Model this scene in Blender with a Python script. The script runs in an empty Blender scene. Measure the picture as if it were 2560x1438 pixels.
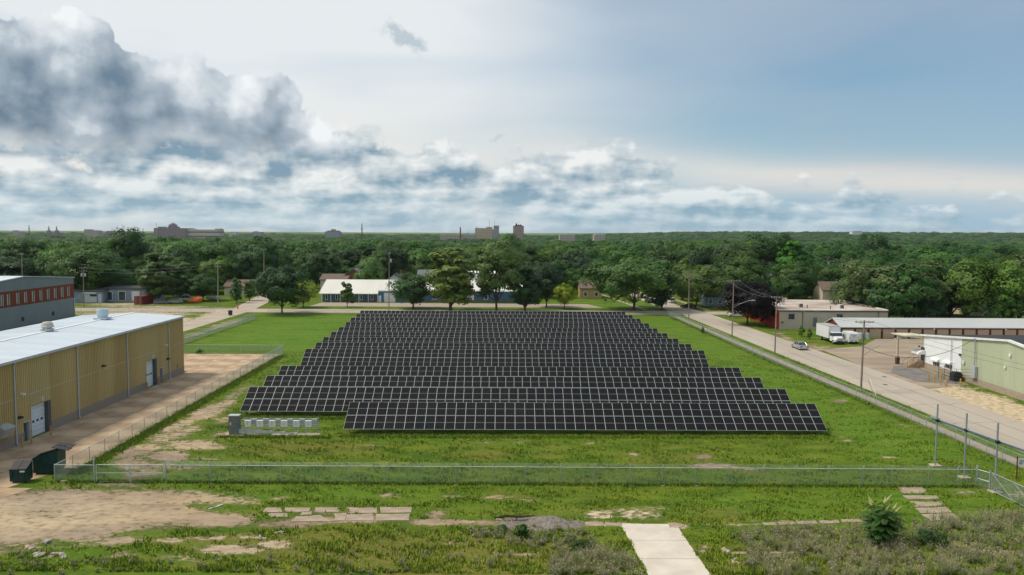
import bpy, bmesh, math, random
import numpy as np
from mathutils import Vector, Matrix

# ------------------------------------------------------------------ camera
SC = bpy.context.scene
COL = SC.collection
F, CX, CY, HC = 2000.0, 1280.0, 719.0, 23.3          # focal (photo px), centre, camera height
PITCH = math.atan((719.0 - 577.0) / F); ROLL = 0.005
_f = Vector((0, math.cos(PITCH), -math.sin(PITCH))); _u0 = Vector((0, math.sin(PITCH), math.cos(PITCH))); _r0 = Vector((1, 0, 0))
_u = _u0 * math.cos(ROLL) - _r0 * math.sin(ROLL); _r = _r0 * math.cos(ROLL) + _u0 * math.sin(ROLL)
CAMP = Vector((0, 0, HC))
cam = bpy.data.cameras.new('camera'); cam.sensor_width = 36.0; cam.lens = 36.0 * F / 2560.0
cam.clip_start = 0.5; cam.clip_end = 30000
camo = bpy.data.objects.new('camera', cam); COL.objects.link(camo)
camo.matrix_world = Matrix(((_r.x, _u.x, -_f.x, 0), (_r.y, _u.y, -_f.y, 0), (_r.z, _u.z, -_f.z, HC), (0, 0, 0, 1)))
SC.camera = camo

def ray(px, py): return _f + _r * ((px - CX) / F) + _u * ((CY - py) / F)
def G(px, py, z=0.0):                                 # photo pixel -> point on the level z
    d = ray(px, py); t = (z - HC) / d.z; return CAMP + d * t
def onX(px, py, X):
    d = ray(px, py); return CAMP + d * (X / d.x)
def onY(px, py, Y):
    d = ray(px, py); return CAMP + d * (Y / d.y)
def proj_np(X, Y, Z):
    dx, dy, dz = X, Y, Z - HC
    c = dx * _f.x + dy * _f.y + dz * _f.z; c = np.where(c < 1, 1, c)
    return CX + F * (dx * _r.x + dy * _r.y + dz * _r.z) / c, CY - F * (dx * _u.x + dy * _u.y + dz * _u.z) / c

# ------------------------------------------------------------------ node helper
class NT:
    def __init__(s, tree): s.t = tree; s.n = tree.nodes; s.l = tree.links
    def node(s, typ, **kw):
        n = s.n.new(typ)
        for k, v in kw.items(): setattr(n, k, v)
        return n
    def put(s, sock, v):
        if isinstance(v, bpy.types.NodeSocket): s.l.new(v, sock)
        elif v is not None:
            if sock.type == 'RGBA' and len(v) == 3: v = (*v, 1)
            sock.default_value = v
    def m(s, op, a, b=None, c=None, clamp=False):
        n = s.node('ShaderNodeMath', operation=op); n.use_clamp = clamp
        s.put(n.inputs[0], a)
        if b is not None: s.put(n.inputs[1], b)
        if c is not None: s.put(n.inputs[2], c)
        return n.outputs[0]
    def add(s, a, b): return s.m('ADD', a, b)
    def sub(s, a, b): return s.m('SUBTRACT', a, b)
    def mul(s, a, b): return s.m('MULTIPLY', a, b)
    def mr(s, v, a, b, c=0.0, d=1.0, smooth=True):
        n = s.node('ShaderNodeMapRange'); n.interpolation_type = 'SMOOTHSTEP' if smooth else 'LINEAR'
        for i, x in enumerate((v, a, b, c, d)): s.put(n.inputs[i], x)
        return n.outputs[0]
    def mix(s, f, a, b, blend='MIX'):
        n = s.node('ShaderNodeMix', data_type='RGBA', blend_type=blend)
        s.put(n.inputs[0], f); s.put(n.inputs[6], a); s.put(n.inputs[7], b); return n.outputs[2]
    def xyz(s, x, y, z):
        n = s.node('ShaderNodeCombineXYZ'); s.put(n.inputs[0], x); s.put(n.inputs[1], y); s.put(n.inputs[2], z); return n.outputs[0]
    def noise(s, vec, scale, detail=4, rough=0.55, dist=0.0, out=0):
        n = s.node('ShaderNodeTexNoise'); s.put(n.inputs['Vector'], vec); n.inputs['Scale'].default_value = scale
        n.inputs['Detail'].default_value = detail; n.inputs['Roughness'].default_value = rough; n.inputs['Distortion'].default_value = dist
        return n.outputs[out]
    def curve(s, v, lo, hi, pts):
        n = s.node('ShaderNodeFloatCurve'); c = n.mapping.curves[0]
        P = [((x - lo) / (hi - lo), y) for x, y in pts]
        c.points[0].location = P[0]; c.points[-1].location = P[-1]
        for p in P[1:-1]: c.points.new(*p)
        n.mapping.update(); s.put(n.inputs[1], s.mr(v, lo, hi, 0, 1, smooth=False)); return n.outputs[0]
    def gauss(s, v, c, w):
        d = s.m('DIVIDE', s.sub(v, c), w); return s.m('EXPONENT', s.mul(s.mul(d, d), -1.0))

# ------------------------------------------------------------------ sky
SUN_AZ, SUN_EL = math.radians(-86), math.radians(56)   # high on the left (az from +Y towards +X)
world = bpy.data.worlds.new('World'); SC.world = world; world.use_nodes = True
w = NT(world.node_tree); w.n.clear()
def azel(px, py):
    d = ray(px, py); return math.atan2(d.x, d.y), d.z / math.hypot(d.x, d.y)
tc = w.node('ShaderNodeTexCoord'); sep = w.node('ShaderNodeSeparateXYZ'); w.l.new(tc.outputs['Generated'], sep.inputs[0])
x, y, z = sep.outputs
AZ = w.m('ARCTAN2', x, y); EL = w.m('DIVIDE', z, w.m('MAXIMUM', w.m('SQRT', w.add(w.mul(x, x), w.mul(y, y))), 0.02))
sky = w.node('ShaderNodeTexSky', sky_type='NISHITA'); sky.sun_disc = False
sky.sun_elevation = SUN_EL; sky.sun_rotation = SUN_AZ; sky.air_density = 1.0; sky.dust_density = 0.6; sky.ozone_density = 1.4
blue = w.mix(1.0, sky.outputs[0], (0.058, 0.083, 0.088), 'MULTIPLY')
blue = w.mix(w.mr(EL, .14, .02), blue, (.26, .45, .57))
# coordinates in which cloud cells grow upwards from the horizon
V = w.m('LOGARITHM', w.add(w.m('MAXIMUM', EL, -.02), 0.12), 2.718)
p0 = w.xyz(w.mul(AZ, 10.0), w.mul(V, 2.9), 0.0)
pst = w.xyz(w.mul(AZ, 3.6), w.mul(V, 4.6), 0.0)
def off(v, o):
    n = w.node('ShaderNodeVectorMath', operation='ADD'); w.l.new(v, n.inputs[0]); n.inputs[1].default_value = o; return n.outputs[0]
def nz(v, sc, det=4, rough=.5, dist=0.0):
    n = w.node('ShaderNodeTexNoise'); n.noise_dimensions = '2D'; w.l.new(v, n.inputs['Vector']); n.inputs['Scale'].default_value = sc
    n.inputs['Detail'].default_value = det; n.inputs['Roughness'].default_value = rough; n.inputs['Distortion'].default_value = dist
    return n.outputs
def bill(v, sc, det=2.0, rough=.42):
    n = w.node('ShaderNodeTexVoronoi'); n.voronoi_dimensions = '2D'; w.l.new(v, n.inputs['Vector']); n.inputs['Scale'].default_value = sc
    n.inputs['Detail'].default_value = det; n.inputs['Roughness'].default_value = rough; n.feature = 'F1'; n.normalize = True
    d = w.m('MULTIPLY', n.outputs['Distance'], 1.55); return w.sub(1.0, w.mul(d, d))
def warp(v, sc, amt, det=2):
    n = nz(v, sc, det)[1]; q = w.node('ShaderNodeVectorMath', operation='MULTIPLY_ADD'); w.l.new(n, q.inputs[0])
    q.inputs[1].default_value = (amt, amt, 0); w.l.new(v, q.inputs[2]); return q.outputs[0]
# high thin veil
lo, hi = -math.pi, math.pi
D = math.radians
vaz = w.curve(AZ, lo, hi, [(-3.1416, .62), (D(-120), .6), (D(-60), .75), (D(-33), .92), (D(-12), .97), (D(-2), .88), (D(4), .72), (D(12), .56), (D(20), .52), (D(26), .46), (D(33), .46), (D(60), .45), (D(120), .6), (3.1416, .62)])
streak = nz(pst, .9, 2, .5, .3)[0]
hi_el = w.mul(w.mr(EL, .18, .5), .35)
top = w.mul(w.mul(w.mr(EL, .17, .30), .30), w.mr(AZ, D(5), D(20)))
veil = w.add(w.add(w.add(vaz, hi_el), top), w.mul(w.sub(streak, .5), .55))
bc = w.add(w.mul(AZ, -0.075), 0.090)
band = w.mul(w.gauss(EL, bc, .026), w.mul(w.mr(AZ, D(-2), D(9)), w.mr(AZ, D(50), D(36))))
veil = w.add(veil, w.mul(band, w.add(.05, w.mul(streak, .75))))
low = w.mul(w.mr(EL, .05, .0), -0.1)
veil = w.m('MAXIMUM', w.m('MINIMUM', w.add(veil, low), 1.0), 0.0)
vcol = w.mix(w.mr(EL, .06, .2), (.70, .695, .66), (.66, .695, .715))
vcol = w.mix(w.mr(AZ, D(-8), D(22)), vcol, w.mix(band, (.32, .40, .49), (.60, .60, .58)))
col = w.mix(veil, blue, vcol)
# broken low cloud streets near the horizon
pw = warp(p0, .9, .5)
b1 = [azel(*p) for p in [(-200, 300), (0, 330), (300, 330), (560, 290), (700, 300), (800, 330), (960, 322), (1010, 365), (1120, 372), (1250, 400), (1380, 368), (1480, 340), (1560, 370), (1680, 405), (1760, 455), (1900, 470), (2050, 490), (2200, 475), (2350, 500), (2560, 520)]]
B1 = w.curve(AZ, lo, hi, [(-3.14, .16), (-2.2, .13), (-1.2, .16)] + [(a, e) for a, e in b1] + [(1.1, .1), (2.2, .15), (3.14, .16)])
n1 = nz(off(p0, (3.1, .4, 0)), 1.5, 7, .60)[0]; n1m = nz(off(p0, (3.04, .52, 0)), 1.5, 6, .60)[0]; n1l = nz(off(p0, (3.1, .4, 0)), 1.5, 3, .5)[0]; n1b = nz(off(p0, (3.02, .66, 0)), 1.5, 3, .5)[0]
q1 = bill(off(pw, (7.7, 1.3, 0)), 1.7, 2.0, .5); q1b = bill(off(pw, (7.62, 1.50, 0)), 1.7, 1.0, .5)
s1 = nz(off(pst, (1.3, .3, 0)), 1.3, 5, .52, .2)[0]; s1b = nz(off(pst, (1.3, .62, 0)), 1.3, 4, .52, .2)[0]
d1 = w.add(w.m('DIVIDE', w.sub(B1, EL), .05), w.add(w.mul(w.sub(n1, .5), 2.8), w.mul(w.sub(q1, .62), .9)))
m1 = w.mr(d1, 0.0, .5)
gap = w.mr(w.add(s1, w.mul(w.mr(EL, .0, .07), .12)), .30, .50)
m1 = w.mul(m1, w.add(.45, w.mul(gap, .55)))
relief1 = w.add(w.mul(w.sub(n1l, n1b), 1.5), w.add(w.mul(w.sub(q1, q1b), .32), w.add(w.mul(w.sub(s1, s1b), 1.5), w.add(w.mul(w.sub(n1, .5), .5), w.mul(w.sub(n1, n1m), 1.1)))))
t1 = w.add(.50, relief1)
c1 = w.mix(w.m('MAXIMUM', w.m('MINIMUM', t1, 1.0), 0.0), (.16, .27, .355), (.72, .74, .73))
c1 = w.mix(w.mul(w.mr(EL, .075, .0), .55), c1, (.34, .49, .57))
col = w.mix(w.mul(m1, .95), col, c1)
# the big cumulus bank
b2 = [azel(*p) for p in [(-300, 30), (0, 60), (130, 60), (270, 110), (330, 180), (480, 200), (600, 225), (700, 228), (750, 262), (785, 320), (840, 390), (930, 470), (1050, 560)]]
B2 = w.curve(AZ, lo, hi, [(-3.14, .05), (-1.6, .06), (-1.0, .22)] + b2 + [(0.0, .0), (3.14, .05)])
e2 = [azel(*p) for p in [(-300, 370), (0, 362), (200, 388), (330, 392), (460, 372), (560, 395), (680, 400), (790, 385)]]
E2 = w.curve(AZ, lo, hi, [(-3.14, .1), (-1.0, .1)] + e2 + [(.1, .1), (3.14, .1)])
pv = warp(off(p0, (4.4, 0, 0)), .8, .45, 3)
n2 = nz(off(p0, (.6, .2, 0)), 1.0, 8, .60)[0]; n2m = nz(off(p0, (.52, .33, 0)), 1.0, 6, .60)[0]; n2l = nz(off(p0, (.6, .2, 0)), 1.0, 3, .45)[0]; n2b = nz(off(p0, (.38, .50, 0)), 1.0, 3, .45)[0]
q2 = bill(off(pv, (1.7, 4.1, 0)), 1.0, 3.0, .5); q2l = bill(off(pv, (1.7, 4.1, 0)), 1.0, 1.0, .5); q2b = bill(off(pv, (1.56, 4.32, 0)), 1.0, 1.0, .5)
d2 = w.add(w.m('DIVIDE', w.sub(B2, EL), .045), w.add(w.mul(w.sub(n2, .5), 2.4), w.mul(w.sub(q2, .6), 1.8)))
base = w.add(w.m('DIVIDE', w.sub(EL, E2), .018), w.add(w.mul(w.sub(n2, .5), 3.2), w.mul(w.sub(q1, .6), .5)))
m2 = w.mul(w.mr(d2, 0.0, .15), w.mr(base, -.8, 1.8))
tt = w.m('DIVIDE', w.sub(EL, E2), w.m('MAXIMUM', w.sub(B2, E2), .03))
relief2 = w.add(w.mul(w.sub(n2l, n2b), 1.5), w.add(w.mul(w.sub(q2l, q2b), .75), w.add(w.mul(w.sub(n2, .5), .7), w.mul(w.sub(n2, n2m), .9))))
edge = w.mul(w.mr(d2, 2.0, .1), .10)
big = nz(off(p0, (.3, 0, 0)), .45, 2, .5)[0]
t2 = w.add(w.add(w.add(w.mr(tt, -.05, .95, .02, .44), w.mul(w.sub(big, .5), .9)), relief2), w.add(edge, w.mul(w.mr(AZ, D(-26), D(-12)), .16)))
t2 = w.mr(t2, -.20, 1.12, 0.0, 1.0, smooth=False)
c2 = w.mix(w.mr(t2, 0, .55, smooth=False), (.13, .195, .26), (.40, .46, .515)); c2 = w.mix(w.mr(t2, .48, .95, smooth=False), c2, (.74, .77, .785))
col = w.mix(m2, col, c2)
# small loose shreds
fine = w.mul(w.sub(nz(w.xyz(w.mul(AZ, 34.0), w.mul(EL, 40.0), 0.0), 1.7, 6, .65)[0], .5), 2.2)
def shred(px, py, sx, sy, tilt, amt):
    a, e = azel(px, py); da = w.sub(AZ, a); de = w.add(w.sub(EL, e), w.mul(da, tilt))
    da = w.m('DIVIDE', da, sx); de = w.m('DIVIDE', de, sy)
    g = w.m('EXPONENT', w.mul(w.add(w.mul(da, da), w.mul(de, de)), -1.0))
    return w.mul(w.mr(w.add(g, fine), .30, 1.15), w.mul(g, amt))
sh = shred(1012, 95, .036, .016, .45, 1.1)
for a in [(1240, 346, .012, .006, -.4, .7), (1860, 488, .03, .004, .0, .5)]: sh = w.m('MAXIMUM', sh, shred(*a))
col = w.mix(w.m('MINIMUM', sh, .75), col, (.36, .44, .50))
# below the horizon the world is ground haze
col = w.mix(w.mr(EL, -.02, -.002), (.10, .13, .12), col)
bg = w.node('ShaderNodeBackground'); w.l.new(col, bg.inputs[0]); bg.inputs[1].default_value = 0.74
wo = w.node('ShaderNodeOutputWorld'); w.l.new(bg.outputs[0], wo.inputs[0])
world.cycles.sampling_method = 'MANUAL'; world.cycles.sample_map_resolution = 512

# ------------------------------------------------------------------ sun, exposure
sl = bpy.data.lights.new('sun', 'SUN'); sl.energy = 1.9; sl.angle = math.radians(12); sl.color = (1.0, .93, .80)
so = bpy.data.objects.new('sun', sl); COL.objects.link(so)
_sd = Vector((math.sin(SUN_AZ) * math.cos(SUN_EL), math.cos(SUN_AZ) * math.cos(SUN_EL), math.sin(SUN_EL)))
so.rotation_euler = _sd.to_track_quat('Z', 'Y').to_euler(); so.location = (0, -60, 120)
vs = SC.view_settings; vs.view_transform = 'Standard'; vs.look = 'None'; vs.exposure = 0.70; vs.gamma = 1.0; vs.use_curve_mapping = False
SC.cycles.max_bounces = 6; SC.cycles.diffuse_bounces = 3; SC.cycles.glossy_bounces = 3; SC.cycles.transmission_bounces = 4
SC.cycles.volume_bounces = 0; SC.cycles.transparent_max_bounces = 8; SC.cycles.caustics_reflective = False; SC.cycles.caustics_refractive = False

# ------------------------------------------------------------------ mesh helpers
class MB:
    """collects shapes for ONE mesh object"""
    def __init__(s): s.v = []; s.f = []; s.mi = []
    def face(s, pts, m=0):
        i = len(s.v); s.v += [tuple(p) for p in pts]; s.f.append(tuple(range(i, i + len(pts)))); s.mi.append(m)
    def box(s, c, d, m=0, rz=0.0):
        cx, cy, cz = c; a, b, h = d[0] / 2, d[1] / 2, d[2] / 2; co, si = math.cos(rz), math.sin(rz); i = len(s.v)
        for dz in (-h, h):
            for dx, dy in ((-a, -b), (a, -b), (a, b), (-a, b)): s.v.append((cx + dx * co - dy * si, cy + dx * si + dy * co, cz + dz))
        for q in ((0, 3, 2, 1), (4, 5, 6, 7), (0, 1, 5, 4), (1, 2, 6, 5), (2, 3, 7, 6), (3, 0, 4, 7)): s.f.append(tuple(i + k for k in q)); s.mi.append(m)
    def box2(s, p, q, m=0): s.box([(p[k] + q[k]) / 2 for k in range(3)], [abs(q[k] - p[k]) for k in range(3)], m)
    def prism(s, poly, z0, z1, m=0, mtop=None):
        i = len(s.v); n = len(poly)
        a = sum(poly[k][0] * poly[(k + 1) % n][1] - poly[(k + 1) % n][0] * poly[k][1] for k in range(n))
        if a < 0: poly = poly[::-1]
        for zz in (z0, z1): s.v += [(p[0], p[1], zz) for p in poly]
        s.f.append(tuple(i + k for k in range(n))[::-1]); s.mi.append(m)
        s.f.append(tuple(i + n + k for k in range(n))); s.mi.append(m if mtop is None else mtop)
        for k in range(n): s.f.append((i + k, i + (k + 1) % n, i + n + (k + 1) % n, i + n + k)); s.mi.append(m)
    def tube(s, pts, rad, n=6, m=0, cap=True):
        pts = [Vector(p) for p in pts]; R = rad if isinstance(rad, (list, tuple)) else [rad] * len(pts); base = len(s.v); up = None
        for k, p in enumerate(pts):
            d = (pts[min(k + 1, len(pts) - 1)] - pts[max(k - 1, 0)]).normalized()
            if up is None: up = Vector((0, 0, 1)) if abs(d.z) < .9 else Vector((1, 0, 0))
            a = d.cross(up).normalized(); b = a.cross(d).normalized(); up = b
            for j in range(n):
                t = 2 * math.pi * j / n; s.v.append(tuple(p + (a * math.cos(t) + b * math.sin(t)) * R[k]))
        for k in range(len(pts) - 1):
            for j in range(n):
                j2 = (j + 1) % n; s.f.append((base + k * n + j, base + k * n + j2, base + (k + 1) * n + j2, base + (k + 1) * n + j)); s.mi.append(m)
        if cap:
            s.f.append(tuple(base + j for j in range(n))); s.mi.append(m)
            e = base + (len(pts) - 1) * n; s.f.append(tuple(e + j for j in range(n))[::-1]); s.mi.append(m)
    def lathe(s, prof, c=(0, 0, 0), n=12, m=0):
        i = len(s.v)
        for r, zz in prof:
            for j in range(n): t = 2 * math.pi * j / n; s.v.append((c[0] + r * math.cos(t), c[1] + r * math.sin(t), c[2] + zz))
        for k in range(len(prof) - 1):
            for j in range(n): s.f.append((i + k * n + j, i + k * n + (j + 1) % n, i + (k + 1) * n + (j + 1) % n, i + (k + 1) * n + j)); s.mi.append(m)
        s.f.append(tuple(i + j for j in range(n))[::-1]); s.mi.append(m); e = i + (len(prof) - 1) * n; s.f.append(tuple(e + j for j in range(n))); s.mi.append(m)
    def mesh(s, name, mats, smooth=False, org=(0, 0, 0)):
        me = bpy.data.meshes.new(name); o = org
        me.from_pydata([(p[0] - o[0], p[1] - o[1], p[2] - o[2]) for p in s.v] if any(o) else s.v, [], s.f)
        for mt in mats: me.materials.append(mt)
        if len(mats) > 1: me.polygons.foreach_set('material_index', s.mi)
        if smooth: me.polygons.foreach_set('use_smooth', [True] * len(me.polygons))
        me.update(); return me
    def build(s, name, mats, parent=None, smooth=False, org=None, rot=None):
        if not isinstance(mats, (list, tuple)): mats = [mats]
        if org is None: org = tuple(parent.location) if parent is not None and parent.get('_w') else (0, 0, 0)
        o = bpy.data.objects.new(name, s.mesh(name, mats, smooth, org)); COL.objects.link(o)
        if parent is not None: o.parent = parent
        if rot: o.rotation_euler = rot
        return o

def npmesh(name, V, faces, mats, smooth=False, mi=None):
    me = bpy.data.meshes.new(name); V = np.asarray(V, np.float32); Fq = np.asarray(faces, np.int32); k = Fq.shape[1]
    me.vertices.add(len(V)); me.vertices.foreach_set('co', V.ravel()); me.loops.add(Fq.size); me.loops.foreach_set('vertex_index', Fq.ravel())
    me.polygons.add(len(Fq)); me.polygons.foreach_set('loop_start', np.arange(0, Fq.size, k, dtype=np.int32)); me.polygons.foreach_set('loop_total', np.full(len(Fq), k, np.int32))
    for mt in (mats if isinstance(mats, (list, tuple)) else [mats]): me.materials.append(mt)
    if mi is not None: me.polygons.foreach_set('material_index', np.asarray(mi, np.int32))
    if smooth: me.polygons.foreach_set('use_smooth', np.ones(len(Fq), bool))
    me.update(calc_edges=True); me.validate(); return me

def tag(o, label=None, cat=None, group=None, kind=None):
    if label: o['label'] = label
    if cat: o['category'] = cat
    if group: o['group'] = group
    if kind: o['kind'] = kind
    return o
def thing(name, label, cat, loc=(0, 0, 0), rz=0.0, group=None, world=False):
    """an Empty at the base of a thing; world=True: its parts are given in world coordinates"""
    o = bpy.data.objects.new(name, None); o.empty_display_size = .3; COL.objects.link(o); o.location = loc; o.rotation_euler = (0, 0, rz)
    if world: o['_w'] = 1
    return tag(o, label, cat, group)
def place(name, me, parent=None, loc=(0, 0, 0), rot=(0, 0, 0), scale=(1, 1, 1)):
    o = bpy.data.objects.new(name, me); COL.objects.link(o); o.location = loc; o.rotation_euler = rot; o.scale = scale
    if parent is not None: o.parent = parent
    return o
def dup(root, loc, rz=0.0, label=None, group=None, scale=None):
    r = root.copy(); COL.objects.link(r); r.location = loc; r.rotation_euler = (0, 0, rz)
    if scale: r.scale = scale
    if label: r['label'] = label
    if group: r['group'] = group
    for ch in list(root.children):
        c = ch.copy(); COL.objects.link(c); c.parent = r
        for g in list(ch.children):
            d = g.copy(); COL.objects.link(d); d.parent = c
    return r

# ------------------------------------------------------------------ materials
def mat(name, c, rough=.7, metal=0.0, var=.12, scale=1.2, c2=None, streak=None, bump=0.0, bscale=20, spec=.3, coat=0.0, fine=0.0):
    """principled base with blotchy variation; c2 = second colour of the blotches; streak = (sx,sy,sz) stretch"""
    M = bpy.data.materials.new(name); M.use_nodes = True; t = NT(M.node_tree); b = t.n['Principled BSDF']
    b.inputs['Roughness'].default_value = rough; b.inputs['Metallic'].default_value = metal; b.inputs['Specular IOR Level'].default_value = spec
    if coat: b.inputs['Coat Weight'].default_value = coat; b.inputs['Coat Roughness'].default_value = .08
    g = t.node('ShaderNodeTexCoord').outputs['Object']
    if streak:
        q = t.node('ShaderNodeVectorMath', operation='MULTIPLY'); t.l.new(g, q.inputs[0]); q.inputs[1].default_value = streak; g2 = q.outputs[0]
    else: g2 = g
    n = t.noise(g2, scale, 5, .6)
    k = t.mr(n, .3, .7)
    a = [max(0, x * (1 - var)) for x in c]; d = c2 if c2 else [min(1, x * (1 + var)) for x in c]
    colr = t.mix(k, a, d)
    if fine:
        fn = t.noise(g, bscale, 3, .6); colr = t.mix(fine, colr, t.mix(t.mr(fn, .3, .7), (0, 0, 0), [min(1, x * 2) for x in c]))
    t.l.new(colr, b.inputs['Base Color'])
    if bump:
        bn = t.node('ShaderNodeBump'); bn.inputs['Strength'].default_value = bump; bn.inputs['Distance'].default_value = .05
        t.l.new(t.noise(g, bscale, 4, .6), bn.inputs['Height']); t.l.new(bn.outputs[0], b.inputs['Normal'])
    return M
def glass_mat(name, c=(.03, .04, .05), rough=.08):
    M = bpy.data.materials.new(name); M.use_nodes = True; t = NT(M.node_tree); b = t.n['Principled BSDF']
    n = t.noise(t.node('ShaderNodeTexCoord').outputs['Object'], .8, 2); t.l.new(t.mix(n, c, [x * 1.6 for x in c]), b.inputs['Base Color'])
    b.inputs['Roughness'].default_value = rough; b.inputs['Specular IOR Level'].default_value = .5; return M
galv = mat('galvanised steel', (.46, .49, .50), .45, .55, .18, 3.0)
galv_w = mat('bright galvanised rail', (.62, .66, .68), .45, .3, .15, 2.0)
wood_pole = mat('weathered pole wood', (.25, .20, .16), .9, 0, .3, 1.0, streak=(8, 8, .6))
dkmetal = mat('dark metal', (.045, .048, .05), .5, .4, .2)
yellow = mat('yellow bollard paint', (.56, .36, .05), .55, 0, .2, 4.0, c2=(.5, .27, .05))
white_p = mat('white paint', (.72, .73, .72), .5, 0, .08)
glassd = glass_mat('dark window glass')
rubber = mat('tyre rubber', (.018, .018, .018), .85, 0, .3)
concrete_m = mat('old concrete', (.42, .36, .29), .9, 0, .18, .35, bump=.3, bscale=9, fine=.12)
foot_m = mat('footing concrete', (.46, .38, .27), .9, 0, .15, 2)

# ------------------------------------------------------------------ ground sheet with surface zones
def axis(segs):
    out = [segs[0][0]]
    for a, b, st in segs:
        n = max(1, int(round((b - a) / st))); out += list(np.linspace(a, b, n + 1)[1:])
    return np.array(out)
gx = axis([(-7000, -1500, 700), (-1500, -300, 100), (-300, -100, 20), (-100, -62, 2), (-62, 66, .5), (66, 140, 2), (140, 300, 20), (300, 1500, 80), (1500, 7000, 700)])
gy = axis([(-7000, -300, 1000), (-300, 40, 40), (40, 50, 2), (50, 112, .4), (112, 150, .8), (150, 260, 1.5), (260, 500, 12), (500, 1600, 60), (1600, 3000, 100), (3000, 8000, 500)])
GXm, GYm = np.meshgrid(gx, gy)
X = GXm.ravel(); Y = GYm.ravel()
def hill(X, Y):
    """the shallow valley beyond the suburb and the low wooded rise on the right-hand horizon"""
    r = np.clip((Y - 1300) / 1500, 0, 1); s = np.clip((X / np.maximum(Y, 1) - .02) / .25, 0, 1)
    r = r * r * (3 - 2 * r); s = s * s * (3 - 2 * s)
    l = np.clip((Y - 3200) / 2500, 0, 1); v = np.clip((Y - 480) / 700, 0, 1); v = v * v * (3 - 2 * v)
    return r * s * 17 + l * 5 - v * 5.0
Z = hill(X, Y)
px, py = proj_np(X, Y, np.zeros_like(X)); vis = Y > 45
def blob(cx, cy, rx, ry, v=1.0, tilt=0.0):
    a = (px - cx) / rx; b = (py - cy - tilt * (px - cx)) / ry
    return np.where(vis, np.clip(1.5 - np.sqrt(a * a + b * b), 0, 1) * v, 0)
def poly_w(poly, soft):
    P = np.array(poly, float); ins = np.zeros(len(px), bool); dm = np.full(len(px), 1e9)
    for k in range(len(P)):
        (x1, y1), (x2, y2) = P[k], P[(k + 1) % len(P)]
        c = ((y1 > py) != (y2 > py)); ins ^= c & (px < (x2 - x1) * (py - y1) / ((y2 - y1) if y2 != y1 else 1e-9) + x1)
        ex, ey = x2 - x1, (y2 - y1) * 2.2
        qx, qy = px - x1, (py - y1) * 2.2
        t = np.clip((qx * ex + qy * ey) / (ex * ex + ey * ey + 1e-9), 0, 1); dm = np.minimum(dm, np.hypot(qx - t * ex, qy - t * ey))
    return np.where(vis, np.clip(.5 + np.where(ins, dm, -dm) / (2 * soft), 0, 1), 0)
dirt = np.zeros(len(X))
def up(wt): 
    global dirt
    dirt = np.maximum(dirt, wt)
up(poly_w([(-400, 1228), (90, 1222), (240, 1224), (420, 1222), (560, 1236), (650, 1246), (640, 1262), (480, 1262), (520, 1276), (640, 1290), (640, 1318), (420, 1322), (300, 1334), (260, 1352), (120, 1358), (0, 1372), (-400, 1400)], 42))
up(poly_w([(-400, 1370), (60, 1362), (300, 1352), (300, 1362), (40, 1385), (-400, 1430)], 14) * .62)
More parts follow.
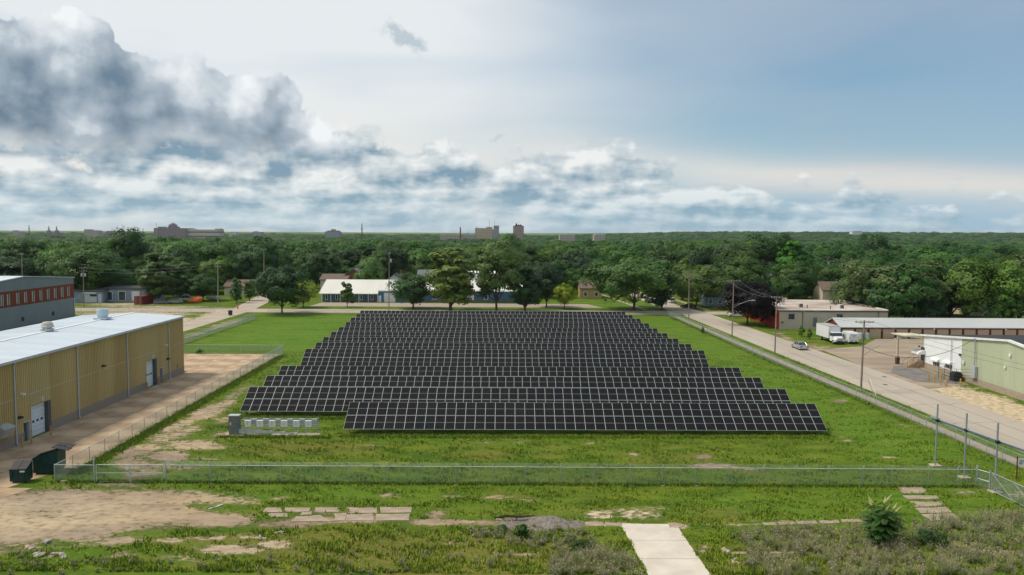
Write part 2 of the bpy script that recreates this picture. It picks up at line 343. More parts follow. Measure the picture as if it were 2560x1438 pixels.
for b in [(300, 1212, 70, 9, .75), (160, 1178, 14, 16, .5), (330, 1128, 90, 16, .95, -.12), (420, 1140, 60, 16, .95), (480, 1112, 70, 14, .9), (590, 1085, 70, 10, .9), (440, 1085, 80, 16, .7, -.2), (560, 1050, 40, 12, .6, -.3), (380, 1160, 90, 12, .6), (520, 1145, 60, 8, .5), (520, 1030, 60, 18, .85, -.3), (450, 1062, 70, 10, .75, -.35), (590, 985, 40, 12, .75, -.5),
          (560, 1010, 40, 9, .8, -.3), (330, 1160, 50, 20, .85), (340, 1192, 45, 10, .8), (250, 1150, 30, 10, .5), (395, 1105, 50, 9, .75, -.3), (640, 970, 22, 6, .6), (690, 900, 22, 5, .8), (350, 1178, 70, 18, .6), (460, 1168, 60, 10, .6), (540, 1118, 40, 7, .7),
          (300, 1352, 60, 12, .8), (420, 1352, 40, 8, .7), (580, 1375, 90, 14, .95), (690, 1360, 50, 11, .9), (450, 1395, 60, 12, .6), (300, 1385, 60, 10, .6), (520, 1345, 60, 7, .6), (620, 1340, 40, 8, .6),
          (850, 1300, 230, 10, .72), (720, 1310, 90, 12, .9), (780, 1282, 120, 12, .55), (1100, 1305, 90, 9, .98), (1200, 1308, 70, 8, .98), (1090, 1285, 34, 10, .85), (1300, 1312, 110, 7, .9), (1130, 1240, 30, 5, .6), (1240, 1243, 40, 6, .7), (970, 1238, 26, 6, .65), (1320, 1250, 40, 6, .6), (700, 1245, 30, 6, .6), (860, 1252, 30, 4, .55),
          (1500, 1288, 45, 13, .88), (1560, 1280, 60, 10, .6), (1600, 1288, 70, 12, .75), (1640, 1270, 40, 7, .6), (1560, 1312, 100, 4, .95), (1700, 1316, 26, 6, .9), (1770, 1312, 30, 5, .6), (1850, 1312, 60, 4, .7), (2000, 1304, 160, 4, .6),
          (1585, 1136, 12, 4, .8), (1760, 1142, 30, 6, .75), (1780, 1165, 60, 8, .9), (1880, 1172, 50, 6, .6), (2120, 1102, 14, 4, .9), (2105, 1093, 30, 4, .5, .5), (2225, 1143, 22, 3, .7), (2100, 1003, 22, 5, .8), (2185, 1185, 26, 4, .55), (1480, 1108, 22, 3, .6), (1300, 1105, 24, 4, .5), (930, 1112, 26, 4, .6), (1210, 1106, 20, 4, .55), (2250, 1060, 60, 4, .45, .45), (1320, 1088, 16, 3, .5),
          (1300, 1385, 60, 6, .7), (1490, 1372, 30, 8, .6), (1530, 1388, 40, 8, .7), (1360, 1425, 40, 8, .5), (1120, 1358, 60, 5, .5), (1000, 1380, 50, 6, .4), (850, 1425, 50, 8, .45), (1760, 1375, 14, 14, .7), (2010, 1383, 180, 4, .85), (2450, 1378, 160, 5, .8), (2150, 1378, 40, 6, .8), (2330, 1360, 60, 6, .5), (2500, 1425, 60, 6, .6), (2420, 1232, 50, 6, .55), (2350, 1292, 60, 12, .75), (2540, 1235, 40, 12, .6), (1850, 1420, 40, 8, .5),
          (520, 792, 60, 10, .9, -.35), (600, 772, 24, 4, .6), (560, 812, 60, 6, .9, -.3), (480, 838, 40, 6, .9, -.3), (430, 800, 60, 10, .9), (330, 784, 160, 7, .9), (260, 760, 90, 5, .95), (420, 768, 120, 4, .7), (230, 766, 60, 4, .9), (560, 770, 60, 3, .5), (620, 760, 40, 4, .4), (1720, 812, 30, 4, .5, .4), (1790, 826, 30, 4, .6, .4), (2060, 945, 16, 3, .9, .4)]: up(blob(*b))
# sandy verge on the right, far lots
up(poly_w([(2230, 940), (2290, 946), (2400, 965), (2480, 990), (2560, 1012), (2700, 1060), (2700, 1130), (2560, 1064), (2433, 1021), (2305, 969)], 14))
up(poly_w([(2310, 925), (2440, 960), (2560, 1005), (2700, 1055), (2700, 1075), (2560, 1030), (2420, 975)], 8) * .45)
up(poly_w([(1930, 828), (1960, 832), (1985, 850), (2040, 862), (2180, 880), (2030, 880), (1960, 850)], 12) * .8)
sand = np.clip(np.maximum.reduce([poly_w([(2200, 930), (2700, 1000), (2700, 1140), (2300, 975)], 30), blob(60, 1290, 300, 60, .45), blob(1560, 1290, 160, 30, .85), blob(530, 1050, 200, 120, .25), blob(520, 800, 200, 40, .9), blob(300, 770, 240, 30, .9), blob(600, 1372, 200, 30, .5)]), 0, 1)
lush = np.maximum.reduce([poly_w([(452, 880), (632, 800), (640, 788), (905, 788), (640, 1010), (720, 885), (640, 870)], 40) * .9, poly_w([(1600, 792), (1660, 792), (2400, 1140), (2200, 1150), (2080, 1070)], 60) * .95, blob(1500, 765, 160, 12, .7), blob(900, 772, 200, 8, .6), blob(2330, 1250, 200, 40, .7), blob(1850, 1260, 200, 30, .6), blob(800, 1235, 300, 14, .5), blob(250, 1206, 110, 12, .8), blob(700, 1195, 300, 14, .5)])
dry = np.maximum.reduce([blob(900, 1370, 500, 70, .8), blob(1100, 1390, 500, 60, .9), blob(500, 1400, 300, 50, .45), blob(760, 1120, 260, 22, .7), blob(1250, 1130, 220, 30, .5), blob(1700, 1150, 200, 40, .55), blob(2050, 1400, 500, 60, .75), blob(1300, 1240, 160, 20, .5), blob(1700, 1290, 260, 30, .55), blob(2040, 1280, 220, 18, .35), blob(1880, 1180, 60, 14, .6), blob(1380, 1400, 180, 40, .8), blob(2150, 890, 160, 20, .4), blob(1900, 855, 100, 12, .5, .4), blob(400, 1010, 200, 80, .4)])
ii = np.arange(len(X)).reshape(GXm.shape)
quads = np.stack([ii[:-1, :-1], ii[:-1, 1:], ii[1:, 1:], ii[1:, :-1]], -1).reshape(-1, 4)

gm = bpy.data.materials.new('grass and bare soil'); gm.use_nodes = True; t = NT(gm.node_tree); bs = t.n['Principled BSDF']
pos = t.node('ShaderNodeNewGeometry').outputs['Position']
def attr(nm): return t.node('ShaderNodeAttribute', attribute_name=nm).outputs['Fac']
def str_(v, s):
    q = t.node('ShaderNodeVectorMath', operation='MULTIPLY'); t.l.new(v, q.inputs[0]); q.inputs[1].default_value = s; return q.outputs[0]
nA = t.noise(pos, .055, 4, .55); nB = t.noise(str_(pos, (.6, 1.2, 1)), .32, 5, .6); nC = t.noise(str_(pos, (.8, 1.1, 1)), 1.5, 5, .65); nD = t.noise(pos, 7.0, 3, .6)
g1 = t.mix(t.mr(nB, .36, .64), (.060, .112, .008), (.150, .188, .015))
g1 = t.mix(t.mul(t.mr(nA, .42, .66), .75), g1, (.092, .170, .011))
g1 = t.mix(t.mul(attr('lush'), t.mr(nB, .25, .75, .55, 1.0)), g1, t.mix(t.mr(nC, .35, .65), (.070, .175, .012), (.140, .245, .022)))
nH = t.noise(str_(pos, (.5, 1.5, 1)), .16, 5, .62)
g1 = t.mix(t.mul(t.mr(nH, .52, .68), .5), g1, (.175, .205, .030))
g1 = t.mix(t.mul(t.mr(nH, .46, .34), .45), g1, (.040, .098, .008))
drm = t.mr(t.add(attr('dry'), t.mul(t.sub(nB, .5), 1.7)), .30, .85)
g1 = t.mix(t.mul(drm, .72), g1, t.mix(t.mr(nC, .35, .65), (.135, .130, .018), (.20, .155, .048)))
g1 = t.mix(t.mul(t.mr(nC, .46, .30), .55), g1, (.028, .066, .007))           # rank tufts
g1 = t.mix(t.mul(t.mr(nC, .56, .72), .38), g1, (.125, .165, .030))
nF = t.noise(str_(pos, (.7, 1.3, 1)), 3.6, 4, .65)
g1 = t.mix(t.mul(t.mr(nD, .35, .65), .30), g1, (.035, .070, .008))
g1 = t.mix(t.mul(t.mr(nF, .56, .70), .45), g1, (.19, .145, .055))
g1 = t.mix(t.mul(t.mr(nF, .44, .32), .35), g1, (.028, .066, .006))
nE = t.noise(str_(pos, (.7, 1.3, 1)), 3.6, 4, .65)
dn = t.add(attr('dirt'), t.add(t.mul(t.sub(nC, .5), 1.5), t.add(t.mul(t.sub(nB, .5), 1.2), t.mul(t.sub(nE, .5), 1.1))))
dm_ = t.mr(dn, .34, .82)
soil = t.mix(t.mr(nB, .35, .65), (.235, .165, .110), (.345, .26, .175))
nG = t.noise(str_(pos, (.5, 1.4, 1)), .13, 3, .55, .6)
soil = t.mix(t.mr(nG, .50, .62), soil, (.40, .295, .18))
soil = t.mix(t.mul(t.mr(nG, .47, .38), .75), soil, (.205, .150, .118))
soil = t.mix(attr('sand'), soil, t.mix(t.mr(nC, .35, .65), (.43, .32, .19), (.56, .46, .32)))
soil = t.mix(t.mul(t.mr(nC, .52, .34), .42), soil, (.145, .110, .080))
soil = t.mix(t.mul(t.mr(nD, .60, .75), .5), soil, (.55, .50, .42))
t.l.new(t.mix(dm_, g1, soil), bs.inputs['Base Color']); bs.inputs['Roughness'].default_value = .95; bs.inputs['Specular IOR Level'].default_value = .1
bn = t.node('ShaderNodeBump'); bn.inputs['Strength'].default_value = .9; bn.inputs['Distance'].default_value = .22
t.l.new(t.mul(t.add(t.mul(nC, .8), t.mul(nD, .3)), t.mr(dm_, 0, 1, 1, .35)), bn.inputs['Height']); t.l.new(bn.outputs[0], bs.inputs['Normal'])
me = npmesh('ground', np.stack([X, Y, Z], 1), quads, gm, smooth=True)
for nm, arr in (('dirt', dirt), ('sand', sand), ('lush', lush), ('dry', dry)):
    at = me.attributes.new(nm, 'FLOAT', 'POINT'); at.data.foreach_set('value', arr.astype(np.float32))
ground = place('ground', me); tag(ground, 'wide ground of patchy grass and bare soil', None, None, 'structure')
# coarse lookup of zones, for scattering plants later
def zone(arr, x, y):
    i = np.clip(np.searchsorted(gx, x), 0, len(gx) - 1); j = np.clip(np.searchsorted(gy, y), 0, len(gy) - 1); return arr.reshape(GXm.shape)[j, i]

# ------------------------------------------------------------------ roads, pavements, slabs
asph = mat('worn pale asphalt', (.40, .34, .275), .9, 0, .10, .12, streak=(1.5, .25, 1), bump=.15, bscale=12, fine=.08)
asph2 = mat('far street asphalt', (.40, .325, .26), .9, 0, .10, .2, fine=.08)
lot_m = mat('gravelly brown lot', (.30, .24, .185), .95, 0, .22, .16, c2=(.38, .29, .20), streak=(.5, 1.6, 1), bump=.3, bscale=8, fine=.12)
dark_asph = mat('dark patched asphalt', (.17, .155, .14), .9, 0, .22, .5)
walk_m = mat('pavement concrete', (.34, .27, .215), .9, 0, .12, .6, fine=.1)
apron_m = mat('stained apron concrete', (.36, .235, .14), .9, 0, .22, .22, c2=(.55, .405, .265), bump=.2, bscale=6, fine=.06)
drive_m = mat('smooth new concrete', (.58, .51, .42), .85, 0, .11, .5, fine=.06)
def sheet(name, poly, z, m, label=None):
    b = MB(); b.prism([(p[0], p[1]) for p in poly], z - .05, z, 0); o = b.build(name, m); return tag(o, label, None, None, 'structure')
def rl(Y): return 47.7 + (224 - Y) * .049                  # inner edge of the right-hand road
road_poly = [(rl(40), 40), (rl(40) + 8.6, 40), (rl(130) + 9.6, 130), (rl(222) + 8.6, 222), (rl(234) + 8.2, 234), (53, 250), (50.5, 280), (47, 340), (40.5, 340), (43.6, 280), (45.2, 250), (rl(234), 234), (rl(222), 222)]
sheet('road', road_poly, .012, asph, 'pale asphalt side road running past the field')
sheet('street', [(-330, 225), (-75, 224.5), (0, 224), (rl(224) + .3, 223.6), (rl(224) + .3, 233.6), (0, 234), (-75, 234.5), (-330, 235)], .008, asph2, 'far cross street behind the solar field')
sheet('street', [(rl(228) + 8.4, 224.5), (86, 226), (180, 232), (180, 241), (86, 234), (rl(228) + 8.4, 233)], .008, asph2, 'cross street continuing east of the junction')
sheet('road', [(-82, 60), (-74.8, 60), (-74.8, 224.6), (-75.5, 234.4), (-79, 262), (-90, 330), (-118, 440), (-125, 440), (-97, 330), (-86.5, 262), (-82, 234.4), (-82, 224.6)], .012, asph2, 'narrow lane passing the tan metal building')
sheet('parking_lot', [(62.2, 118), (70.5, 122), (71.3, 139), (140, 139), (140, 174.5), (80, 174.5), (72, 163), (66, 160.5), (61.6, 158), (61.4, 140)], .006, lot_m, 'brown gravelly lot before the storage units')
sheet('dark_patch', [(63.5, 124), (70.2, 121.5), (70.6, 138), (67, 139), (63.2, 132)], .010, dark_asph, 'dark asphalt patch at the steps')
sheet('parking_strip', [(-62, 243.5), (28, 242.5), (24, 254.5), (-61, 256)], .006, walk_m, 'pale gravel strip along the blue metal building')
sheet('pavement', [(44.3, 218), (45.7, 218), (53.3, 60), (51.7, 60)], .05, walk_m, 'narrow concrete pavement inside the verge')
sheet('pavement', [(39, 236), (40.4, 236), (33, 300), (31.6, 300)], .03, walk_m, 'pavement strip crossing the lawn by the big tree')
sheet('pavement', [(57.5, 236), (59, 236), (55, 300), (53.5, 300)], .03, walk_m, 'pavement strip beyond the junction')
# concrete driveway in the foreground, following the photo's outline
dw = [G(*p) for p in [(1556, 1310), (1622, 1311), (1692, 1311), (1702, 1330), (1778, 1440), (1900, 1620), (1720, 1620), (1622, 1440), (1562, 1330), (1554, 1318)]]
sheet('driveway', [(p.x, p.y) for p in dw], .03, drive_m, 'clean pale concrete driveway stub')
# apron slabs beside the tan building
TX = -53.2                                               # plane of the tan building's long wall
apron = tag(bpy.data.objects.new('apron', None), 'stained concrete apron beside the tan metal building', None, None, 'structure'); COL.objects.link(apron)
random.seed(4)
def slab(poly, m=apron_m, z=.02, par=apron, nm='slab'):
    c = Vector((sum(p[0] for p in poly) / len(poly), sum(p[1] for p in poly) / len(poly), 0)); b = MB()
    b.prism([(p[0] - c.x, p[1] - c.y) for p in poly], -.06, z + random.uniform(-.006, .006)); o = b.build(nm, m); o.location = c; o.parent = par; return o
ys = [64, 70.5, 76.5, 82.5, 88.5, 94.5, 100.5, 106.5, 112.5, 118.5, 124.5, 130.5, 136.5, 142.5, 148.6]
FLX = lambda Y: -42.0 - (Y - 73) * .0135                  # left fence line
for a, b_ in zip(ys[:-1], ys[1:]):
    e0, e1 = FLX(a) - .15, FLX(b_) - .15
    if a < 72: e0, e1 = e0 - 3.2, e1 - .9
    m0, m1 = (TX + e0) / 2, (TX + e1) / 2; g = .03
    slab([(TX + .02, a + g), (m0 - g, a + g), (m1 - g, b_ - g), (TX + .02, b_ - g)]); slab([(m0 + g, a + g), (e0, a + g), (e1, b_ - g), (m1 + g, b_ - g)])
    if a > 128:
        for k in range(3): slab([(TX - 7 * k - .03, a + g), (TX - 7 * k - .03, b_ - g), (TX - 7 * k - 6.97, b_ - g), (TX - 7 * k - 6.97, a + g)])

# joints, crack seals and manholes
tar = mat('tar crack seal', (.10, .09, .08), .8, 0, .2); random.seed(17)
def crack(pts, wd, z, par, nm='crack'):
    b = MB(); P = [Vector((p[0], p[1], 0)) for p in pts]; L_, R_ = [], []
    for k, p in enumerate(P):
        d = (P[min(k + 1, len(P) - 1)] - P[max(k - 1, 0)]).normalized(); n_ = Vector((-d.y, d.x, 0)) * wd * random.uniform(.3, 1); L_.append(p + n_); R_.append(p - n_)
    for k in range(len(P) - 1): b.face([(*R_[k][:2], z), (*R_[k + 1][:2], z), (*L_[k + 1][:2], z), (*L_[k][:2], z)])
    o = b.build(nm, tar); o.parent = par; return o
road_o = [o for o in bpy.data.objects if o.name.startswith('road')][0]
for k in range(15):
    yy = 66 + k * 10.5 + random.uniform(-3, 3); x0 = rl(yy); crack([(x0 + 8.8 * u / 7, yy + random.uniform(-.35, .35) + u * .15) for u in range(8)], .05, .017, road_o)
for x_ in (2.9, 6.1): crack([(rl(60 + 6 * k) + x_ + random.uniform(-.12, .12), 60 + 6 * k) for k in range(27)], .05, .0165, road_o)
for k in range(9):
    sl_ = apron.children[random.randrange(len(apron.children))]; c = sl_.location; crack([(c.x + random.uniform(-.3, .3) + (u - 3) * .8, c.y + (u - 3) * random.uniform(.3, .9)) for u in range(7)], .035, .03, apron)
dwy = [o for o in bpy.data.objects if o.name == 'driveway'][0]
for py_ in (1352, 1398): a_, c_ = G(1562 + (py_ - 1330) * .545, py_), G(1702 + (py_ - 1330) * .69, py_); crack([tuple(a_.lerp(c_, u / 6)) for u in range(7)], .022, .034, dwy, 'joint')
for k, p in enumerate(((2211, 942), (2213, 962))):
    b = MB(); b.lathe([(.36, 0), (.36, .012)], n=16); o = b.build('manhole_cover', dkmetal); q = G(*p); o.location = (q.x, q.y, .010); tag(o, ['rusty round manhole cover in the road, farther from the field gate', 'rusty round manhole cover in the road, nearer the field gate'][k], 'manhole', 'manhole covers in the road')

# ------------------------------------------------------------------ solar array
pv = bpy.data.materials.new('solar cells'); pv.use_nodes = True; t = NT(pv.node_tree); b = t.n['Principled BSDF']
oc = t.node('ShaderNodeTexCoord').outputs['Object']; sx = t.node('ShaderNodeSeparateXYZ'); t.l.new(oc, sx.inputs[0])
def lines(v, period, wdt):
    f = t.m('ABSOLUTE', t.sub(t.m('FRACT', t.add(t.m('DIVIDE', v, period), .5)), .5)); return t.mr(f, wdt / period, wdt * .6 / period)
rnd = t.node('ShaderNodeObjectInfo').outputs['Random']
cell = t.mix(t.mr(rnd, .80, .97), (.0062, .0046, .0044), (.004, .005, .009))
cell = t.mix(t.mul(t.m('FRACT', t.mul(rnd, 7.3)), .8), cell, (.011, .0092, .0092))
cell = t.mix(t.mul(t.noise(oc, 2.0, 3), .5), cell, (.008, .007, .007))
ln = t.m('MAXIMUM', lines(sx.outputs[0], .178, .012), t.mul(lines(sx.outputs[1], .0925, .004), .5))
t.l.new(t.mix(t.mul(ln, .75), cell, (.060, .056, .054)), b.inputs['Base Color']); b.inputs['Roughness'].default_value = .2; b.inputs['Specular IOR Level'].default_value = .09
frame_m = mat('anodised module frame', (.55, .60, .605), .42, .25, .06, 3)
MW, ML, GAP = 1.105, 2.24, .035
fr = .018; hw, hl = MW / 2, ML / 2
m = MB(); zt = .035
for (x0, x1, y0, y1) in ((-hw, hw, -hl, -hl + fr), (-hw, hw, hl - fr, hl), (-hw, -hw + fr, -hl + fr, hl - fr), (hw - fr, hw, -hl + fr, hl - fr)): m.face([(x0, y0, zt), (x1, y0, zt), (x1, y1, zt), (x0, y1, zt)], 0)
m.face([(-hw + fr, -hl + fr, zt - .004), (hw - fr, -hl + fr, zt - .004), (hw - fr, hl - fr, zt - .004), (-hw + fr, hl - fr, zt - .004)], 1)
m.face([(-hw + fr, -.013, zt - .001), (hw - fr, -.013, zt - .001), (hw - fr, .013, zt - .001), (-hw + fr, .013, zt - .001)], 2)
for p, q in (((-hw, -hl), (hw, -hl)), ((hw, -hl), (hw, hl)), ((hw, hl), (-hw, hl)), ((-hw, hl), (-hw, -hl))): m.face([(*p, 0), (*q, 0), (*q, zt), (*p, zt)], 0)
m.face([(-hw, hl, 0), (hw, hl, 0), (hw, -hl, 0), (-hw, -hl, 0)], 0)
mid_m = mat('module mid strip', (.40, .40, .39), .5, 0, .05)
module_me = m.mesh('solar_panel', [frame_m, pv, mid_m])
TILT = math.radians(30); SL = 2 * ML + .11; ZB = .62
ct, st_ = math.cos(TILT), math.sin(TILT); ZT = ZB + SL * st_
tops = [((903.6, 775.4), (1564.7, 780.4)), ((892.9, 784.6), (1582, 788.6)), ((877.9, 794.1), (1601, 797)), ((865.3, 805.4), (1621.8, 808.4)), ((849, 817.2), (1644, 821.7)), ((830.8, 828.7), (1669, 834.2)), ((811, 842.2), (1696, 847.5)), ((792, 856), (1727.4, 860.5)), ((768.2, 870.5), (1762.7, 878)), ((707.3, 912.6), (1850.9, 920.8)), ((671, 937.6), (1903.4, 945.9)), ((627.6, 965.7), (1966.3, 974.4)), ((875.5, 1004.7), (2037.7, 1009.5))]
ORD = ['front', 'second', 'third', 'fourth', 'fifth', 'sixth', 'seventh', 'eighth', 'ninth', 'tenth', 'eleventh', 'twelfth', 'thirteenth']
RANG = math.radians(.35)
leg_me = {}; leg_m = mat('shade-darkened steel leg', (.20, .20, .19), .6, .3, .2)  # legs coloured darker, standing in for the shade under the panels
for k, (pl, pr) in enumerate(tops):
    A, B = G(*pl, ZT), G(*pr, ZT); yc = (A.y + B.y) / 2; n = 48 if k == 12 else 60
    L = B.x - A.x; pitch = L / n
    idx = 12 - k
    lab = 'shorter front row of tilted dark solar panels beside the inverter rack' if idx == 0 else ('last row of tilted solar panels, nearest the tree-lined street' if idx == 12 else '%s row of tilted dark solar panels counted from the barbed wire fence' % ORD[idx])
    r = thing('solar_panel_row', lab, 'solar panels', ((A.x + B.x) / 2, yc - SL * ct, 0), RANG, 'rows of ground-mounted solar panels')
    gscale = (pitch - .014) / MW
    for j in range(n):
        xx = -L / 2 + (j + .5) * pitch
        for row in (0, 1):
            s = hl + row * (ML + .075)
            place('solar_panel', module_me, r, (xx, s * ct, ZB + s * st_ + random.uniform(-.004, .004)), (TILT + random.gauss(0, .0035), random.gauss(0, .003), 0), (gscale, 1, 1))
    for s in (.5, 1.75, 2.9, 4.15):
        q = MB(); q.box((0, s * ct + .06 * st_, ZB + s * st_ - .06 * ct), (L - .1, .06, .08)); q.build('purlin', galv, r)
    nl = int(L // 4.4)
    for j in range(nl + 1):
        xx = -L / 2 + .6 + j * (L - 1.2) / nl
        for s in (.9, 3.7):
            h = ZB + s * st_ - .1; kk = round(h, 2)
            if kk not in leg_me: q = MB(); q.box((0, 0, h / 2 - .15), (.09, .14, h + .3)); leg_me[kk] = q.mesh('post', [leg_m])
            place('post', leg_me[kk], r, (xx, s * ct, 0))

# ------------------------------------------------------------------ inverter rack
GR = G(585, 1088); RY = GR.y; rx0 = G(573, 1088).x; rx1 = G(797, 1088).x
cab_grey = mat('grey enamel cabinet', (.17, .185, .195), .5, .1, .06, 2)
cab_lid = mat('pale cabinet lid', (.45, .47, .47), .5, .1, .06, 2)
inv_w = mat('off-white inverter case', (.76, .76, .71), .45, 0, .05, 2)
inv_g = mat('grey combiner case', (.42, .45, .46), .5, .1, .06, 2)
red_l = mat('red warning sticker', (.55, .06, .03), .5, 0, .05)
b = MB(); b.prism([(rx0 - .4, RY - .55), (rx0 + 1.7, RY - .6), (rx0 + 1.75, RY + .8), (rx0 - .35, RY + .8)], -.05, .10)
tag(b.build('concrete_pad', foot_m), 'pale concrete pad under the grey electrical cabinet', 'pad')
b = MB(); b.prism([(rx1 - 5.4, RY - .45), (rx1 - .1, RY - .6), (rx1 + .15, RY + .9), (rx1 - 5.3, RY + .9)], -.05, .06)
tag(b.build('concrete_pad', foot_m), 'long sandy concrete pad under the inverter rack', 'pad')
cb = thing('electrical_cabinet', 'tall grey electrical cabinet with red warning sticker on concrete pad', 'cabinet', (rx0 + .62, RY, .10))
b = MB(); b.box((0, .1, 1.07), (1.16, .7, 2.14)); b.build('body', cab_grey, cb)
b = MB(); b.box((0, .08, 2.18), (1.24, .84, .09)); b.build('lid', cab_lid, cb)
b = MB(); b.box((.12, -.262, 1.15), (.62, .02, 1.75)); d = b.build('door', cab_grey, cb)
b = MB(); b.box((.36, -.29, 1.2), (.04, .04, .22)); b.build('handle', dkmetal, d)
b = MB(); b.box((-.38, -.262, 1.55), (.15, .02, .2)); b.build('sticker', red_l, cb)
b = MB(); b.box((-.36, -.262, 1.27), (.13, .02, .3)); b.build('sticker', white_p, cb)
rk = thing('inverter_rack', 'galvanised pipe rack carrying six white inverters by the solar panels', 'rack', (rx0, RY, 0))
LR = rx1 - rx0
for j in range(7):
    for yy, top in ((0, 1.95), (.75, 1.9)):
        b = MB(); xx = 1.75 + j * (LR - 1.9) / 6; b.tube([(xx, yy, 0), (xx, yy, top)], .035, 6); b.build('post', galv, rk)
for zz in (1.78, 1.25, .82):
    for yy in (0, .75): b = MB(); b.tube([(1.3, yy, zz), (LR - .1, yy, zz)], .028, 6); b.build('rail', galv, rk)
for j in range(6):
    xe = 1.75 + (j + .82) * (LR - 1.9) / 6 - .45; zz = .72 - j * .085
    b = MB(); b.tube([(1.2, -.22, zz), (xe - .25, -.22, zz), (xe - .08, -.22, zz + .05), (xe, -.2, zz + .22), (xe, -.12, 1.05)], .036, 6); b.build('conduit', galv_w, rk, smooth=True)
for j in range(6):
    xx = rx0 + 1.72 + (j + .36) * (LR - 1.9) / 6
    t_ = thing('inverter', 'off-white box inverter on the rack, %s from the grey cabinet' % ['first', 'second', 'third', 'fourth', 'fifth', 'sixth'][j], 'inverter', (xx, RY - .04, 1.02), 0, 'inverters on the pipe rack')
    b = MB(); b.box((0, -.14, .37), (.70, .22, .74)); b.box((0, -.10, .0), (.3, .14, .12), 1); o = b.build('case', [inv_w, inv_g], t_)
    bv = o.modifiers.new('bevel', 'BEVEL'); bv.width = .03; bv.segments = 2
    b = MB(); b.box((-.02, -.262, .36), (.09, .02, .07)); b.build('switch', dkmetal, t_)
    b = MB(); b.box((-.05, -.258, .62), (.14, .012, .035)); b.build('display', dkmetal, t_)
    b = MB(); b.box((.24, -.258, .62), (.06, .012, .04)); b.build('mark', dkmetal, t_)
    t_ = thing('combiner_box', 'grey combiner box behind the %s inverter from the grey cabinet' % ['first', 'second', 'third', 'fourth', 'fifth', 'sixth'][j], 'electrical box', (xx + .40, RY + .72, 1.02), 0, 'combiner boxes behind the inverters')
    b = MB(); b.box((0, .1, .34), (.58, .22, .66)); b.build('case', inv_g, t_); b = MB(); b.box((0, .09, .685), (.62, .28, .03)); b.build('lid', cab_lid, t_)

# ------------------------------------------------------------------ chain-link fences
wire_m = mat('chain-link wire', (.30, .37, .32), .5, .3, .1, 3)
def fabric(p, q, h, step, r, z0=.03):
    """diagonal wires of a mesh panel from p to q"""
    p = Vector((p[0], p[1], 0)); q = Vector((q[0], q[1], 0)); L = (q - p).length; d = (q - p) / L; nrm = Vector((-d.y, d.x, 0)) * r
    s = np.arange(-h, L, step); V = []; Fc = []
    for sgn in (1, -1):
        for s0 in s:
            a, b_ = (s0, 0.0), (s0 + h, h)
            if a[0] < 0: a = (0, -s0)
            if b_[0] > L: b_ = (L, L - s0)
            if b_[1] - a[1] < .02: continue
            if sgn < 0: a, b_ = (a[0], h - a[1]), (b_[0], h - b_[1])
            A = p + d * a[0] + Vector((0, 0, z0 + a[1])); B = p + d * b_[0] + Vector((0, 0, z0 + b_[1])); ax = (B - A).normalized(); sd = ax.cross(nrm).normalized() * r
            off = [nrm, -nrm * .5 + sd * .87, -nrm * .5 - sd * .87]; i = len(V)
            V += [tuple(A + o) for o in off] + [tuple(B + o) for o in off]
            Fc += [(i, i + 1, i + 4, i + 3), (i + 1, i + 2, i + 5, i + 4), (i + 2, i, i + 3, i + 5)]
    return V, Fc
post_cache = {}
def fence(label, pts, h, step=.10, r=.0042, pr=.034, barb=None, caps=True, rail_m=galv_w, arm=(0, 0)):
    f = thing('chain_link_fence', label, 'fence', (pts[0][0], pts[0][1], 0), 0, None)
    o = Vector((pts[0][0], pts[0][1], 0)); P = [Vector((p[0], p[1], 0)) - o for p in pts]
    key = (h, pr, bool(barb))
    for k, p in enumerate(P):
        if barb and 0 < k:
            b = MB(); b.tube([(0, 0, -.2), (0, 0, h + .05)], pr, 6); po = b.build('post', galv, f); po.location = p
            ax = arm[0] + random.uniform(-.10, .06); ay = arm[1]
            b = MB(); b.tube([(0, 0, h), (ax, ay, h + barb)], [pr * .8, pr * .6], 5); a_ = b.build('barb_arm', white_p, po)
        else:
            kk = (h, pr)
            if kk not in post_cache: b = MB(); b.tube([(0, 0, -.2), (0, 0, h + .06)], pr, 6); post_cache[kk] = b.mesh('post', [galv])
            place('post', post_cache[kk], f, p)
    b = MB(); b.tube([p + Vector((0, 0, h)) for p in P], pr * .75, 6, cap=True); b.build('top_rail', rail_m, f)
    V = []; Fc = []
    for a, c in zip(P[:-1], P[1:]):
        v, q = fabric(a, c, h - .04, step, r); n = len(V); V += v; Fc += [tuple(n + i for i in g) for g in q]
    place('mesh_fabric', npmesh('mesh_fabric', V, Fc, wire_m), f)
    if barb:
        for w_ in range(3):
            u = .35 + .3 * w_; b = MB(); b.tube([p + Vector((arm[0] * u, arm[1] * u, h + barb * u + .02)) for p in P], .006, 4); b.build('barbed_wire', galv, f)
    return f
random.seed(11)
def base_line(xs, a, c): return [G(x, a[1] + (c[1] - a[1]) * (x - a[0]) / (c[0] - a[0])) for x in xs]
fx = [415, 526, 610, 701, 786.5, 873, 968, 1053.6, 1140, 1233, 1314, 1402, 1485, 1574, 1655.6, 1738, 1822, 1906, 1987, 2070, 2156, 2228, 2320, 2392, 2441]
FP = base_line(fx, (236, 1206), (2441, 1218))
ff = fence('long chain-link fence with barbed wire crossing the grass before the solar field', FP, 1.66, .085, .0049, .036, .38, arm=(.02, -.22))
# footings showing at a few posts
for k, i in enumerate((1, 3, 8, 13, 14, 15)):
    b = MB(); b.lathe([(.22, -.05), (.2, .05), (.05, .07)], (0, 0, 0), 8); o = b.build('post_footing', foot_m); o.location = FP[i] + Vector((.02, -.08, 0))
    o.rotation_euler.z = random.uniform(0, 3); tag(o, 'small concrete footing at the foot of a barbed wire fence post', 'footing', 'footings at the barbed wire fence posts')
GA, GB, GC = G(137, 1205), G(236, 1206), G(415, 1206)
fence('short chain-link fence between the driveway gate and the corner post', [GA, GB], 1.62, .085, .0049, .036, None)
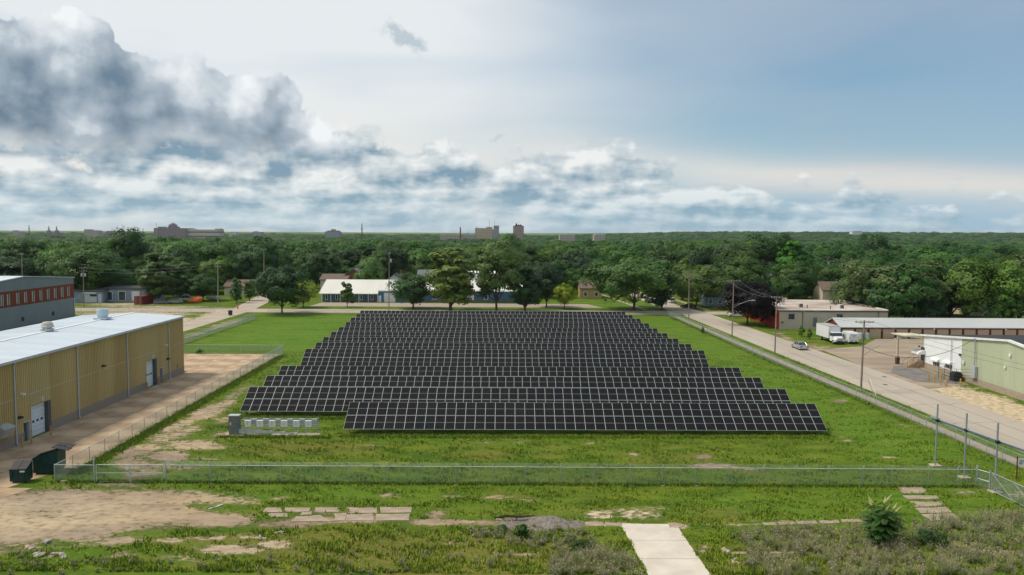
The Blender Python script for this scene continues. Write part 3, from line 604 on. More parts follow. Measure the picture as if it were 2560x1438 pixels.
# double swing gate
gt = thing('swing_gate', 'double chain-link swing gate with a small white sign', 'gate', GB)
d = GC - GB
for e in (0, 1):
    b = MB(); p = d * e; b.tube([p + Vector((0, 0, -.2)), p + Vector((0, 0, 2.12))], .07, 8); b.lathe([(.085, 2.1), (.07, 2.17), (.01, 2.2)], tuple(p), 8); b.build('gate_post', galv, gt)
for a, c in ((.03, .495), (.505, .97)):
    p, q = d * a, d * c; b = MB()
    for zz in (.08, .88, 1.66): b.tube([p + Vector((0, 0, zz)), q + Vector((0, 0, zz))], .03, 6)
    for e in (p, q): b.tube([e + Vector((0, 0, .08)), e + Vector((0, 0, 1.66))], .032, 6)
    lf = b.build('gate_leaf', galv_w, gt); V, Fc = fabric(p, q, 1.55, .085, .0052, .09); place('mesh_fabric', npmesh('mesh_fabric', V, Fc, wire_m), lf)
b = MB(); p = d * .46; b.box((p.x, p.y - .05, 1.33), (.32, .02, .2)); b.build('sign', white_p, gt)
# left side fence along the apron, then behind it
LF = [(FLX(yy), yy) for yy in np.linspace(GA.y, 149.3, 26)]; LF[0] = (GA.x, GA.y)
fence('long chain-link fence beside the concrete apron', LF, 1.6, .11, .0058, .032)
fence('chain-link fence closing off the far end of the apron', [(x_, 149.4) for x_ in np.linspace(FLX(149.3), -75, 9)], 1.6, .13, .007, .03)
fence('chain-link fence between the lane and the green field', [(-66.8, yy) for yy in np.linspace(153, 207, 16)], 1.6, .13, .008, .03)
fence('low chain-link fence along the street behind the solar field', [(-66.8 + (43.4 + 66.8) * k / 30, 218 + k * .09) for k in range(31)], 1.3, .2, .006, .025, rail_m=galv)
fence('chain-link fence along the far street past the lane', [(-83 - 3.4 * k, 222.6) for k in range(22)], 1.4, .22, .006, .028, rail_m=galv)
rf = [G(*p) for p in [(1668, 788), (1722, 813), (1770, 834), (1806, 850), (1837, 865.5), (1868, 880), (1895, 891.5), (1920, 902.5), (1943, 912.5), (1966, 922), (1991, 932.5), (2025, 947), (2047, 957), (2072, 967.7), (2092, 975), (2116.5, 985), (2140, 995), (2165, 1005), (2190, 1017), (2218, 1029), (2247, 1041), (2277, 1055), (2315.6, 1071.6), (2347, 1084.5), (2388, 1102), (2423, 1117), (2466, 1136), (2505, 1153), (2545, 1170), (2590, 1190), (2640, 1212)]]
fence('low chain-link fence between the field and the concrete pavement', rf, 1.42, .12, .005, .030, rail_m=galv)
for p, h_, s_ in (((1881, 889), 1.5, 'farther from'), ((1903.5, 900), 1.6, 'nearer')):
    q = G(*p); t_ = thing('sign_post', 'small white notice on a field fence post, %s the silver car' % s_, 'sign', q, 0, 'white notices at the field fence'); b = MB(); b.tube([(0, 0, -.1), (0, 0, h_)], .03, 5); b.build('post', galv, t_); b = MB(); b.box((0, -.05, h_ - .2), (.3, .02, .5)); b.build('panel', white_p, t_)

# overhead sliding gate frame at the right
PF = [G(2338, 1165), G(2410, 1195), G(2487, 1231)]; HB = 4.62
og = thing('gate_gantry', 'overhead steel gate frame with tall grey posts and pipe track', 'gate frame', PF[0])
tall = [6.25, 6.25, 6.35]; grey_post = mat('grey painted post', (.30, .34, .37), .5, .3, .12, 1)
for p, h_ in zip(PF, tall):
    q = p - PF[0]; b = MB(); b.tube([q + Vector((0, 0, -.1)), q + Vector((0, 0, h_))], .085, 8); po = b.build('post', grey_post, og)
    b = MB(); b.box((q.x + .06, q.y, HB), (.34, .3, .26)); b.build('bracket', dkmetal, po)
d2 = (PF[2] - PF[0]).normalized()
for dz, off_ in ((.09, .18), (-.09, .30)):
    b = MB(); b.tube([-d2 * 1.2 + Vector((off_, 0, HB + dz)), (PF[2] - PF[0]) + d2 * 9 + Vector((off_, 0, HB + dz))], .075, 8); b.build('track', grey_post, og)
for k, p in enumerate(PF[:2] + [PF[2]]):
    b = MB(); b.prism([(p.x - .5, p.y - .45), (p.x + .5, p.y - .4), (p.x + .48, p.y + .42), (p.x - .47, p.y + .45)], -.05, .12)
    tag(b.build('post_footing', foot_m), 'square concrete footing of the %s tall gate frame post' % ['farthest', 'middle', 'nearest'][k], 'footing', 'footings of the gate frame')
# sliding gate leaf and its side panel
A, B = G(2478, 1229), G(2478, 1229) + Vector((1.0, -11.0, 0)); sg = thing('sliding_gate', 'braced chain-link sliding gate leaf under the overhead frame', 'gate', A)
d = B - A; b = MB()
for zz in (.1, 1.72): b.tube([Vector((0, 0, zz)), d + Vector((0, 0, zz))], .035, 6)
for u in (0, .25, .5, .75, 1): b.tube([d * u + Vector((0, 0, .1)), d * u + Vector((0, 0, 1.72))], .034, 6)
b.build('frame', galv, sg)
for u in (0, .25, .5, .75):
    b = MB(); b.tube([d * u + Vector((0, 0, 1.7)), d * (u + .25) + Vector((0, 0, .12))], .012, 5); b.tube([d * u + Vector((0, 0, .12)), d * (u + .25) + Vector((0, 0, 1.7))], .012, 5); b.build('brace', galv, sg)
V, Fc = fabric((0, 0, 0), d, 1.6, .085, .0049, .1); place('mesh_fabric', npmesh('mesh_fabric', V, Fc, wire_m), sg)
q = FP[-1]; sp = thing('fence_panel', 'narrow fence panel with mid rail at the end of the barbed wire fence', 'fence', q)
d = A - q + Vector((-.1, .1, 0)); b = MB(); b.tube([(0, 0, -.2), (0, 0, 2.05)], .075, 8); b.build('post', galv, sp)
b = MB(); b.tube([d + Vector((0, 0, -.1)), d + Vector((0, 0, 1.95))], .07, 8); b.build('post', galv, sp)
b = MB()
for zz in (.85, 1.68): b.tube([Vector((0, 0, zz)), d + Vector((0, 0, zz))], .032, 6)
b.build('rail', galv_w, sp); V, Fc = fabric((0, 0, 0), d, 1.65, .085, .0049); place('mesh_fabric', npmesh('mesh_fabric', V, Fc, wire_m), sp)
q = G(2541, 1199); t_ = thing('sign_post', 'white notice board on a rusty post by the sliding gate', 'sign', q)
b = MB(); b.box((0, 0, 1.1), (.09, .09, 2.3)); b.build('post', mat('rusty post', (.16, .05, .03), .8, 0, .3), t_)
b = MB(); b.box((.42, -.07, 1.72), (.75, .03, .62)); sgn = b.build('panel', white_p, t_)
for k, (w_, zz) in enumerate(((.5, 1.88), (.56, 1.78), (.42, 1.68), (.28, 1.55))): b = MB(); b.box((.42 - (.56 - w_) / 2, -.089, zz), (w_, .006, .035 if k < 3 else .08)); b.build('lettering', dkmetal, sgn)

# ------------------------------------------------------------------ tan metal building (left)
tan_m = mat('tan ribbed cladding', (.455, .325, .13), .55, .05, .10, .12, streak=(1, 1.4, .12), c2=(.54, .405, .18))
trim_m = mat('pale grey trim', (.50, .54, .58), .5, .1, .06)
roof_w = mat('white metal roof', (.56, .61, .67), .5, .05, .07, .25, streak=(.25, 1.6, 1), c2=(.62, .67, .72))
block_m = mat('concrete block plinth', (.33, .275, .225), .9, 0, .14, .5, c2=(.27, .21, .165), fine=.08)
door_w = mat('white sectional door', (.66, .70, .74), .5, 0, .04)
jamb_m = mat('dark door reveal', (.10, .105, .11), .7, 0, .1)
rust_m = mat('rusty stain', (.30, .10, .03), .9, 0, .3, 3)
def hole_rects(u0, u1, z0, z1, holes):
    """split a wall strip into rectangles that leave the holes open"""
    us = sorted({u0, u1, *[h[0] for h in holes], *[h[1] for h in holes]}); out = []
    for a, b in zip(us[:-1], us[1:]):
        hs = sorted([(h[2], h[3]) for h in holes if h[0] <= a + 1e-6 and h[1] >= b - 1e-6]); zc = z0
        for lo_, hi_ in hs:
            if lo_ > zc + 1e-4: out.append((a, b, zc, lo_))
            zc = max(zc, hi_)
        if zc < z1 - 1e-4: out.append((a, b, zc, z1))
    return out
TH, TY0, TY1, TW = 9.3, 58.0, 128.7, 16.2
tb = thing('metal_building', 'long tan ribbed metal building with a white roof', 'building', (TX, TY0, 0), world=True)
def py_on(px_, py_=900): return onX(px_, py_, TX)
d1 = (87.4, 91.2, 3.6); d2_ = (115.4, 118.9, 4.0); md1 = (86.0, 87.0, 2.1); md2 = (119.9, 120.9, 2.25)
holes = [(a, c, -1, h) for a, c, h in (d1, d2_, md1, md2)]
b = MB()
def ribs(b, ya, yb, za, zb, x, pitch=.36, dep=.08, m=0, sgn=1):
    y_ = ya
    while y_ < yb - 1e-6:
        p = min(pitch, yb - y_); a1, a2, a3 = y_ + p * .55, y_ + p * .66, y_ + p * .90
        for (s, e, xs, xe) in ((y_, a1, dep, dep), (a1, a2, dep, 0), (a2, a3, 0, 0), (a3, y_ + p, 0, dep)):
            q = [(x + xs * sgn, s, za), (x + xe * sgn, e, za), (x + xe * sgn, e, zb), (x + xs * sgn, s, zb)]; b.face(q if sgn > 0 else q[::-1], m)
        y_ += p
for a, c, z0, z1 in hole_rects(TY0, TY1, 1.05, TH - .15, holes): ribs(b, a, c, z0, z1, TX - .08, m=1 if z0 > 3 else 0)
b.face([(TX - .06, TY1, 1.05), (TX - TW, TY1, 1.05), (TX - TW, TY1, TH - .1), (TX - TW / 2, TY1, TH + .38), (TX - .06, TY1, TH - .1)])
b.face([(TX - TW, TY1, 0), (TX - TW, TY0, 0), (TX - TW, TY0, TH - .1), (TX - TW, TY1, TH - .1)])
b.face([(TX - TW, TY0, 0), (TX - .06, TY0, 0), (TX - .06, TY0, TH - .1), (TX - TW / 2, TY0, TH + .38), (TX - TW, TY0, TH - .1)])
b.build('wall', [tan_m, mat('newer tan cladding above the doors', (.50, .40, .185), .55, .05, .06, .2, streak=(1, 1.4, .12))], tb)
b = MB(); b.box2((TX + .001, TY0, 5.02), (TX + .006, TY1, 5.06)); b.build('sheet_lap', trim_m, tb)
pl = MB()
for a, c, z0, z1 in hole_rects(TY0, TY1, -.1, 1.05, holes): pl.box2((TX - .3, a, z0), (TX + .03, c, z1))
pl.box2((TX - TW, TY1 - .3, -.1), (TX - .3, TY1 + .03, 1.045)); pl.build('plinth', block_m, tb)
roof = MB(); RX = TX - TW / 2; ZE, ZR = TH, TH + .47
for s0, s1 in ((TX + .22, RX), (RX, TX - TW - .22)):
    z0, z1 = (ZE, ZR) if s1 == RX else (ZR, ZE)
    roof.face([(s0, TY0 - .2, z0), (s0, TY1 + .2, z0), (s1, TY1 + .2, z1), (s1, TY0 - .2, z1)]); roof.face([(s1, TY0 - .2, z1 - .1), (s1, TY1 + .2, z1 - .1), (s0, TY1 + .2, z0 - .1), (s0, TY0 - .2, z0 - .1)])
for yy in (TY0 - .2, TY1 + .2): roof.face([(TX + .22, yy, ZE - .1), (TX + .22, yy, ZE), (RX, yy, ZR), (TX - TW - .22, yy, ZE), (TX - TW - .22, yy, ZE - .1), (RX, yy, ZR - .1)])
ro = roof.build('roof', roof_w, tb)
b = MB()
for k in range(1, 118):                                   # standing seams
    yy = TY0 + k * .6
    for s0, s1, z0, z1 in ((TX + .2, RX, ZE, ZR), (RX, TX - TW - .2, ZR, ZE)):
        i = len(b.v); b.v += [(s0, yy - .015, z0), (s1, yy - .015, z1), (s1, yy, z1 + .03), (s0, yy, z0 + .03), (s0, yy + .015, z0), (s1, yy + .015, z1)]; b.f += [(i, i + 1, i + 2, i + 3), (i + 3, i + 2, i + 5, i + 4)]; b.mi += [0, 0]
tag(b.build('seams', roof_w, ro, org=tuple(tb.location)), kind='stuff')
b = MB(); b.box2((RX - .25, TY0 - .2, ZR + .005), (RX + .25, TY1 + .22, ZR + .06)); b.build('ridge_cap', white_p, ro, org=tuple(tb.location))
b = MB(); b.box2((TX + .222, TY0 - .2, ZE - .26), (TX + .38, TY1 + .22, ZE + .02)); b.build('gutter', trim_m, tb)
b = MB(); b.box2((TX - .05, TY0, ZE - .34), (TX + .05, TY1 + .05, ZE - .10)); b.build('fascia', trim_m, tb)
for yy in (72.0, 84.5, 96.9, 109.6, 123.0):
    b = MB(); b.tube([(TX + .30, yy, ZE - .2), (TX + .12, yy, ZE - .7), (TX + .12, yy, .25), (TX + .30, yy, .1)], .075, 6); b.build('downspout', trim_m, tb)
def sect_door(par, y0, y1, h, name='garage_door'):
    b = MB(); n = 7
    for k in range(n): b.box2((TX - .5, y0 + .02, h * k / n + .02), (TX - .44, y1 - .55, h * (k + 1) / n - .015))
    b.box2((TX - .56, y0, 0), (TX - .505, y1 - .5, h)); o = b.build(name, door_w, par)
    for u in (.18, .42, .66):
        yy = y0 + u * (y1 - .5 - y0) + .25; w_ = MB(); w_.box2((TX - .44, yy, h * .43), (TX - .425, yy + .42, h * .43 + .26)); w_.build('pane', glassd, o, org=tuple(tb.location))
    r = MB(); r.box2((TX - .56, y1 - .5, 0), (TX - .02, y1 - .012, h)); r.box2((TX - .5, y0, h - .02), (TX - .02, y1 - .5, h + .06)); r.build('door_reveal', jamb_m, par)
sect_door(tb, *d1); sect_door(tb, *d2_)
for (a, c, h) in (md1, md2):
    b = MB(); b.box2((TX - .35, a, 0), (TX - .28, c, h)); o = b.build('door', jamb_m, tb); b = MB(); b.box2((TX - .279, a + .3, h * .5), (TX - .27, c - .3, h - .2)); b.build('pane', glassd, o, org=tuple(tb.location))
    b = MB(); b.box2((TX - .3, c - .08, 0), (TX + .06, c + .04, h + .08)); b.box2((TX - .3, a - .04, h), (TX + .06, c - .08, h + .08)); b.build('door_frame', trim_m, tb)
lamp_w = mat('lamp housing', (.75, .72, .62), .4, 0, .05)
for yy, zz, mm in ((85.7, 5.35, lamp_w), (103.0, 5.5, dkmetal), (121.8, 5.5, lamp_w), (85.2, 2.9, dkmetal), (122.4, 3.3, dkmetal)):
    b = MB(); b.box2((TX + .0, yy - .18, zz - .12), (TX + .12, yy + .18, zz + .14)); b.prism([(TX + .12, yy - .22), (TX + .42, yy - .2), (TX + .42, yy + .2), (TX + .12, yy + .22)], zz - .08, zz + .1); b.build('wall_lamp', mm, tb)
for yy in (89.6, 117.6):
    b = MB(); zz = 3.6 if yy < 100 else 4.0; b.box2((TX + .0, yy - .2, zz + .2), (TX + .05, yy + .2, zz + .7)); b.build('door_plate', trim_m, tb)
b = MB(); b.box2((TX + .001, 126.0, 1.1), (TX + .012, 126.3, 1.9)); b.build('rust_patch', rust_m, tb)
# hood at the left edge of the photo
b = MB(); hy = 82.2
b.face([(TX + .02, hy - .9, 2.9), (TX + .02, hy + .9, 2.9), (TX + 1.0, hy + .9, 2.5), (TX + 1.0, hy - .9, 2.5)]); b.face([(TX + 1.0, hy - .9, 2.5), (TX + 1.0, hy + .9, 2.5), (TX + .7, hy + .9, 1.6), (TX + .7, hy - .9, 1.6)]); b.face([(TX + .02, hy + .9, 2.9), (TX + .02, hy + .9, 1.4), (TX + .7, hy + .9, 1.6), (TX + 1.0, hy + .9, 2.5)]); b.face([(TX + .02, hy - .9, 2.9), (TX + 1.0, hy - .9, 2.5), (TX + .7, hy - .9, 1.6), (TX + .02, hy - .9, 1.4)])
b.build('vent_hood', galv, tb)
# roof vents stand on the ridge
beige = mat('beige vent cowl', (.46, .42, .37), .6, 0, .08); ltblue = mat('pale blue vent drum', (.46, .56, .62), .5, .1, .06)
v = onX(119, 832, RX); t_ = thing('roof_vent', 'beige mushroom roof vent on the white roof', 'roof vent', (RX, v.y, ZR + .055))
b = MB(); b.box((0, 0, .14), (1.15, 1.15, .28)); b.build('curb', galv, t_); b = MB(); b.lathe([(.55, .28), (.55, .5), (.78, .5), (.80, .62), (.72, .72), (.66, .98), (.52, 1.16), (.2, 1.22)], n=16); b.build('cowl', beige, t_, smooth=False)
v = onX(257, 803, RX); t_ = thing('roof_vent', 'pale blue drum-shaped roof fan on the white roof', 'roof vent', (RX, v.y, ZR + .055))
b = MB(); b.box((0, 0, .1), (1.9, 1.9, .2)); b.build('curb', trim_m, t_); b = MB(); b.lathe([(.72, .2), (.72, .55), (.80, .57), (.80, 1.42), (.76, 1.46), (.70, 1.42), (.70, 1.2)], n=18); b.build('drum', ltblue, t_)
# bollards
def bollard(p, label, h=1.15, r=.085):
    b = MB(); b.lathe([(r, -.1), (r, h - .06), (r * .75, h - .01), (r * .2, h)], n=10); o = b.build('bollard', yellow); o.location = p; o.rotation_euler.z = random.random(); return tag(o, label, 'bollard', 'yellow bollards')
for p, l in (((127, 1089), 'yellow bollard on the far side of the nearer garage door'), ((79, 1110), 'yellow bollard on the near side of the nearer garage door'), ((56, 1121), 'yellow bollard in front of the nearer side door of the tan building'), ((369, 976), 'yellow bollard on the near side of the farther garage door'), ((400, 962), 'yellow bollard beside the farther dark side door'), ((410, 957), 'yellow bollard between the farther side door and the downspout')): bollard(G(*p), l)

# dumpsters
dgreen = mat('dark green dumpster paint', (.010, .045, .036), .45, .1, .25, 2); dlid = mat('black plastic lid', (.018, .017, .020), .45, 0, .2)
def dumpster(label, loc, rz, w_, dp, hf, hb, lid_open):
    t_ = thing('dumpster', label, 'dumpster', loc, rz)
    b = MB(); pr = [(-dp / 2, .14), (dp / 2 - .1, .14), (dp / 2, .4), (dp / 2, hb), (-dp / 2, hf)]
    for s in (-1, 1): q = [(s * w_ / 2, y_, z_) for y_, z_ in pr]; b.face(q if s > 0 else q[::-1])
    for (a, c) in zip(pr, pr[1:] + pr[:1]):
        if (a, c) == (pr[3], pr[4]): continue
        b.face([(-w_ / 2, *a), (w_ / 2, *a), (w_ / 2, *c), (-w_ / 2, *c)][::-1])
    b.build('bin', dgreen, t_)
    b = MB()
    for s in (-1, 1): b.box((s * (w_ / 2 + .05), 0, hf * .62), (.1, dp * .7, .16))
    for k in range(3): b.box((-w_ / 2 + (k + .5) * w_ / 3, -dp / 2 - .03, hf * .5), (.07, .06, hf * .6))
    b.box((0, -dp / 2 - .03, hf - .05), (w_ + .04, .08, .1)); b.build('rim_and_pockets', dgreen, t_)
    for s in (-1, 1):
        b = MB(); x0 = s * w_ / 4
        if lid_open: q = [(x0 - w_ / 4 + .02, dp * .5 - .55, hb + .36), (x0 + w_ / 4 - .02, dp * .5 - .55, hb + .36), (x0 + w_ / 4 - .02, dp * .5 + 1.0, hb + .1 - .06 * s), (x0 - w_ / 4 + .02, dp * .5 + 1.0, hb + .1 - .06 * s)]
        else: q = [(x0 - w_ / 4 + .02, -dp / 2 - .06, hf + .04), (x0 + w_ / 4 - .02, -dp / 2 - .06, hf + .04), (x0 + w_ / 4 - .02, dp / 2 + .03, hb + .04), (x0 - w_ / 4 + .02, dp / 2 + .03, hb + .04)]
        b.face(q); b.face([(p[0], p[1], p[2] - .04) for p in q][::-1])
        for i in range(4): a, c = q[i], q[(i + 1) % 4]; b.face([(a[0], a[1], a[2] - .04), (c[0], c[1], c[2] - .04), c, a])
        b.build('lid', dlid, t_)
    b = MB(); b.box((w_ * .25, -dp / 2 - .065, hf * .86), (.42, .01, .15)); b.build('label', white_p, t_)
    for sx_ in (-1, 1):
        for sy_ in (-1, 1): b = MB(); b.lathe([(.07, 0), (.07, .15)], (sx_ * (w_ / 2 - .2), sy_ * (dp / 2 - .25), 0), 8); b.build('caster', rubber, t_)
    return t_
p = G(50, 1207); dumpster('smaller green dumpster with closed black lid on the concrete', (p.x - .1, p.y + .4, .03), .12, 1.5, 1.15, 1.25, 1.75, False)
p = G(98, 1187); dumpster('larger dark green dumpster with its black lid flung open', (p.x + .45, p.y + 1.0, .03), -1.42, 1.9, 2.2, 1.55, 2.2, True)
p = G(126, 1178); b = MB(); b.lathe([(.11, -.05), (.11, 1.55), (.03, 1.6)], n=10); o = b.build('bollard', foot_m); o.location = (p.x, p.y + .6, 0); tag(o, 'tan concrete guard post behind the open dumpster', 'bollard')
b = MB(); b.box((0, 0, .08), (.62, .3, .2)); o = b.build('concrete_block', foot_m); o.location = G(161, 1206); tag(o, 'pale concrete block lying by the corner of the fence', 'block')

# ------------------------------------------------------------------ grey building with a red window band
gb_m = mat('grey metal cladding', (.205, .235, .265), .55, .1, .05, .3, streak=(1, 1, .1)); red_m = mat('rust red cladding', (.20, .035, .015), .6, 0, .1, 1); gb_low = mat('lower grey cladding', (.235, .265, .295), .55, .1, .05, .3)
sill_m = mat('window surround', (.50, .50, .48), .5, 0, .1)
GXp, GY0, GY1 = -117.0, 165.0, 213.0; zr_at = lambda yy: 10.35 + max(0, (213 - yy)) / 22 * 1.5 if yy > 191 else 11.85 - (191 - yy) / 22 * 1.5
gb = thing('grey_building', 'grey two-storey metal building with a rust red window band', 'building', (GXp, GY0, 0), world=True)
wy = [onX(px_, 730, GXp).y for px_ in (4, 20, 43.5, 63, 82.5, 101.5, 120, 137.5, 155, 171)]
wins = [(yy - .52, yy + .52, 5.35, 8.15) for yy in wy]
b = MB(); Zb0, Zb1 = 4.95, 8.65
b.box2((GXp - .35, GY0, -.1), (GXp, GY1, Zb0)); lo_ = b.build('wall', gb_low, gb)
b = MB(); Yr = 191
b.prism([(GXp - .35, GY0), (GXp, GY0), (GXp, GY1), (GXp - .35, GY1)], Zb1, 10.0)
for X_ in (GXp, GXp - .35): b.face([(X_, GY0, 10.0), (X_, GY1, 10.0), (X_, GY1, zr_at(GY1)), (X_, Yr, zr_at(Yr)), (X_, GY0, zr_at(GY0))][::1 if X_ == GXp else -1])
b.box2((GXp - 40, GY1 - .35, -.1), (GXp - .35, GY1, 10.2)); b.box2((GXp - 40, GY0, -.1), (GXp - .35, GY0 + .35, 10.2)); b.build('gable', gb_m, gb)
b = MB()
for a, c, z0, z1 in hole_rects(GY0, GY1, Zb0, Zb1, [(max(w_[0], GY0), w_[1], w_[2], w_[3]) for w_ in wins]): b.box2((GXp - .3, a, z0), (GXp + .03, c, z1))
b.box2((GXp - .34, GY1 + .002, Zb0), (GXp + .03, GY1 + .03, Zb1)); b.build('window_band', red_m, gb)
for w_ in wins:
    b = MB(); b.box2((GXp - .22, w_[0], w_[2]), (GXp - .18, w_[1], w_[3])); o = b.build('window', glassd, gb)
    b = MB(); b.box2((GXp - .18, w_[0] + .1, w_[2] + .1), (GXp - .15, w_[1] - .35, w_[3] - .12)); b.build('blind', sill_m, o, org=tuple(gb.location)); b = MB(); b.box2((GXp - .17, w_[1] - .1, w_[2]), (GXp + .05, w_[1] + .02, w_[3])); b.build('frame', sill_m, o, org=tuple(gb.location))
b = MB()
for yy0, yy1 in ((GY0 - .3, Yr), (Yr, GY1 + .3)):
    z0, z1 = zr_at(yy0) + .06, zr_at(yy1) + .06; b.face([(GXp + .25, yy0, z0), (GXp + .25, yy1, z1), (GXp - 42, yy1, z1), (GXp - 42, yy0, z0)][::-1]); b.face([(GXp + .25, yy0, z0 - .2), (GXp + .25, yy1, z1 - .2), (GXp + .25, yy1, z1), (GXp + .25, yy0, z0)])
b.build('roof', roof_w, gb)
for px_, py_ in ((57, 798), (133, 784)):
    q = onX(px_, py_, GXp); b = MB(); b.box2((GXp + .002, q.y - .55, q.z - .5), (GXp + .02, q.y + .55, q.z + .5)); b.build('louvre', dkmetal, gb)
b = MB(); b.tube([(GXp + .12, GY1 - .1, 4.8), (GXp + .12, GY1 - .1, .1)], .1, 6); b.build('downspout', white_p, gb)

# ------------------------------------------------------------------ low sheds and small buildings
shed_blue = mat('weathered blue-grey boards', (.22, .29, .36), .8, 0, .14, .8); shed_roof = mat('dark felt roof', (.055, .052, .052), .9, 0, .3, .5)
def simple_block(name, label, cat, x0, x1, y0, y1, h, wallm, roofm, over=.3, rise=.0, axis_='x', rt=.22):
    t_ = thing(name, label, cat, ((x0 + x1) / 2, y0, 0), world=True); b = MB(); b.box2((x0, y0, -.1), (x1, y1, h)); wl = b.build('wall', wallm, t_)
    b = MB(); a, c, d_, e = x0 - over, x1 + over, y0 - over, y1 + over
    if rise == 0: b.box2((a, d_, h + .004), (c, e, h + rt))
    elif axis_ == 'x':
        ym = (y0 + y1) / 2; q = [(d_, h - .02), (ym, h + rise), (e, h - .02)]
        for (ya, za), (yb, zb) in zip(q[:-1], q[1:]):
            b.face([(a, ya, za + rt), (c, ya, za + rt), (c, yb, zb + rt), (a, yb, zb + rt)]); b.face([(a, yb, zb), (c, yb, zb), (c, ya, za), (a, ya, za)])
        for X_ in (a, c): b.face([(X_, d_, h - .02), (X_, ym, h + rise), (X_, e, h - .02), (X_, e, h - .02 + rt), (X_, ym, h + rise + rt), (X_, d_, h - .02 + rt)])
        for Y_ in (d_, e): b.face([(a, Y_, h - .02), (c, Y_, h - .02), (c, Y_, h - .02 + rt), (a, Y_, h - .02 + rt)])
        for X_ in (x0 + .01, x1 - .01): g = MB(); g.face([(X_, y0, h), (X_, y1, h), (X_, ym, h + rise)]); g.build('gable', wallm, t_)
    else:
        xm = (x0 + x1) / 2; q = [(a, h - .02), (xm, h + rise), (c, h - .02)]
        for (xa, za), (xb, zb) in zip(q[:-1], q[1:]):
            b.face([(xa, d_, za + rt), (xb, d_, zb + rt), (xb, e, zb + rt), (xa, e, za + rt)]); b.face([(xa, e, za), (xb, e, zb), (xb, d_, zb), (xa, d_, za)])
        for Y_ in (d_, e): b.face([(a, Y_, h - .02), (xm, Y_, h + rise), (c, Y_, h - .02), (c, Y_, h - .02 + rt), (xm, Y_, h + rise + rt), (a, Y_, h - .02 + rt)])
        for X_ in (a, c): b.face([(X_, d_, h - .02), (X_, e, h - .02), (X_, e, h - .02 + rt), (X_, d_, h - .02 + rt)])
        for Y_ in (y0 + .01, y1 - .01): g = MB(); g.face([(x0, Y_, h), (x1, Y_, h), (xm, Y_, h + rise)]); g.build('gable', wallm, t_)
    b.build('roof', roofm, t_); return t_
def front_panel(par, name, x0, x1, z0, z1, y_, m_, fr_=None, thick=.06):
    b = MB(); b.box2((x0, y_ - thick, z0), (x1, y_ - .004, z1)); o = b.build(name, m_, par)
    if fr_:
        f_ = MB(); w_ = .14
        f_.box2((x0 - w_, y_ - thick - .05, z1), (x1 + w_, y_ - .003, z1 + w_)); f_.box2((x0 - w_, y_ - thick - .05, z0 - w_), (x1 + w_, y_ - .003, z0)); f_.box2((x0 - w_, y_ - thick - .05, z0), (x0, y_ - .003, z1)); f_.box2((x1, y_ - thick - .05, z0), (x1 + w_, y_ - .003, z1)); f_.build('frame', fr_, o, org=tuple(par.location))
    return o
def bx(px_, Y_): return (px_ - CX) / F * Y_                # x of a column of the photo at depth Y
Ysh = 253.0
s1 = simple_block('workshop_shed', 'low weathered blue-grey workshop with dark flat roof behind the street', 'building', bx(256, Ysh), bx(364, Ysh), Ysh, Ysh + 14, 4.3, shed_blue, shed_roof, .5, .35, 'x')
for a, c, z0, z1, m_ in ((262, 277, .7, 3.3, glassd), (294, 310, .7, 3.4, glassd), (326, 346, .5, 3.6, white_p)):
    front_panel(s1, 'window' if m_ is glassd else 'garage_door', bx(a, Ysh), bx(c, Ysh), z0, z1, Ysh, m_, white_p if m_ is glassd else None)
s2 = simple_block('workshop_shed', 'lower blue-grey garage wing left of the weathered workshop', 'building', bx(150, Ysh - 3), bx(254, Ysh - 3), Ysh - 3, Ysh + 12, 3.7, shed_blue, shed_roof, .4, .25, 'x')
for a, c, z0, z1, m_ in ((184, 204, .2, 2.8, shed_blue), (208, 238, .2, 3.0, trim_m), (242, 250, .1, 2.9, trim_m)): front_panel(s2, 'garage_door', bx(a, Ysh - 3), bx(c, Ysh - 3), z0, z1, Ysh - 3, m_)
front_panel(s2, 'awning', bx(205, Ysh - 3), bx(238, Ysh - 3), 3.05, 3.35, Ysh - 3, white_p, None, .5); front_panel(s2, 'window', bx(222, Ysh - 3), bx(238, Ysh - 3), 2.1, 2.75, Ysh - 3.08, glassd)
# shipping container
cont_m = mat('red container steel', (.20, .035, .025), .6, .1, .15, 2); p = G(336, 762); q = G(369, 752)
ct_ = thing('shipping_container', 'rust red shipping container standing by the workshop', 'container', (p.x, p.y, 0), math.radians(-8))
b = MB(); W_, L_, H_ = 2.6, 7.5, 2.6
for k in range(26):
    y0 = L_ * k / 26; dd = .05 if k % 2 else 0
    for s in (0, W_): b.box2((s - .04 + (dd if s == 0 else -dd), y0, .15), (s + .04 + (dd if s == 0 else -dd), y0 + L_ / 26, H_ - .12))
b.box2((0, L_ - .06, .1), (W_, L_, H_)); b.build('side', cont_m, ct_); b = MB(); b.box2((-.05, -.05, H_ - .12), (W_ + .05, L_ + .03, H_)); b.build('roof', cont_m, ct_)
b = MB(); b.box2((-.05, -.05, 0), (W_ + .05, L_ + .03, .15)); b.build('floor_frame', cont_m, ct_)
for s in (0, 1):
    b = MB(); b.box2((s * W_ / 2 + .03, -.02, .17), (s * W_ / 2 + W_ / 2 - .03, .06, H_ - .14)); o = b.build('door', cont_m, ct_)
    for u in (.3, .7): r = MB(); r.tube([(s * W_ / 2 + u * W_ / 2, -.06, .2), (s * W_ / 2 + u * W_ / 2, -.06, H_ - .2)], .03, 5); r.build('lock_rod', trim_m, o)

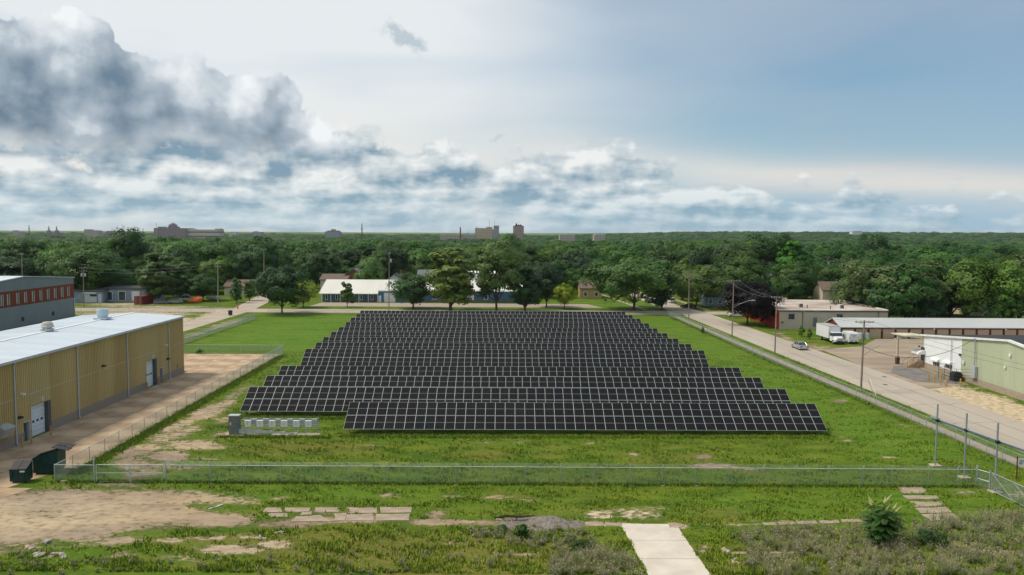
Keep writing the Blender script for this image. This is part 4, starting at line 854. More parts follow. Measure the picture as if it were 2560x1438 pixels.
# ------------------------------------------------------------------ blue metal building with a cream roof
blue_m = mat('blue metal siding', (.065, .165, .27), .55, .05, .10, .4, streak=(3, 1, .2)); cream_roof = mat('cream metal roof', (.66, .64, .57), .5, 0, .04, .1, streak=(2, .4, 1)); stone_m = mat('grey stone skirting', (.16, .16, .15), .9, 0, .3, 4)
Yb = 257.0; xl, xr = bx(800, Yb), 3.0; xs = bx(944, Yb)
bb = thing('blue_building', 'long blue metal workshop with a cream roof and covered porch', 'building', (xl, Yb, 0), world=True)
b = MB(); b.box2((xl + .3, Yb + 1.6, 0), (xs, Yb + 20, 3.3)); b.box2((xs, Yb + .5, 0), (xr, Yb + 20, 3.9)); b.build('wall', blue_m, bb)
b = MB(); b.box2((xl + .25, Yb + 1.5, 0), (xs, Yb + 1.598, .7)); b.box2((xs + 9, Yb + .4, 0), (xr, Yb + .498, .9)); b.build('skirting', stone_m, bb)
b = MB(); Yrg = Yb + 11
for (x0, x1, ya, za) in ((xl - .6, xs, Yb - .1, 2.85), (xs, xr + .5, Yb + .2, 3.75)):
    b.face([(x0, ya, za), (x1, ya, za), (x1, Yrg, 6.7), (x0, Yrg, 6.7)]); b.face([(x0, ya, za - .18), (x0, Yrg, 6.5), (x1, Yrg, 6.5), (x1, ya, za - .18)]); b.face([(x0, ya, za - .18), (x1, ya, za - .18), (x1, ya, za), (x0, ya, za)])
b.face([(xl - .6, Yrg, 6.7), (xr + .5, Yrg, 6.7), (xr + .5, Yb + 21, 3.8), (xl - .6, Yb + 21, 3.8)])
b.face([(xl - .6, Yb - .1, 2.67), (xl - .6, Yb - .1, 2.85), (xl - .6, Yrg, 6.7), (xl - .6, Yb + 21, 3.8), (xl - .6, Yb + 21, 3.6), (xl - .6, Yrg, 6.5)]); ro = b.build('roof', cream_roof, bb)
b = MB()
for k in range(64):
    x_ = xl - .4 + k * 1.0
    za, ya = (2.85, Yb - .1) if x_ < xs else (3.75, Yb + .2)
    b.tube([(x_, ya, za + .02), (x_, Yrg, 6.72)], .03, 4, cap=False)
tag(b.build('seams', cream_roof, ro, org=tuple(bb.location)), kind='stuff')
for k in range(7): b = MB(); x_ = xl + .15 + k * (xs - xl - .4) / 6; b.box2((x_, Yb + .1, 0), (x_ + .16, Yb + .26, 2.72)); b.build('porch_post', white_p, bb)
for px_ in (815, 840, 862, 883, 902, 929): front_panel(bb, 'window', bx(px_ - 2.2, Yb + 1.6), bx(px_ + 2.2, Yb + 1.6), .75, 2.3, Yb + 1.6, glassd, white_p)
front_panel(bb, 'door', bx(945, Yb + .5), bx(952, Yb + .5), .05, 2.2, Yb + .5, white_p); front_panel(bb, 'garage_door', bx(959, Yb + .5), bx(987, Yb + .5), .05, 3.1, Yb + .5, white_p)
front_panel(bb, 'garage_door', bx(1160, Yb + .5), bx(1185, Yb + .5), .05, 3.1, Yb + .5, white_p)
for px_ in (1040, 1085, 1120, 1215): front_panel(bb, 'window', bx(px_ - 4, Yb + .5), bx(px_ + 4, Yb + .5), 1.2, 2.3, Yb + .5, glassd, white_p)
simple_block('white_shed', 'tall white metal shed rising behind the blue building', 'building', bx(1165, 284), bx(1262, 284), 284, 300, 7.2, white_p, white_p, .2, 1.2, 'x')
brown_rf = mat('brown shingle roof', (.155, .11, .085), .9, 0, .2, 2); grey_rf = mat('grey shingle roof', (.15, .155, .16), .9, 0, .2, 2); brick_m = mat('red brick', (.20, .07, .045), .9, 0, .2, 3); cream_w = mat('cream siding', (.56, .49, .36), .8, 0, .1); white_w = mat('white siding', (.62, .62, .60), .8, 0, .1); tan_w = mat('yellow-tan siding', (.42, .31, .13), .8, 0, .1); dark_rf = mat('charcoal roof', (.05, .05, .055), .9, 0, .3, 2); pink_w = mat('pinkish siding', (.44, .24, .17), .8, 0, .1); red_rf = mat('maroon roof', (.13, .04, .035), .9, 0, .2, 2)
simple_block('long_house', 'long low house with brown shingle roof behind the blue building', 'house', bx(800, 292), bx(866, 292), 292, 303, 5.0, cream_w, brown_rf, .4, 1.8, 'x')
def house(label, px_, Y_, w_, d_, h, rise, wm, rm, ax='x', chim=False, wins_=2):
    xc = bx(px_, Y_); t_ = simple_block('house', label, 'house', xc - w_ / 2, xc + w_ / 2, Y_, Y_ + d_, h, wm, rm, .4, rise, ax)
    for fl in range(max(1, int(h // 2.7))):
        for k in range(wins_): xw = xc - w_ / 2 + (k + .5) * w_ / wins_; front_panel(t_, 'window', xw - .5, xw + .5, .9 + fl * 2.8, 2.2 + fl * 2.8, Y_, glassd, white_p)
    if chim: b = MB(); b.box2((xc + w_ * .2, Y_ + d_ * .6, h), (xc + w_ * .2 + .8, Y_ + d_ * .6 + .8, h + rise + 1.3)); b.build('chimney', brick_m, t_)
    return t_
for a in [('two-storey red brick house with grey roof peeking over the blue building', 884, 296, 7, 8, 6.2, 2.6, brick_m, grey_rf, 'y', False, 2),
          ('white gabled house with dark roof behind the blue workshop', 985, 292, 7, 8, 4.6, 2.6, white_w, dark_rf, 'y', True, 1),
          ('grey-roofed house glimpsed left of the columnar tree', 1066, 305, 7, 9, 5.4, 2.5, cream_w, grey_rf, 'x', False, 2),
          ('small tan house with brown shingle roof on the lawn edge', 1478, 276, 7.5, 9, 3.4, 2.6, tan_w, brown_rf, 'x', False, 2),
          ('cream cottage with low hipped roof beside the lane', 594, 281, 10, 9, 3.0, 2.2, cream_w, brown_rf, 'x', False, 2),
          ('tall pale house with steep grey gable beside the lane', 612, 318, 8, 9, 7.4, 3.6, white_w, grey_rf, 'y', False, 2),
          ('white house with blue-grey gable and pink front in the trees', 352, 372, 11, 10, 7.6, 4.0, pink_w, grey_rf, 'y', False, 2),
          ('house with maroon roof behind the grey building', 84, 330, 9, 9, 5.6, 2.6, white_w, red_rf, 'x', False, 2),
          ('cream gabled house left of the big broadleaf trees', 128, 318, 8, 8, 5.0, 3.0, cream_w, red_rf, 'y', False, 2),
          ('dark-roofed house in shade beside the copper beech', 1800, 262, 9, 9, 3.6, 3.2, white_w, dark_rf, 'x', False, 2),
          ('pale blue house with bay window behind the dark purple tree', 1790, 250, 6, 6, 3.0, 2.0, shed_blue, dark_rf, 'x', False, 2),
          ('white house seen through the gap right of the big tree', 1672, 300, 8, 8, 5.4, 2.6, white_w, grey_rf, 'x', False, 2),
          ('cream house half hidden behind the tall bright green tree', 1935, 282, 9, 9, 5.2, 3.2, cream_w, grey_rf, 'y', False, 2),
          ('brown house end beside the cream flat-roofed workshop', 2092, 245, 8, 8, 5.4, 2.4, cream_w, brown_rf, 'x', False, 1),
          ('white house with red brick end deep in the trees', 1686, 470, 14, 11, 11, 3, brick_m, white_w, 'y', True, 3),
          ('white house on the slope behind the tallest trees', 2192, 520, 9, 9, 11, 3.5, white_w, white_w, 'y', False, 2),
          ('white gable showing above the dense maples', 1520, 340, 4, 7, 8.4, 2.2, white_w, white_w, 'y', False, 1),
          ('long white-roofed red building behind the right-hand trees', 2500, 330, 30, 12, 5.2, 1.2, brick_m, white_w, 'x', False, 6),
          ('pale low house under the right-hand trees', 2480, 225, 12, 8, 3.2, .8, cream_w, white_w, 'x', False, 3),
          ('flat brick block with white parapet in the left woodland', 255, 560, 20, 12, 12.2, 0, brick_m, white_w, 'x', False, 4),
          ('pinkish long block in the left woodland', 425, 590, 34, 12, 12.0, 0, pink_w, cream_w, 'x', False, 6)]: house(*a)

# ------------------------------------------------------------------ right-hand buildings
cw_m = mat('cream masonry', (.50, .42, .34), .85, 0, .08, .3, streak=(1, 1, .4)); redwall = mat('bright red wall', (.42, .035, .015), .7, 0, .1, .5)
flat_rf = mat('dirty white membrane roof', (.62, .56, .50), .8, 0, .1, .16, c2=(.34, .24, .18), streak=(.5, 1.3, 1)); parapet = mat('pale parapet', (.58, .54, .48), .8, 0, .06)
cx0, cx1, cy0, cy1, ch = 64.2, 90.2, 191.0, 221.0, 4.5
cb = thing('flat_roof_workshop', 'cream flat-roofed workshop with a bright red side wall', 'building', (cx0, cy0, 0), world=True)
b = MB(); b.box2((cx0 + .003, cy0, -.1), (cx1, cy1, ch)); b.build('wall', cw_m, cb)
b = MB(); b.box2((cx0 - .06, cy0 - .004, -.1), (cx0, cy1, ch - .02)); b.build('red_wall', redwall, cb)
b = MB(); b.box2((cx0 - .1, cy0 - .12, ch + .004), (cx1 + .1, cy1 + .1, ch + .12)); b.build('roof', flat_rf, cb)
b = MB(); b.box2((cx0 - .1, cy1 - .2, ch + .12), (cx0 + 12, cy1 + .12, ch + .62)); b.box2((cx1 - .2, cy0, ch + .12), (cx1 + .14, cy1, ch + .36)); b.box2((cx0 - .14, cy0, ch + .12), (cx0 + .16, cy1 - .2, ch + .36)); b.build('parapet', parapet, cb)
b = MB(); b.box2((cx0 - .12, cy0 - .2, ch - .22), (cx1 + .12, cy0 - .121, ch + .1)); b.build('gutter', jamb_m, cb)
for px_, py_, s in ((2000, 768, 1.1), (2102, 771, 1.1)):
    q = G(px_, py_, ch + .15); b = MB(); b.box((q.x, q.y, ch + .62), (s, s, 1.0)); b.box((q.x + .1, q.y - s / 2 - .03, ch + .62), (s * .7, .06, .75), 1); b.build('roof_hatch', [parapet, jamb_m], cb)
for px_, py_ in ((2018, 770), (2076, 773)): q = G(px_, py_, ch + .15); b = MB(); b.lathe([(.12, 0), (.12, .7), (.2, .72), (.2, .8)], (q.x, q.y, ch + .1), 8); b.build('roof_pipe', jamb_m, cb)
front_panel(cb, 'window', bx(1975, cy0) , bx(1990, cy0), 2.45, 3.75, cy0, glassd, None); front_panel(cb, 'window', bx(2096, cy0), bx(2111, cy0), 2.5, 3.75, cy0, glassd, None)
front_panel(cb, 'window', bx(2174, cy0), bx(2184, cy0), 2.6, 2.9, cy0, glassd, None); front_panel(cb, 'door', bx(2037, cy0), bx(2047, cy0), .7, 2.9, cy0, cab_grey, None)
for px_ in (2010, 2200): b = MB(); x_ = bx(px_, cy0); b.box2((x_, cy0 - .12, .1), (x_ + .13, cy0 - .005, ch - .22)); b.build('downspout', jamb_m, cb)
b = MB(); x_ = bx(1959, cy0); b.tube([(x_, cy0 - .35, 1.75), (x_, cy0 - .02, 1.75)], [.22, .16], 8); b.build('horn', dkmetal, cb)
# storage units
st_roof = mat('grey-white standing seam roof', (.52, .52, .50), .5, .05, .05, .12, c2=(.44, .45, .44)); st_wall = mat('tan storage doors', (.47, .36, .25), .7, 0, .06, .6); st_post = mat('maroon trim', (.16, .032, .024), .6, 0, .1)
ux0, ux1, uy0, uy1 = 72.6, 165.0, 175.2, 184.2
su = thing('storage_units', 'long row of tan storage units with maroon trim and pale roof', 'storage building', (ux0, uy0, 0), world=True)
b = MB(); b.box2((ux0 + .003, uy0 + .2, -.1), (ux1, uy1, 2.5)); ym = (uy0 + uy1) / 2
for X_ in (ux0 + .003, ux1): b.face([(X_, uy0 + .2, 2.5), (X_, uy1, 2.5), (X_, ym, 4.0)])
b.build('wall', st_post, su)
b = MB(); rt = .06
for ya, za, yb, zb in ((uy0 - .25, 2.5, ym, 4.12), (ym, 4.12, uy1 + .25, 2.5)):
    b.face([(ux0 - .3, ya, za), (ux1, ya, za), (ux1, yb, zb), (ux0 - .3, yb, zb)]); b.face([(ux0 - .3, yb, zb - rt), (ux1, yb, zb - rt), (ux1, ya, za - rt), (ux0 - .3, ya, za - rt)])
b.face([(ux0 - .3, uy0 - .25, 2.5), (ux0 - .3, ym, 4.12), (ux0 - .3, uy1 + .25, 2.5), (ux0 - .3, uy1 + .25, 2.28), (ux0 - .3, ym, 3.9), (ux0 - .3, uy0 - .25, 2.28)][::-1])
b.face([(ux0 - .3, uy0 - .25, 2.36), (ux1, uy0 - .25, 2.36), (ux1, uy0 - .25, 2.5), (ux0 - .3, uy0 - .25, 2.5)]); ro = b.build('roof', st_roof, su)
b = MB(); k = 0; x_ = ux0
while x_ < ux1: b.tube([(x_, uy0 - .24, 2.53), (x_, ym, 4.15)], .035, 4, cap=False); x_ += .92
tag(b.build('seams', st_roof, ro, org=tuple(su.location)), kind='stuff')
b = MB(); b.box2((ux0, uy0 - .02, 2.12), (ux1, uy0 + .19, 2.36)); b.build('lintel', st_post, su)
n = 31; wd = (ux1 - ux0) / n
dm_me = MB()
for k in range(7): dm_me.box2((-wd / 2 + .16, .06, .02 + k * .295), (wd / 2 - .16, .14, .02 + k * .295 + .283))
dm_me = dm_me.mesh('roller_door', [st_wall]); pm = MB(); pm.box2((-.14, -.01, 0), (.14, .19, 2.11)); pm = pm.mesh('pier', [st_post])
for k in range(n):
    place('roller_door', dm_me, su, ((k + .5) * wd, 0, 0)); place('pier', pm, su, (k * wd + .16, 0, 0))
for px_ in (2342, 2522): b = MB(); x_ = bx(px_, uy0); b.box2((x_ - .18, uy0 - .16, 2.0), (x_ + .18, uy0 - .021, 2.3)); b.build('wall_lamp', white_p, su)
# green and white metal building
WXp, wy0, wy1 = 71.4, 88.0, 138.0; wrz = lambda yy: 8.0 - abs(yy - 114) / 24 * 2.35
wg = mat('pale green ribbed cladding', (.44, .48, .335), .6, 0, .05, .3, streak=(1, 2, .15)); ww = mat('white ribbed cladding', (.80, .81, .81), .55, 0, .03, .3, streak=(1, 2, .15)); blk = mat('black membrane roof', (.035, .036, .040), .85, 0, .25, .3); sk_m = mat('tan block skirting', (.36, .285, .215), .9, 0, .1, 1.5)
Ysplit = onX(2404, 900, WXp).y
gbld = thing('green_and_white_building', 'metal building clad in pale green and white with a black roof', 'building', (WXp, wy0, 0), world=True)
def gable_ribs(b, ya, yb, m=0):
    y_ = ya
    while y_ < yb - 1e-6:
        p_ = min(.36, yb - y_); segs = ((y_, y_ + p_ * .7, 0, 0), (y_ + p_ * .7, y_ + p_ * .8, 0, .04), (y_ + p_ * .8, y_ + p_ * .92, .04, .04), (y_ + p_ * .92, y_ + p_, .04, 0))
        for s, e, a, c in segs: b.face([(WXp - c, e, .95), (WXp - a, s, .95), (WXp - a, s, wrz(s) - .1), (WXp - c, e, wrz(e) - .1)][::-1], m)
        y_ += p_
b = MB(); gable_ribs(b, wy0, Ysplit); b.build('green_cladding', wg, gbld); b = MB(); gable_ribs(b, Ysplit, wy1); b.face([(WXp, wy1, 0), (WXp + 45, wy1, 0), (WXp + 45, wy1, wrz(wy1) - .1), (WXp, wy1, wrz(wy1) - .1)]); b.build('white_cladding', ww, gbld)
b = MB(); b.box2((WXp + .02, wy0, -.1), (WXp + .3, wy1 - .02, .95)); b.box2((WXp - .05, wy0, -.1), (WXp + .02, wy1, .9)); b.build('skirting', sk_m, gbld)
b = MB()
for ya, yb in ((wy0 - .3, 114), (114, wy1 + .3)):
    za, zb = wrz(ya), wrz(yb); b.face([(WXp - .25, ya, za), (WXp + 48, ya, za), (WXp + 48, yb, zb), (WXp - .25, yb, zb)])
b.build('roof', blk, gbld)
b = MB()
for ya, yb in ((wy0 - .3, 114), (114, wy1 + .3)):
    za, zb = wrz(ya), wrz(yb); b.face([(WXp - .3, ya, za - .22), (WXp - .3, ya, za + .06), (WXp - .3, yb, zb + .06), (WXp - .3, yb, zb - .22)]); b.face([(WXp - .3, ya, za + .06), (WXp + .2, ya, za + .06), (WXp + .2, yb, zb + .06), (WXp - .3, yb, zb + .06)]); b.face([(WXp - .3, yb, zb - .22), (WXp, yb, zb - .22), (WXp, ya, za - .22), (WXp - .3, ya, za - .22)])
b.build('fascia', white_p, gbld)
# canopy roof over the side entrance
b = MB(); cz = 5.55; q = G(2243, 910)
b.face([(q.x - .3, wy1 - .4, cz), (WXp + .5, wy1 - .4, cz - .02), (WXp + .5, wy1 + 5.2, cz - .25), (q.x - .3, wy1 + 5.2, cz - .25)]); b.face([(q.x - .3, wy1 - .4, cz - .2), (q.x - .3, wy1 + 5.2, cz - .45), (WXp + .5, wy1 + 5.2, cz - .75), (WXp + .5, wy1 - .4, cz - .72)])
b.face([(q.x - .3, wy1 - .4, cz - .2), (WXp + .5, wy1 - .4, cz - .72), (WXp + .5, wy1 - .4, cz - .02), (q.x - .3, wy1 - .4, cz)]); b.face([(q.x - .3, wy1 + 5.2, cz - .45), (q.x - .3, wy1 - .4, cz - .2), (q.x - .3, wy1 - .4, cz), (q.x - .3, wy1 + 5.2, cz - .25)]); b.build('canopy', mat('cream canopy', (.60, .54, .40), .7, 0, .08), gbld)
b = MB(); b.box2((q.x - .14, q.y - .12, 1.2), (q.x + .14, q.y + .12, 5.35)); b.build('canopy_post', mat('cream post', (.56, .47, .34), .7, 0, .1), gbld); b = MB(); b.box2((q.x - .3, q.y - .28, -.05), (q.x + .3, q.y + .28, 1.2)); b.build('post_base', brick_m if False else mat('brown post base', (.10, .07, .05), .9, 0, .3), gbld)
def wall_pt(px_, py_): return onX(px_, py_, WXp)
def awning(px_, py_, w_, dp, h_):
    q = wall_pt(px_, py_); b = MB(); n = 6; pr = [(dp * math.sin(math.pi / 2 * k / n), h_ * math.cos(math.pi / 2 * k / n)) for k in range(n + 1)]
    for (a, z0), (c, z1) in zip(pr[:-1], pr[1:]): b.face([(WXp - a, q.y - w_ / 2, q.z + z0), (WXp - a, q.y + w_ / 2, q.z + z0), (WXp - c, q.y + w_ / 2, q.z + z1), (WXp - c, q.y - w_ / 2, q.z + z1)])
    for s in (-1, 1): b.face([(WXp - .02, q.y + s * w_ / 2, q.z)] + [(WXp - a, q.y + s * w_ / 2, q.z + z_) for a, z_ in pr])
    return b.build('awning', white_p, gbld), q
for px_, py_ in ((2341, 903), (2372, 909.5)):
    a_, q = awning(px_, py_, 2.2, .55, .5); b = MB(); b.box2((WXp - .06, q.y - .9, q.z - .75), (WXp - .045, q.y + .9, q.z - .05)); o = b.build('window', glassd, gbld)
    for u in (-.37, .37): m_ = MB(); m_.box2((WXp - .09, q.y + u - .05, q.z - .78), (WXp - .061, q.y + u + .05, q.z - .02)); m_.build('mullion', white_p, o, org=tuple(gbld.location))
a_, q = awning(2305, 884, 2.4, 1.3, .7); b = MB(); b.box2((WXp - .06, q.y - .9, 1.2), (WXp - .045, q.y + .3, 3.5)); b.build('door', glassd, gbld)
for px_, py_, s in ((2300, 866, .25), (2411, 906, .45), (2528, 888, .4), (2515, 918, .35), (2402, 887, .35)):
    q = wall_pt(px_, py_); b = MB(); b.box2((WXp - .25, q.y - s / 2, q.z - s / 2), (WXp - .045, q.y + s / 2, q.z + s / 2)); b.build('wall_lamp', white_p if px_ > 2405 else dkmetal, gbld)
q = wall_pt(2441, 900); b = MB(); b.tube([(WXp - .3, q.y, 2.6), (WXp - .3, q.y, 7.2)], .09, 8); b.build('service_mast', galv, gbld); b = MB(); b.box2((WXp - .5, q.y - .55, 1.1), (WXp - .06, q.y + .55, 2.9)); b.build('meter_box', inv_g, gbld)
q = wall_pt(2380, 900); b = MB(); b.tube([(WXp - .2, q.y, .2), (WXp - .2, q.y, 6.0)], .05, 6); b.build('vent_pipe', galv, gbld)
# steps and rail
stp = thing('entrance_steps', 'rust-stained concrete steps with dark handrails at the white wall', 'steps', (WXp, 134, 0), world=True); sm_ = mat('rust stained concrete', (.36, .25, .15), .9, 0, .3, 1.5)
b = MB(); sq = wall_pt(2303, 900).y
for k in range(5): b.box2((WXp - 1.3 - k * .42, sq - 1.1, -.05), (WXp - 1.3 - (k - 1) * .42, sq + .6, 1.15 - k * .22))
b.box2((WXp - .9, sq - 1.1, -.05), (WXp - .06, sq + .6, 1.15)); b.build('step_block', sm_, stp)
for yy in (sq - 1.05, sq + .55):
    b = MB(); b.tube([(WXp - .1, yy, 2.1), (WXp - 1.0, yy, 2.1), (WXp - 2.9, yy, 1.0), (WXp - 2.9, yy, 0)], .025, 5); b.tube([(WXp - 1.0, yy, 2.1), (WXp - 1.0, yy, 1.1)], .025, 5); b.build('handrail', dkmetal, stp)
for p, l in (((2321.5, 952.5), 'yellow bollard first in line from the concrete steps'), ((2336, 957.5), 'yellow bollard second in line from the concrete steps'), ((2351, 962), 'tall yellow bollard third in line from the concrete steps'), ((2366, 967), 'yellow bollard beside the grey stub post by the cage'), ((2401, 967), 'yellow bollard in front of the wire cage')): bollard(G(*p), l, 1.25 if p[0] != 2351 else 1.75, .11)
q = G(2363, 966); b = MB(); b.lathe([(.12, -.05), (.12, .85), (.04, .9)], n=8); o = b.build('stub_post', galv); o.location = q; tag(o, 'short grey stub post next to a yellow bollard', 'post')
# wire cage
q0, q1 = G(2388, 962), G(2432, 966); cg = thing('wire_cage', 'dark wire cage round equipment at the green wall', 'cage', (WXp - 3.0, q1.y, 0), world=True); ya, yb = wall_pt(2432, 950).y, wall_pt(2386, 950).y
for yy in np.linspace(ya, yb, 4):
    b = MB(); b.tube([(WXp - 2.6, yy, 0), (WXp - 2.6, yy, 2.3)], .03, 5); b.build('post', dkmetal, cg)
for zz in (.3, .8, 1.3, 1.8, 2.28): b = MB(); b.tube([(WXp - .1, ya, zz), (WXp - 2.6, ya, zz), (WXp - 2.6, yb, zz), (WXp - .1, yb, zz)], .022, 5); b.build('rail', dkmetal, cg)
b = MB(); b.box((WXp - 1.2, (ya + yb) / 2, .6), (1.4, 1.2, 1.3)); b.box((WXp - 1.2, (ya + yb) / 2, 1.35), (1.0, 1.0, .2)); tag(b.build('cooling_unit', dkmetal), 'dark cooling unit inside the wire cage', 'machine')

# ------------------------------------------------------------------ utility poles and wires
ins_m = mat('porcelain insulator', (.45, .45, .43), .4); cream_pole = mat('pale treated pole', (.34, .31, .24), .9, 0, .2, 1, streak=(8, 8, .5))
def ztop(base, pt): return onY(pt[0], pt[1], base.y).z
def pole(label, bpx, tpx, arms=1, armw=2.4, trans=0, lamp=None, m_=wood_pole, r=.15):
    B_ = G(*bpx); T_ = onY(tpx[0], tpx[1], B_.y); h = T_.z; lean = T_.x - B_.x
    lean = max(-.25, min(.25, lean)); p_ = thing('utility_pole', label, 'utility pole', B_, 0, 'utility poles')
    b = MB(); b.tube([(0, 0, -.3), (lean, 0, h)], [r, r * .68], 8); b.build('pole', m_, p_)
    for k in range(arms):
        z_ = h - .25 - k * .9; b = MB(); b.box((lean, -.14, z_), (armw, .11, .13)); a_ = b.build('crossarm', m_, p_)
        b = MB(); b.tube([(lean - armw * .28, -.16, z_ - .05), (lean, -.16, z_ - .7), (lean + armw * .28, -.16, z_ - .05)], .02, 4); b.build('brace', galv, a_)
        for u in (-.46, -.2, .2, .46): b = MB(); b.lathe([(.05, 0), (.07, .06), (.04, .12), (.06, .17), (.02, .2)], (lean + u * armw, -.14, z_ + .065), 6); b.build('insulator', ins_m, a_)
    for k in range(trans):
        s = (-1, 1)[k] if trans > 1 else 1; b = MB(); b.lathe([(.26, 0), (.28, .05), (.28, .85), (.24, .92), (.06, .95)], (lean + s * .48, -.05, h - 2.75), 10); b.build('transformer', inv_g, p_)
    if lamp:
        dx, dy, dz, z0 = lamp; b = MB(); b.tube([(lean, 0, z0), (lean + dx * .4, dy * .4, z0 + dz * .55), (lean + dx * .8, dy * .8, z0 + dz * .93), (lean + dx, dy, z0 + dz)], .045, 6); b.tube([(lean, 0, z0 + .6), (lean + dx * .45, dy * .45, z0 + dz * .62)], .02, 5); a_ = b.build('lamp_arm', galv, p_, smooth=True)
        b = MB(); b.prism([(lean + dx - .1, dy - .16), (lean + dx + .7, dy - .13), (lean + dx + .7, dy + .13), (lean + dx - .1, dy + .16)], z0 + dz - .1, z0 + dz + .1); b.build('lamp_head', inv_g, a_)
    p_['top'] = [B_.x + lean, B_.y, h]; return p_
P1 = pole('weathered pole with two grey transformers opposite the storage units', (2152, 980), (2161, 801), 1, 2.75, 2, (5.3, 1.2, 2.3, 5.4), wood_pole, .17)
P2 = pole('weathered pole with street lamp beside the road bend before the flat-roofed workshop', (1937, 884), (1942, 741), 1, 2.2, 0, None)
P3 = pole('pole with wide crossarm and long street lamp arm before the dark purple tree', (1830, 840), (1834.5, 700), 1, 2.9, 0, (4.4, .6, 1.6, 6.4))
P4 = pole('pole with double crossarms at the road junction', (1722, 800), (1723, 683), 2, 2.3, 0, None)
P5 = pole('tall pole with a single white can behind the flat-roofed workshop', (2064, 752), (2069, 642), 1, 1.6, 1, None)
P6 = pole('dark pole standing in front of the blue metal building', (972, 777), (974, 632), 1, .9, 1, None)
P7 = pole('pale pole at the corner of the overgrown car lot', (545, 769), (546, 657), 2, 1.8, 0, None, cream_pole)
P8 = pole('pole with transformers before the blue-grey garage', (210, 769), (208, 668), 2, 2.2, 2, None)
P9 = pole('pale tall pole behind the dark maple', (660, 738), (664, 622), 1, 2.4, 0, None, cream_pole)
P10 = pole('short pale pole beside the lane', (646, 740), (646, 693), 0, 1, 0, None, cream_pole)
P11 = pole('dark pole right of the big spreading tree', (1656, 752), (1658, 640), 1, 2.0, 0, None)
P12 = pole('pole in the woodland behind the tall poplars', (1317, 752), (1317, 655), 1, 1.5, 0, None)
P13 = pole('pale pole in the woods left of the grey building', (57, 752), (55, 634), 1, 1.4, 0, None, cream_pole)
cable_m = mat('dark cable', (.03, .03, .032), .6, 0, .1); cable_g = mat('weathered conductor', (.16, .17, .18), .5, .2, .1)
def wire(label, a, c, sag, r=.018, m_=cable_g, n=14, cat='cable'):
    a, c = Vector(a), Vector(c); b = MB(); pts = []
    for k in range(n + 1): u = k / n; p = a.lerp(c, u); p.z -= sag * 4 * u * (1 - u); pts.append(p - a)
    b.tube(pts, r, 4, cap=False); o = b.build('cable', m_); o.location = a; return tag(o, label, cat, 'overhead cables')
def top(p, dx=0, dz=-.15): return Vector(p['top']) + Vector((dx, -.1, dz))
for dx, nm in ((-1.2, 'inner'), (1.2, 'outer')):
    wire('%s overhead cable between the transformer pole and the street lamp pole' % nm, top(P1, dx), top(P2, dx * .8), .9)
    wire('%s overhead cable between the bend pole and the wide crossarm pole' % nm, top(P2, dx * .8), top(P3, dx), .9)
    wire('%s overhead cable between the wide crossarm pole and the junction pole' % nm, top(P3, dx), top(P4, dx * .8), .9)
    wire('%s overhead cable from the transformer pole out along the road' % nm, top(P1, dx), Vector((54.5 + dx, 60, 10.2)), .9)
wire('overhead cable from the junction pole past the big tree', top(P4), top(P11), .6); wire('overhead cable across the woods behind the poplars', top(P12), top(P11), 1.2); wire('overhead cable between the pale corner pole and the garage pole', top(P7), top(P8), 1.2)
wire('second overhead cable between the pale corner pole and the garage pole', top(P7, -.5, -1.1), top(P8, .3, -1.2), 1.2); wire('overhead cable from the pale corner pole to the pole behind the maple', top(P7), top(P9), .6); wire('overhead cable from the can pole towards the tall green tree', top(P5), Vector((60, 270, 9.6)), .6); wire('overhead cable from the can pole into the right-hand trees', top(P5), Vector((140, 225, 9.5)), .8)
qm = wall_pt(2441, 870); wire('thick dark service cable sagging from the transformer pole to the green wall', top(P1, .1, -2.9 - 1.0), (WXp - .3, qm.y, 7.1), 2.2, .035, cable_m, 18)
gp = G(2190, 989); gy_ = thing('guy_wire', 'guy wire with white and yellow guards beside the transformer pole', 'guy wire', gp)
b = MB(); b.tube([(0, 0, 0), (-.5, 1.2, 2.4)], .05, 6); b.build('guard', white_p, gy_); b = MB(); b.tube([(-.25, 0, .0), (-.75, 1.0, 2.1)], .04, 6); b.build('guard', yellow, gy_)
# small street things
sred = mat('red sign face', (.45, .02, .02), .4, 0, .05); sgreen = mat('green street name plate', (.02, .22, .15), .4, 0, .05)
def stop_sign(label, p, face, rz):
    t_ = thing('stop_sign', label, 'sign', p, rz); b = MB(); b.tube([(0, 0, -.1), (0, 0, 2.7)], .035, 6); b.build('post', galv, t_)
    b = MB(); b.prism([(.42 * math.cos(math.pi / 8 + k * math.pi / 4), .42 * math.sin(math.pi / 8 + k * math.pi / 4)) for k in range(8)], -.012, .012); pl_ = b.build('plate', face, t_); pl_.location = (0, -.05, 2.15); pl_.rotation_euler = (math.pi / 2, 0, 0)
    b = MB(); b.box((0, 0, 2.78), (.75, .02, .2)); b.build('name_plate', sgreen, t_)
    if face is sred:
        cu = bpy.data.curves.new('lettering', 'FONT'); cu.body = 'STOP'; cu.size = .3; cu.align_x = 'CENTER'; cu.align_y = 'CENTER'; tmp = bpy.data.objects.new('lettering', cu); COL.objects.link(tmp); dg = bpy.context.evaluated_depsgraph_get(); me_ = bpy.data.meshes.new_from_object(tmp.evaluated_get(dg)); bpy.data.objects.remove(tmp)
        me_.materials.clear(); me_.materials.append(white_p); place('lettering', me_, pl_, (0, 0, .015))
    return t_
stop_sign('red stop sign with green street plate across the junction', G(1797, 790), sred, .15); stop_sign('grey back of a stop sign with green plate at the big tree', G(1664, 777), galv, -.1)
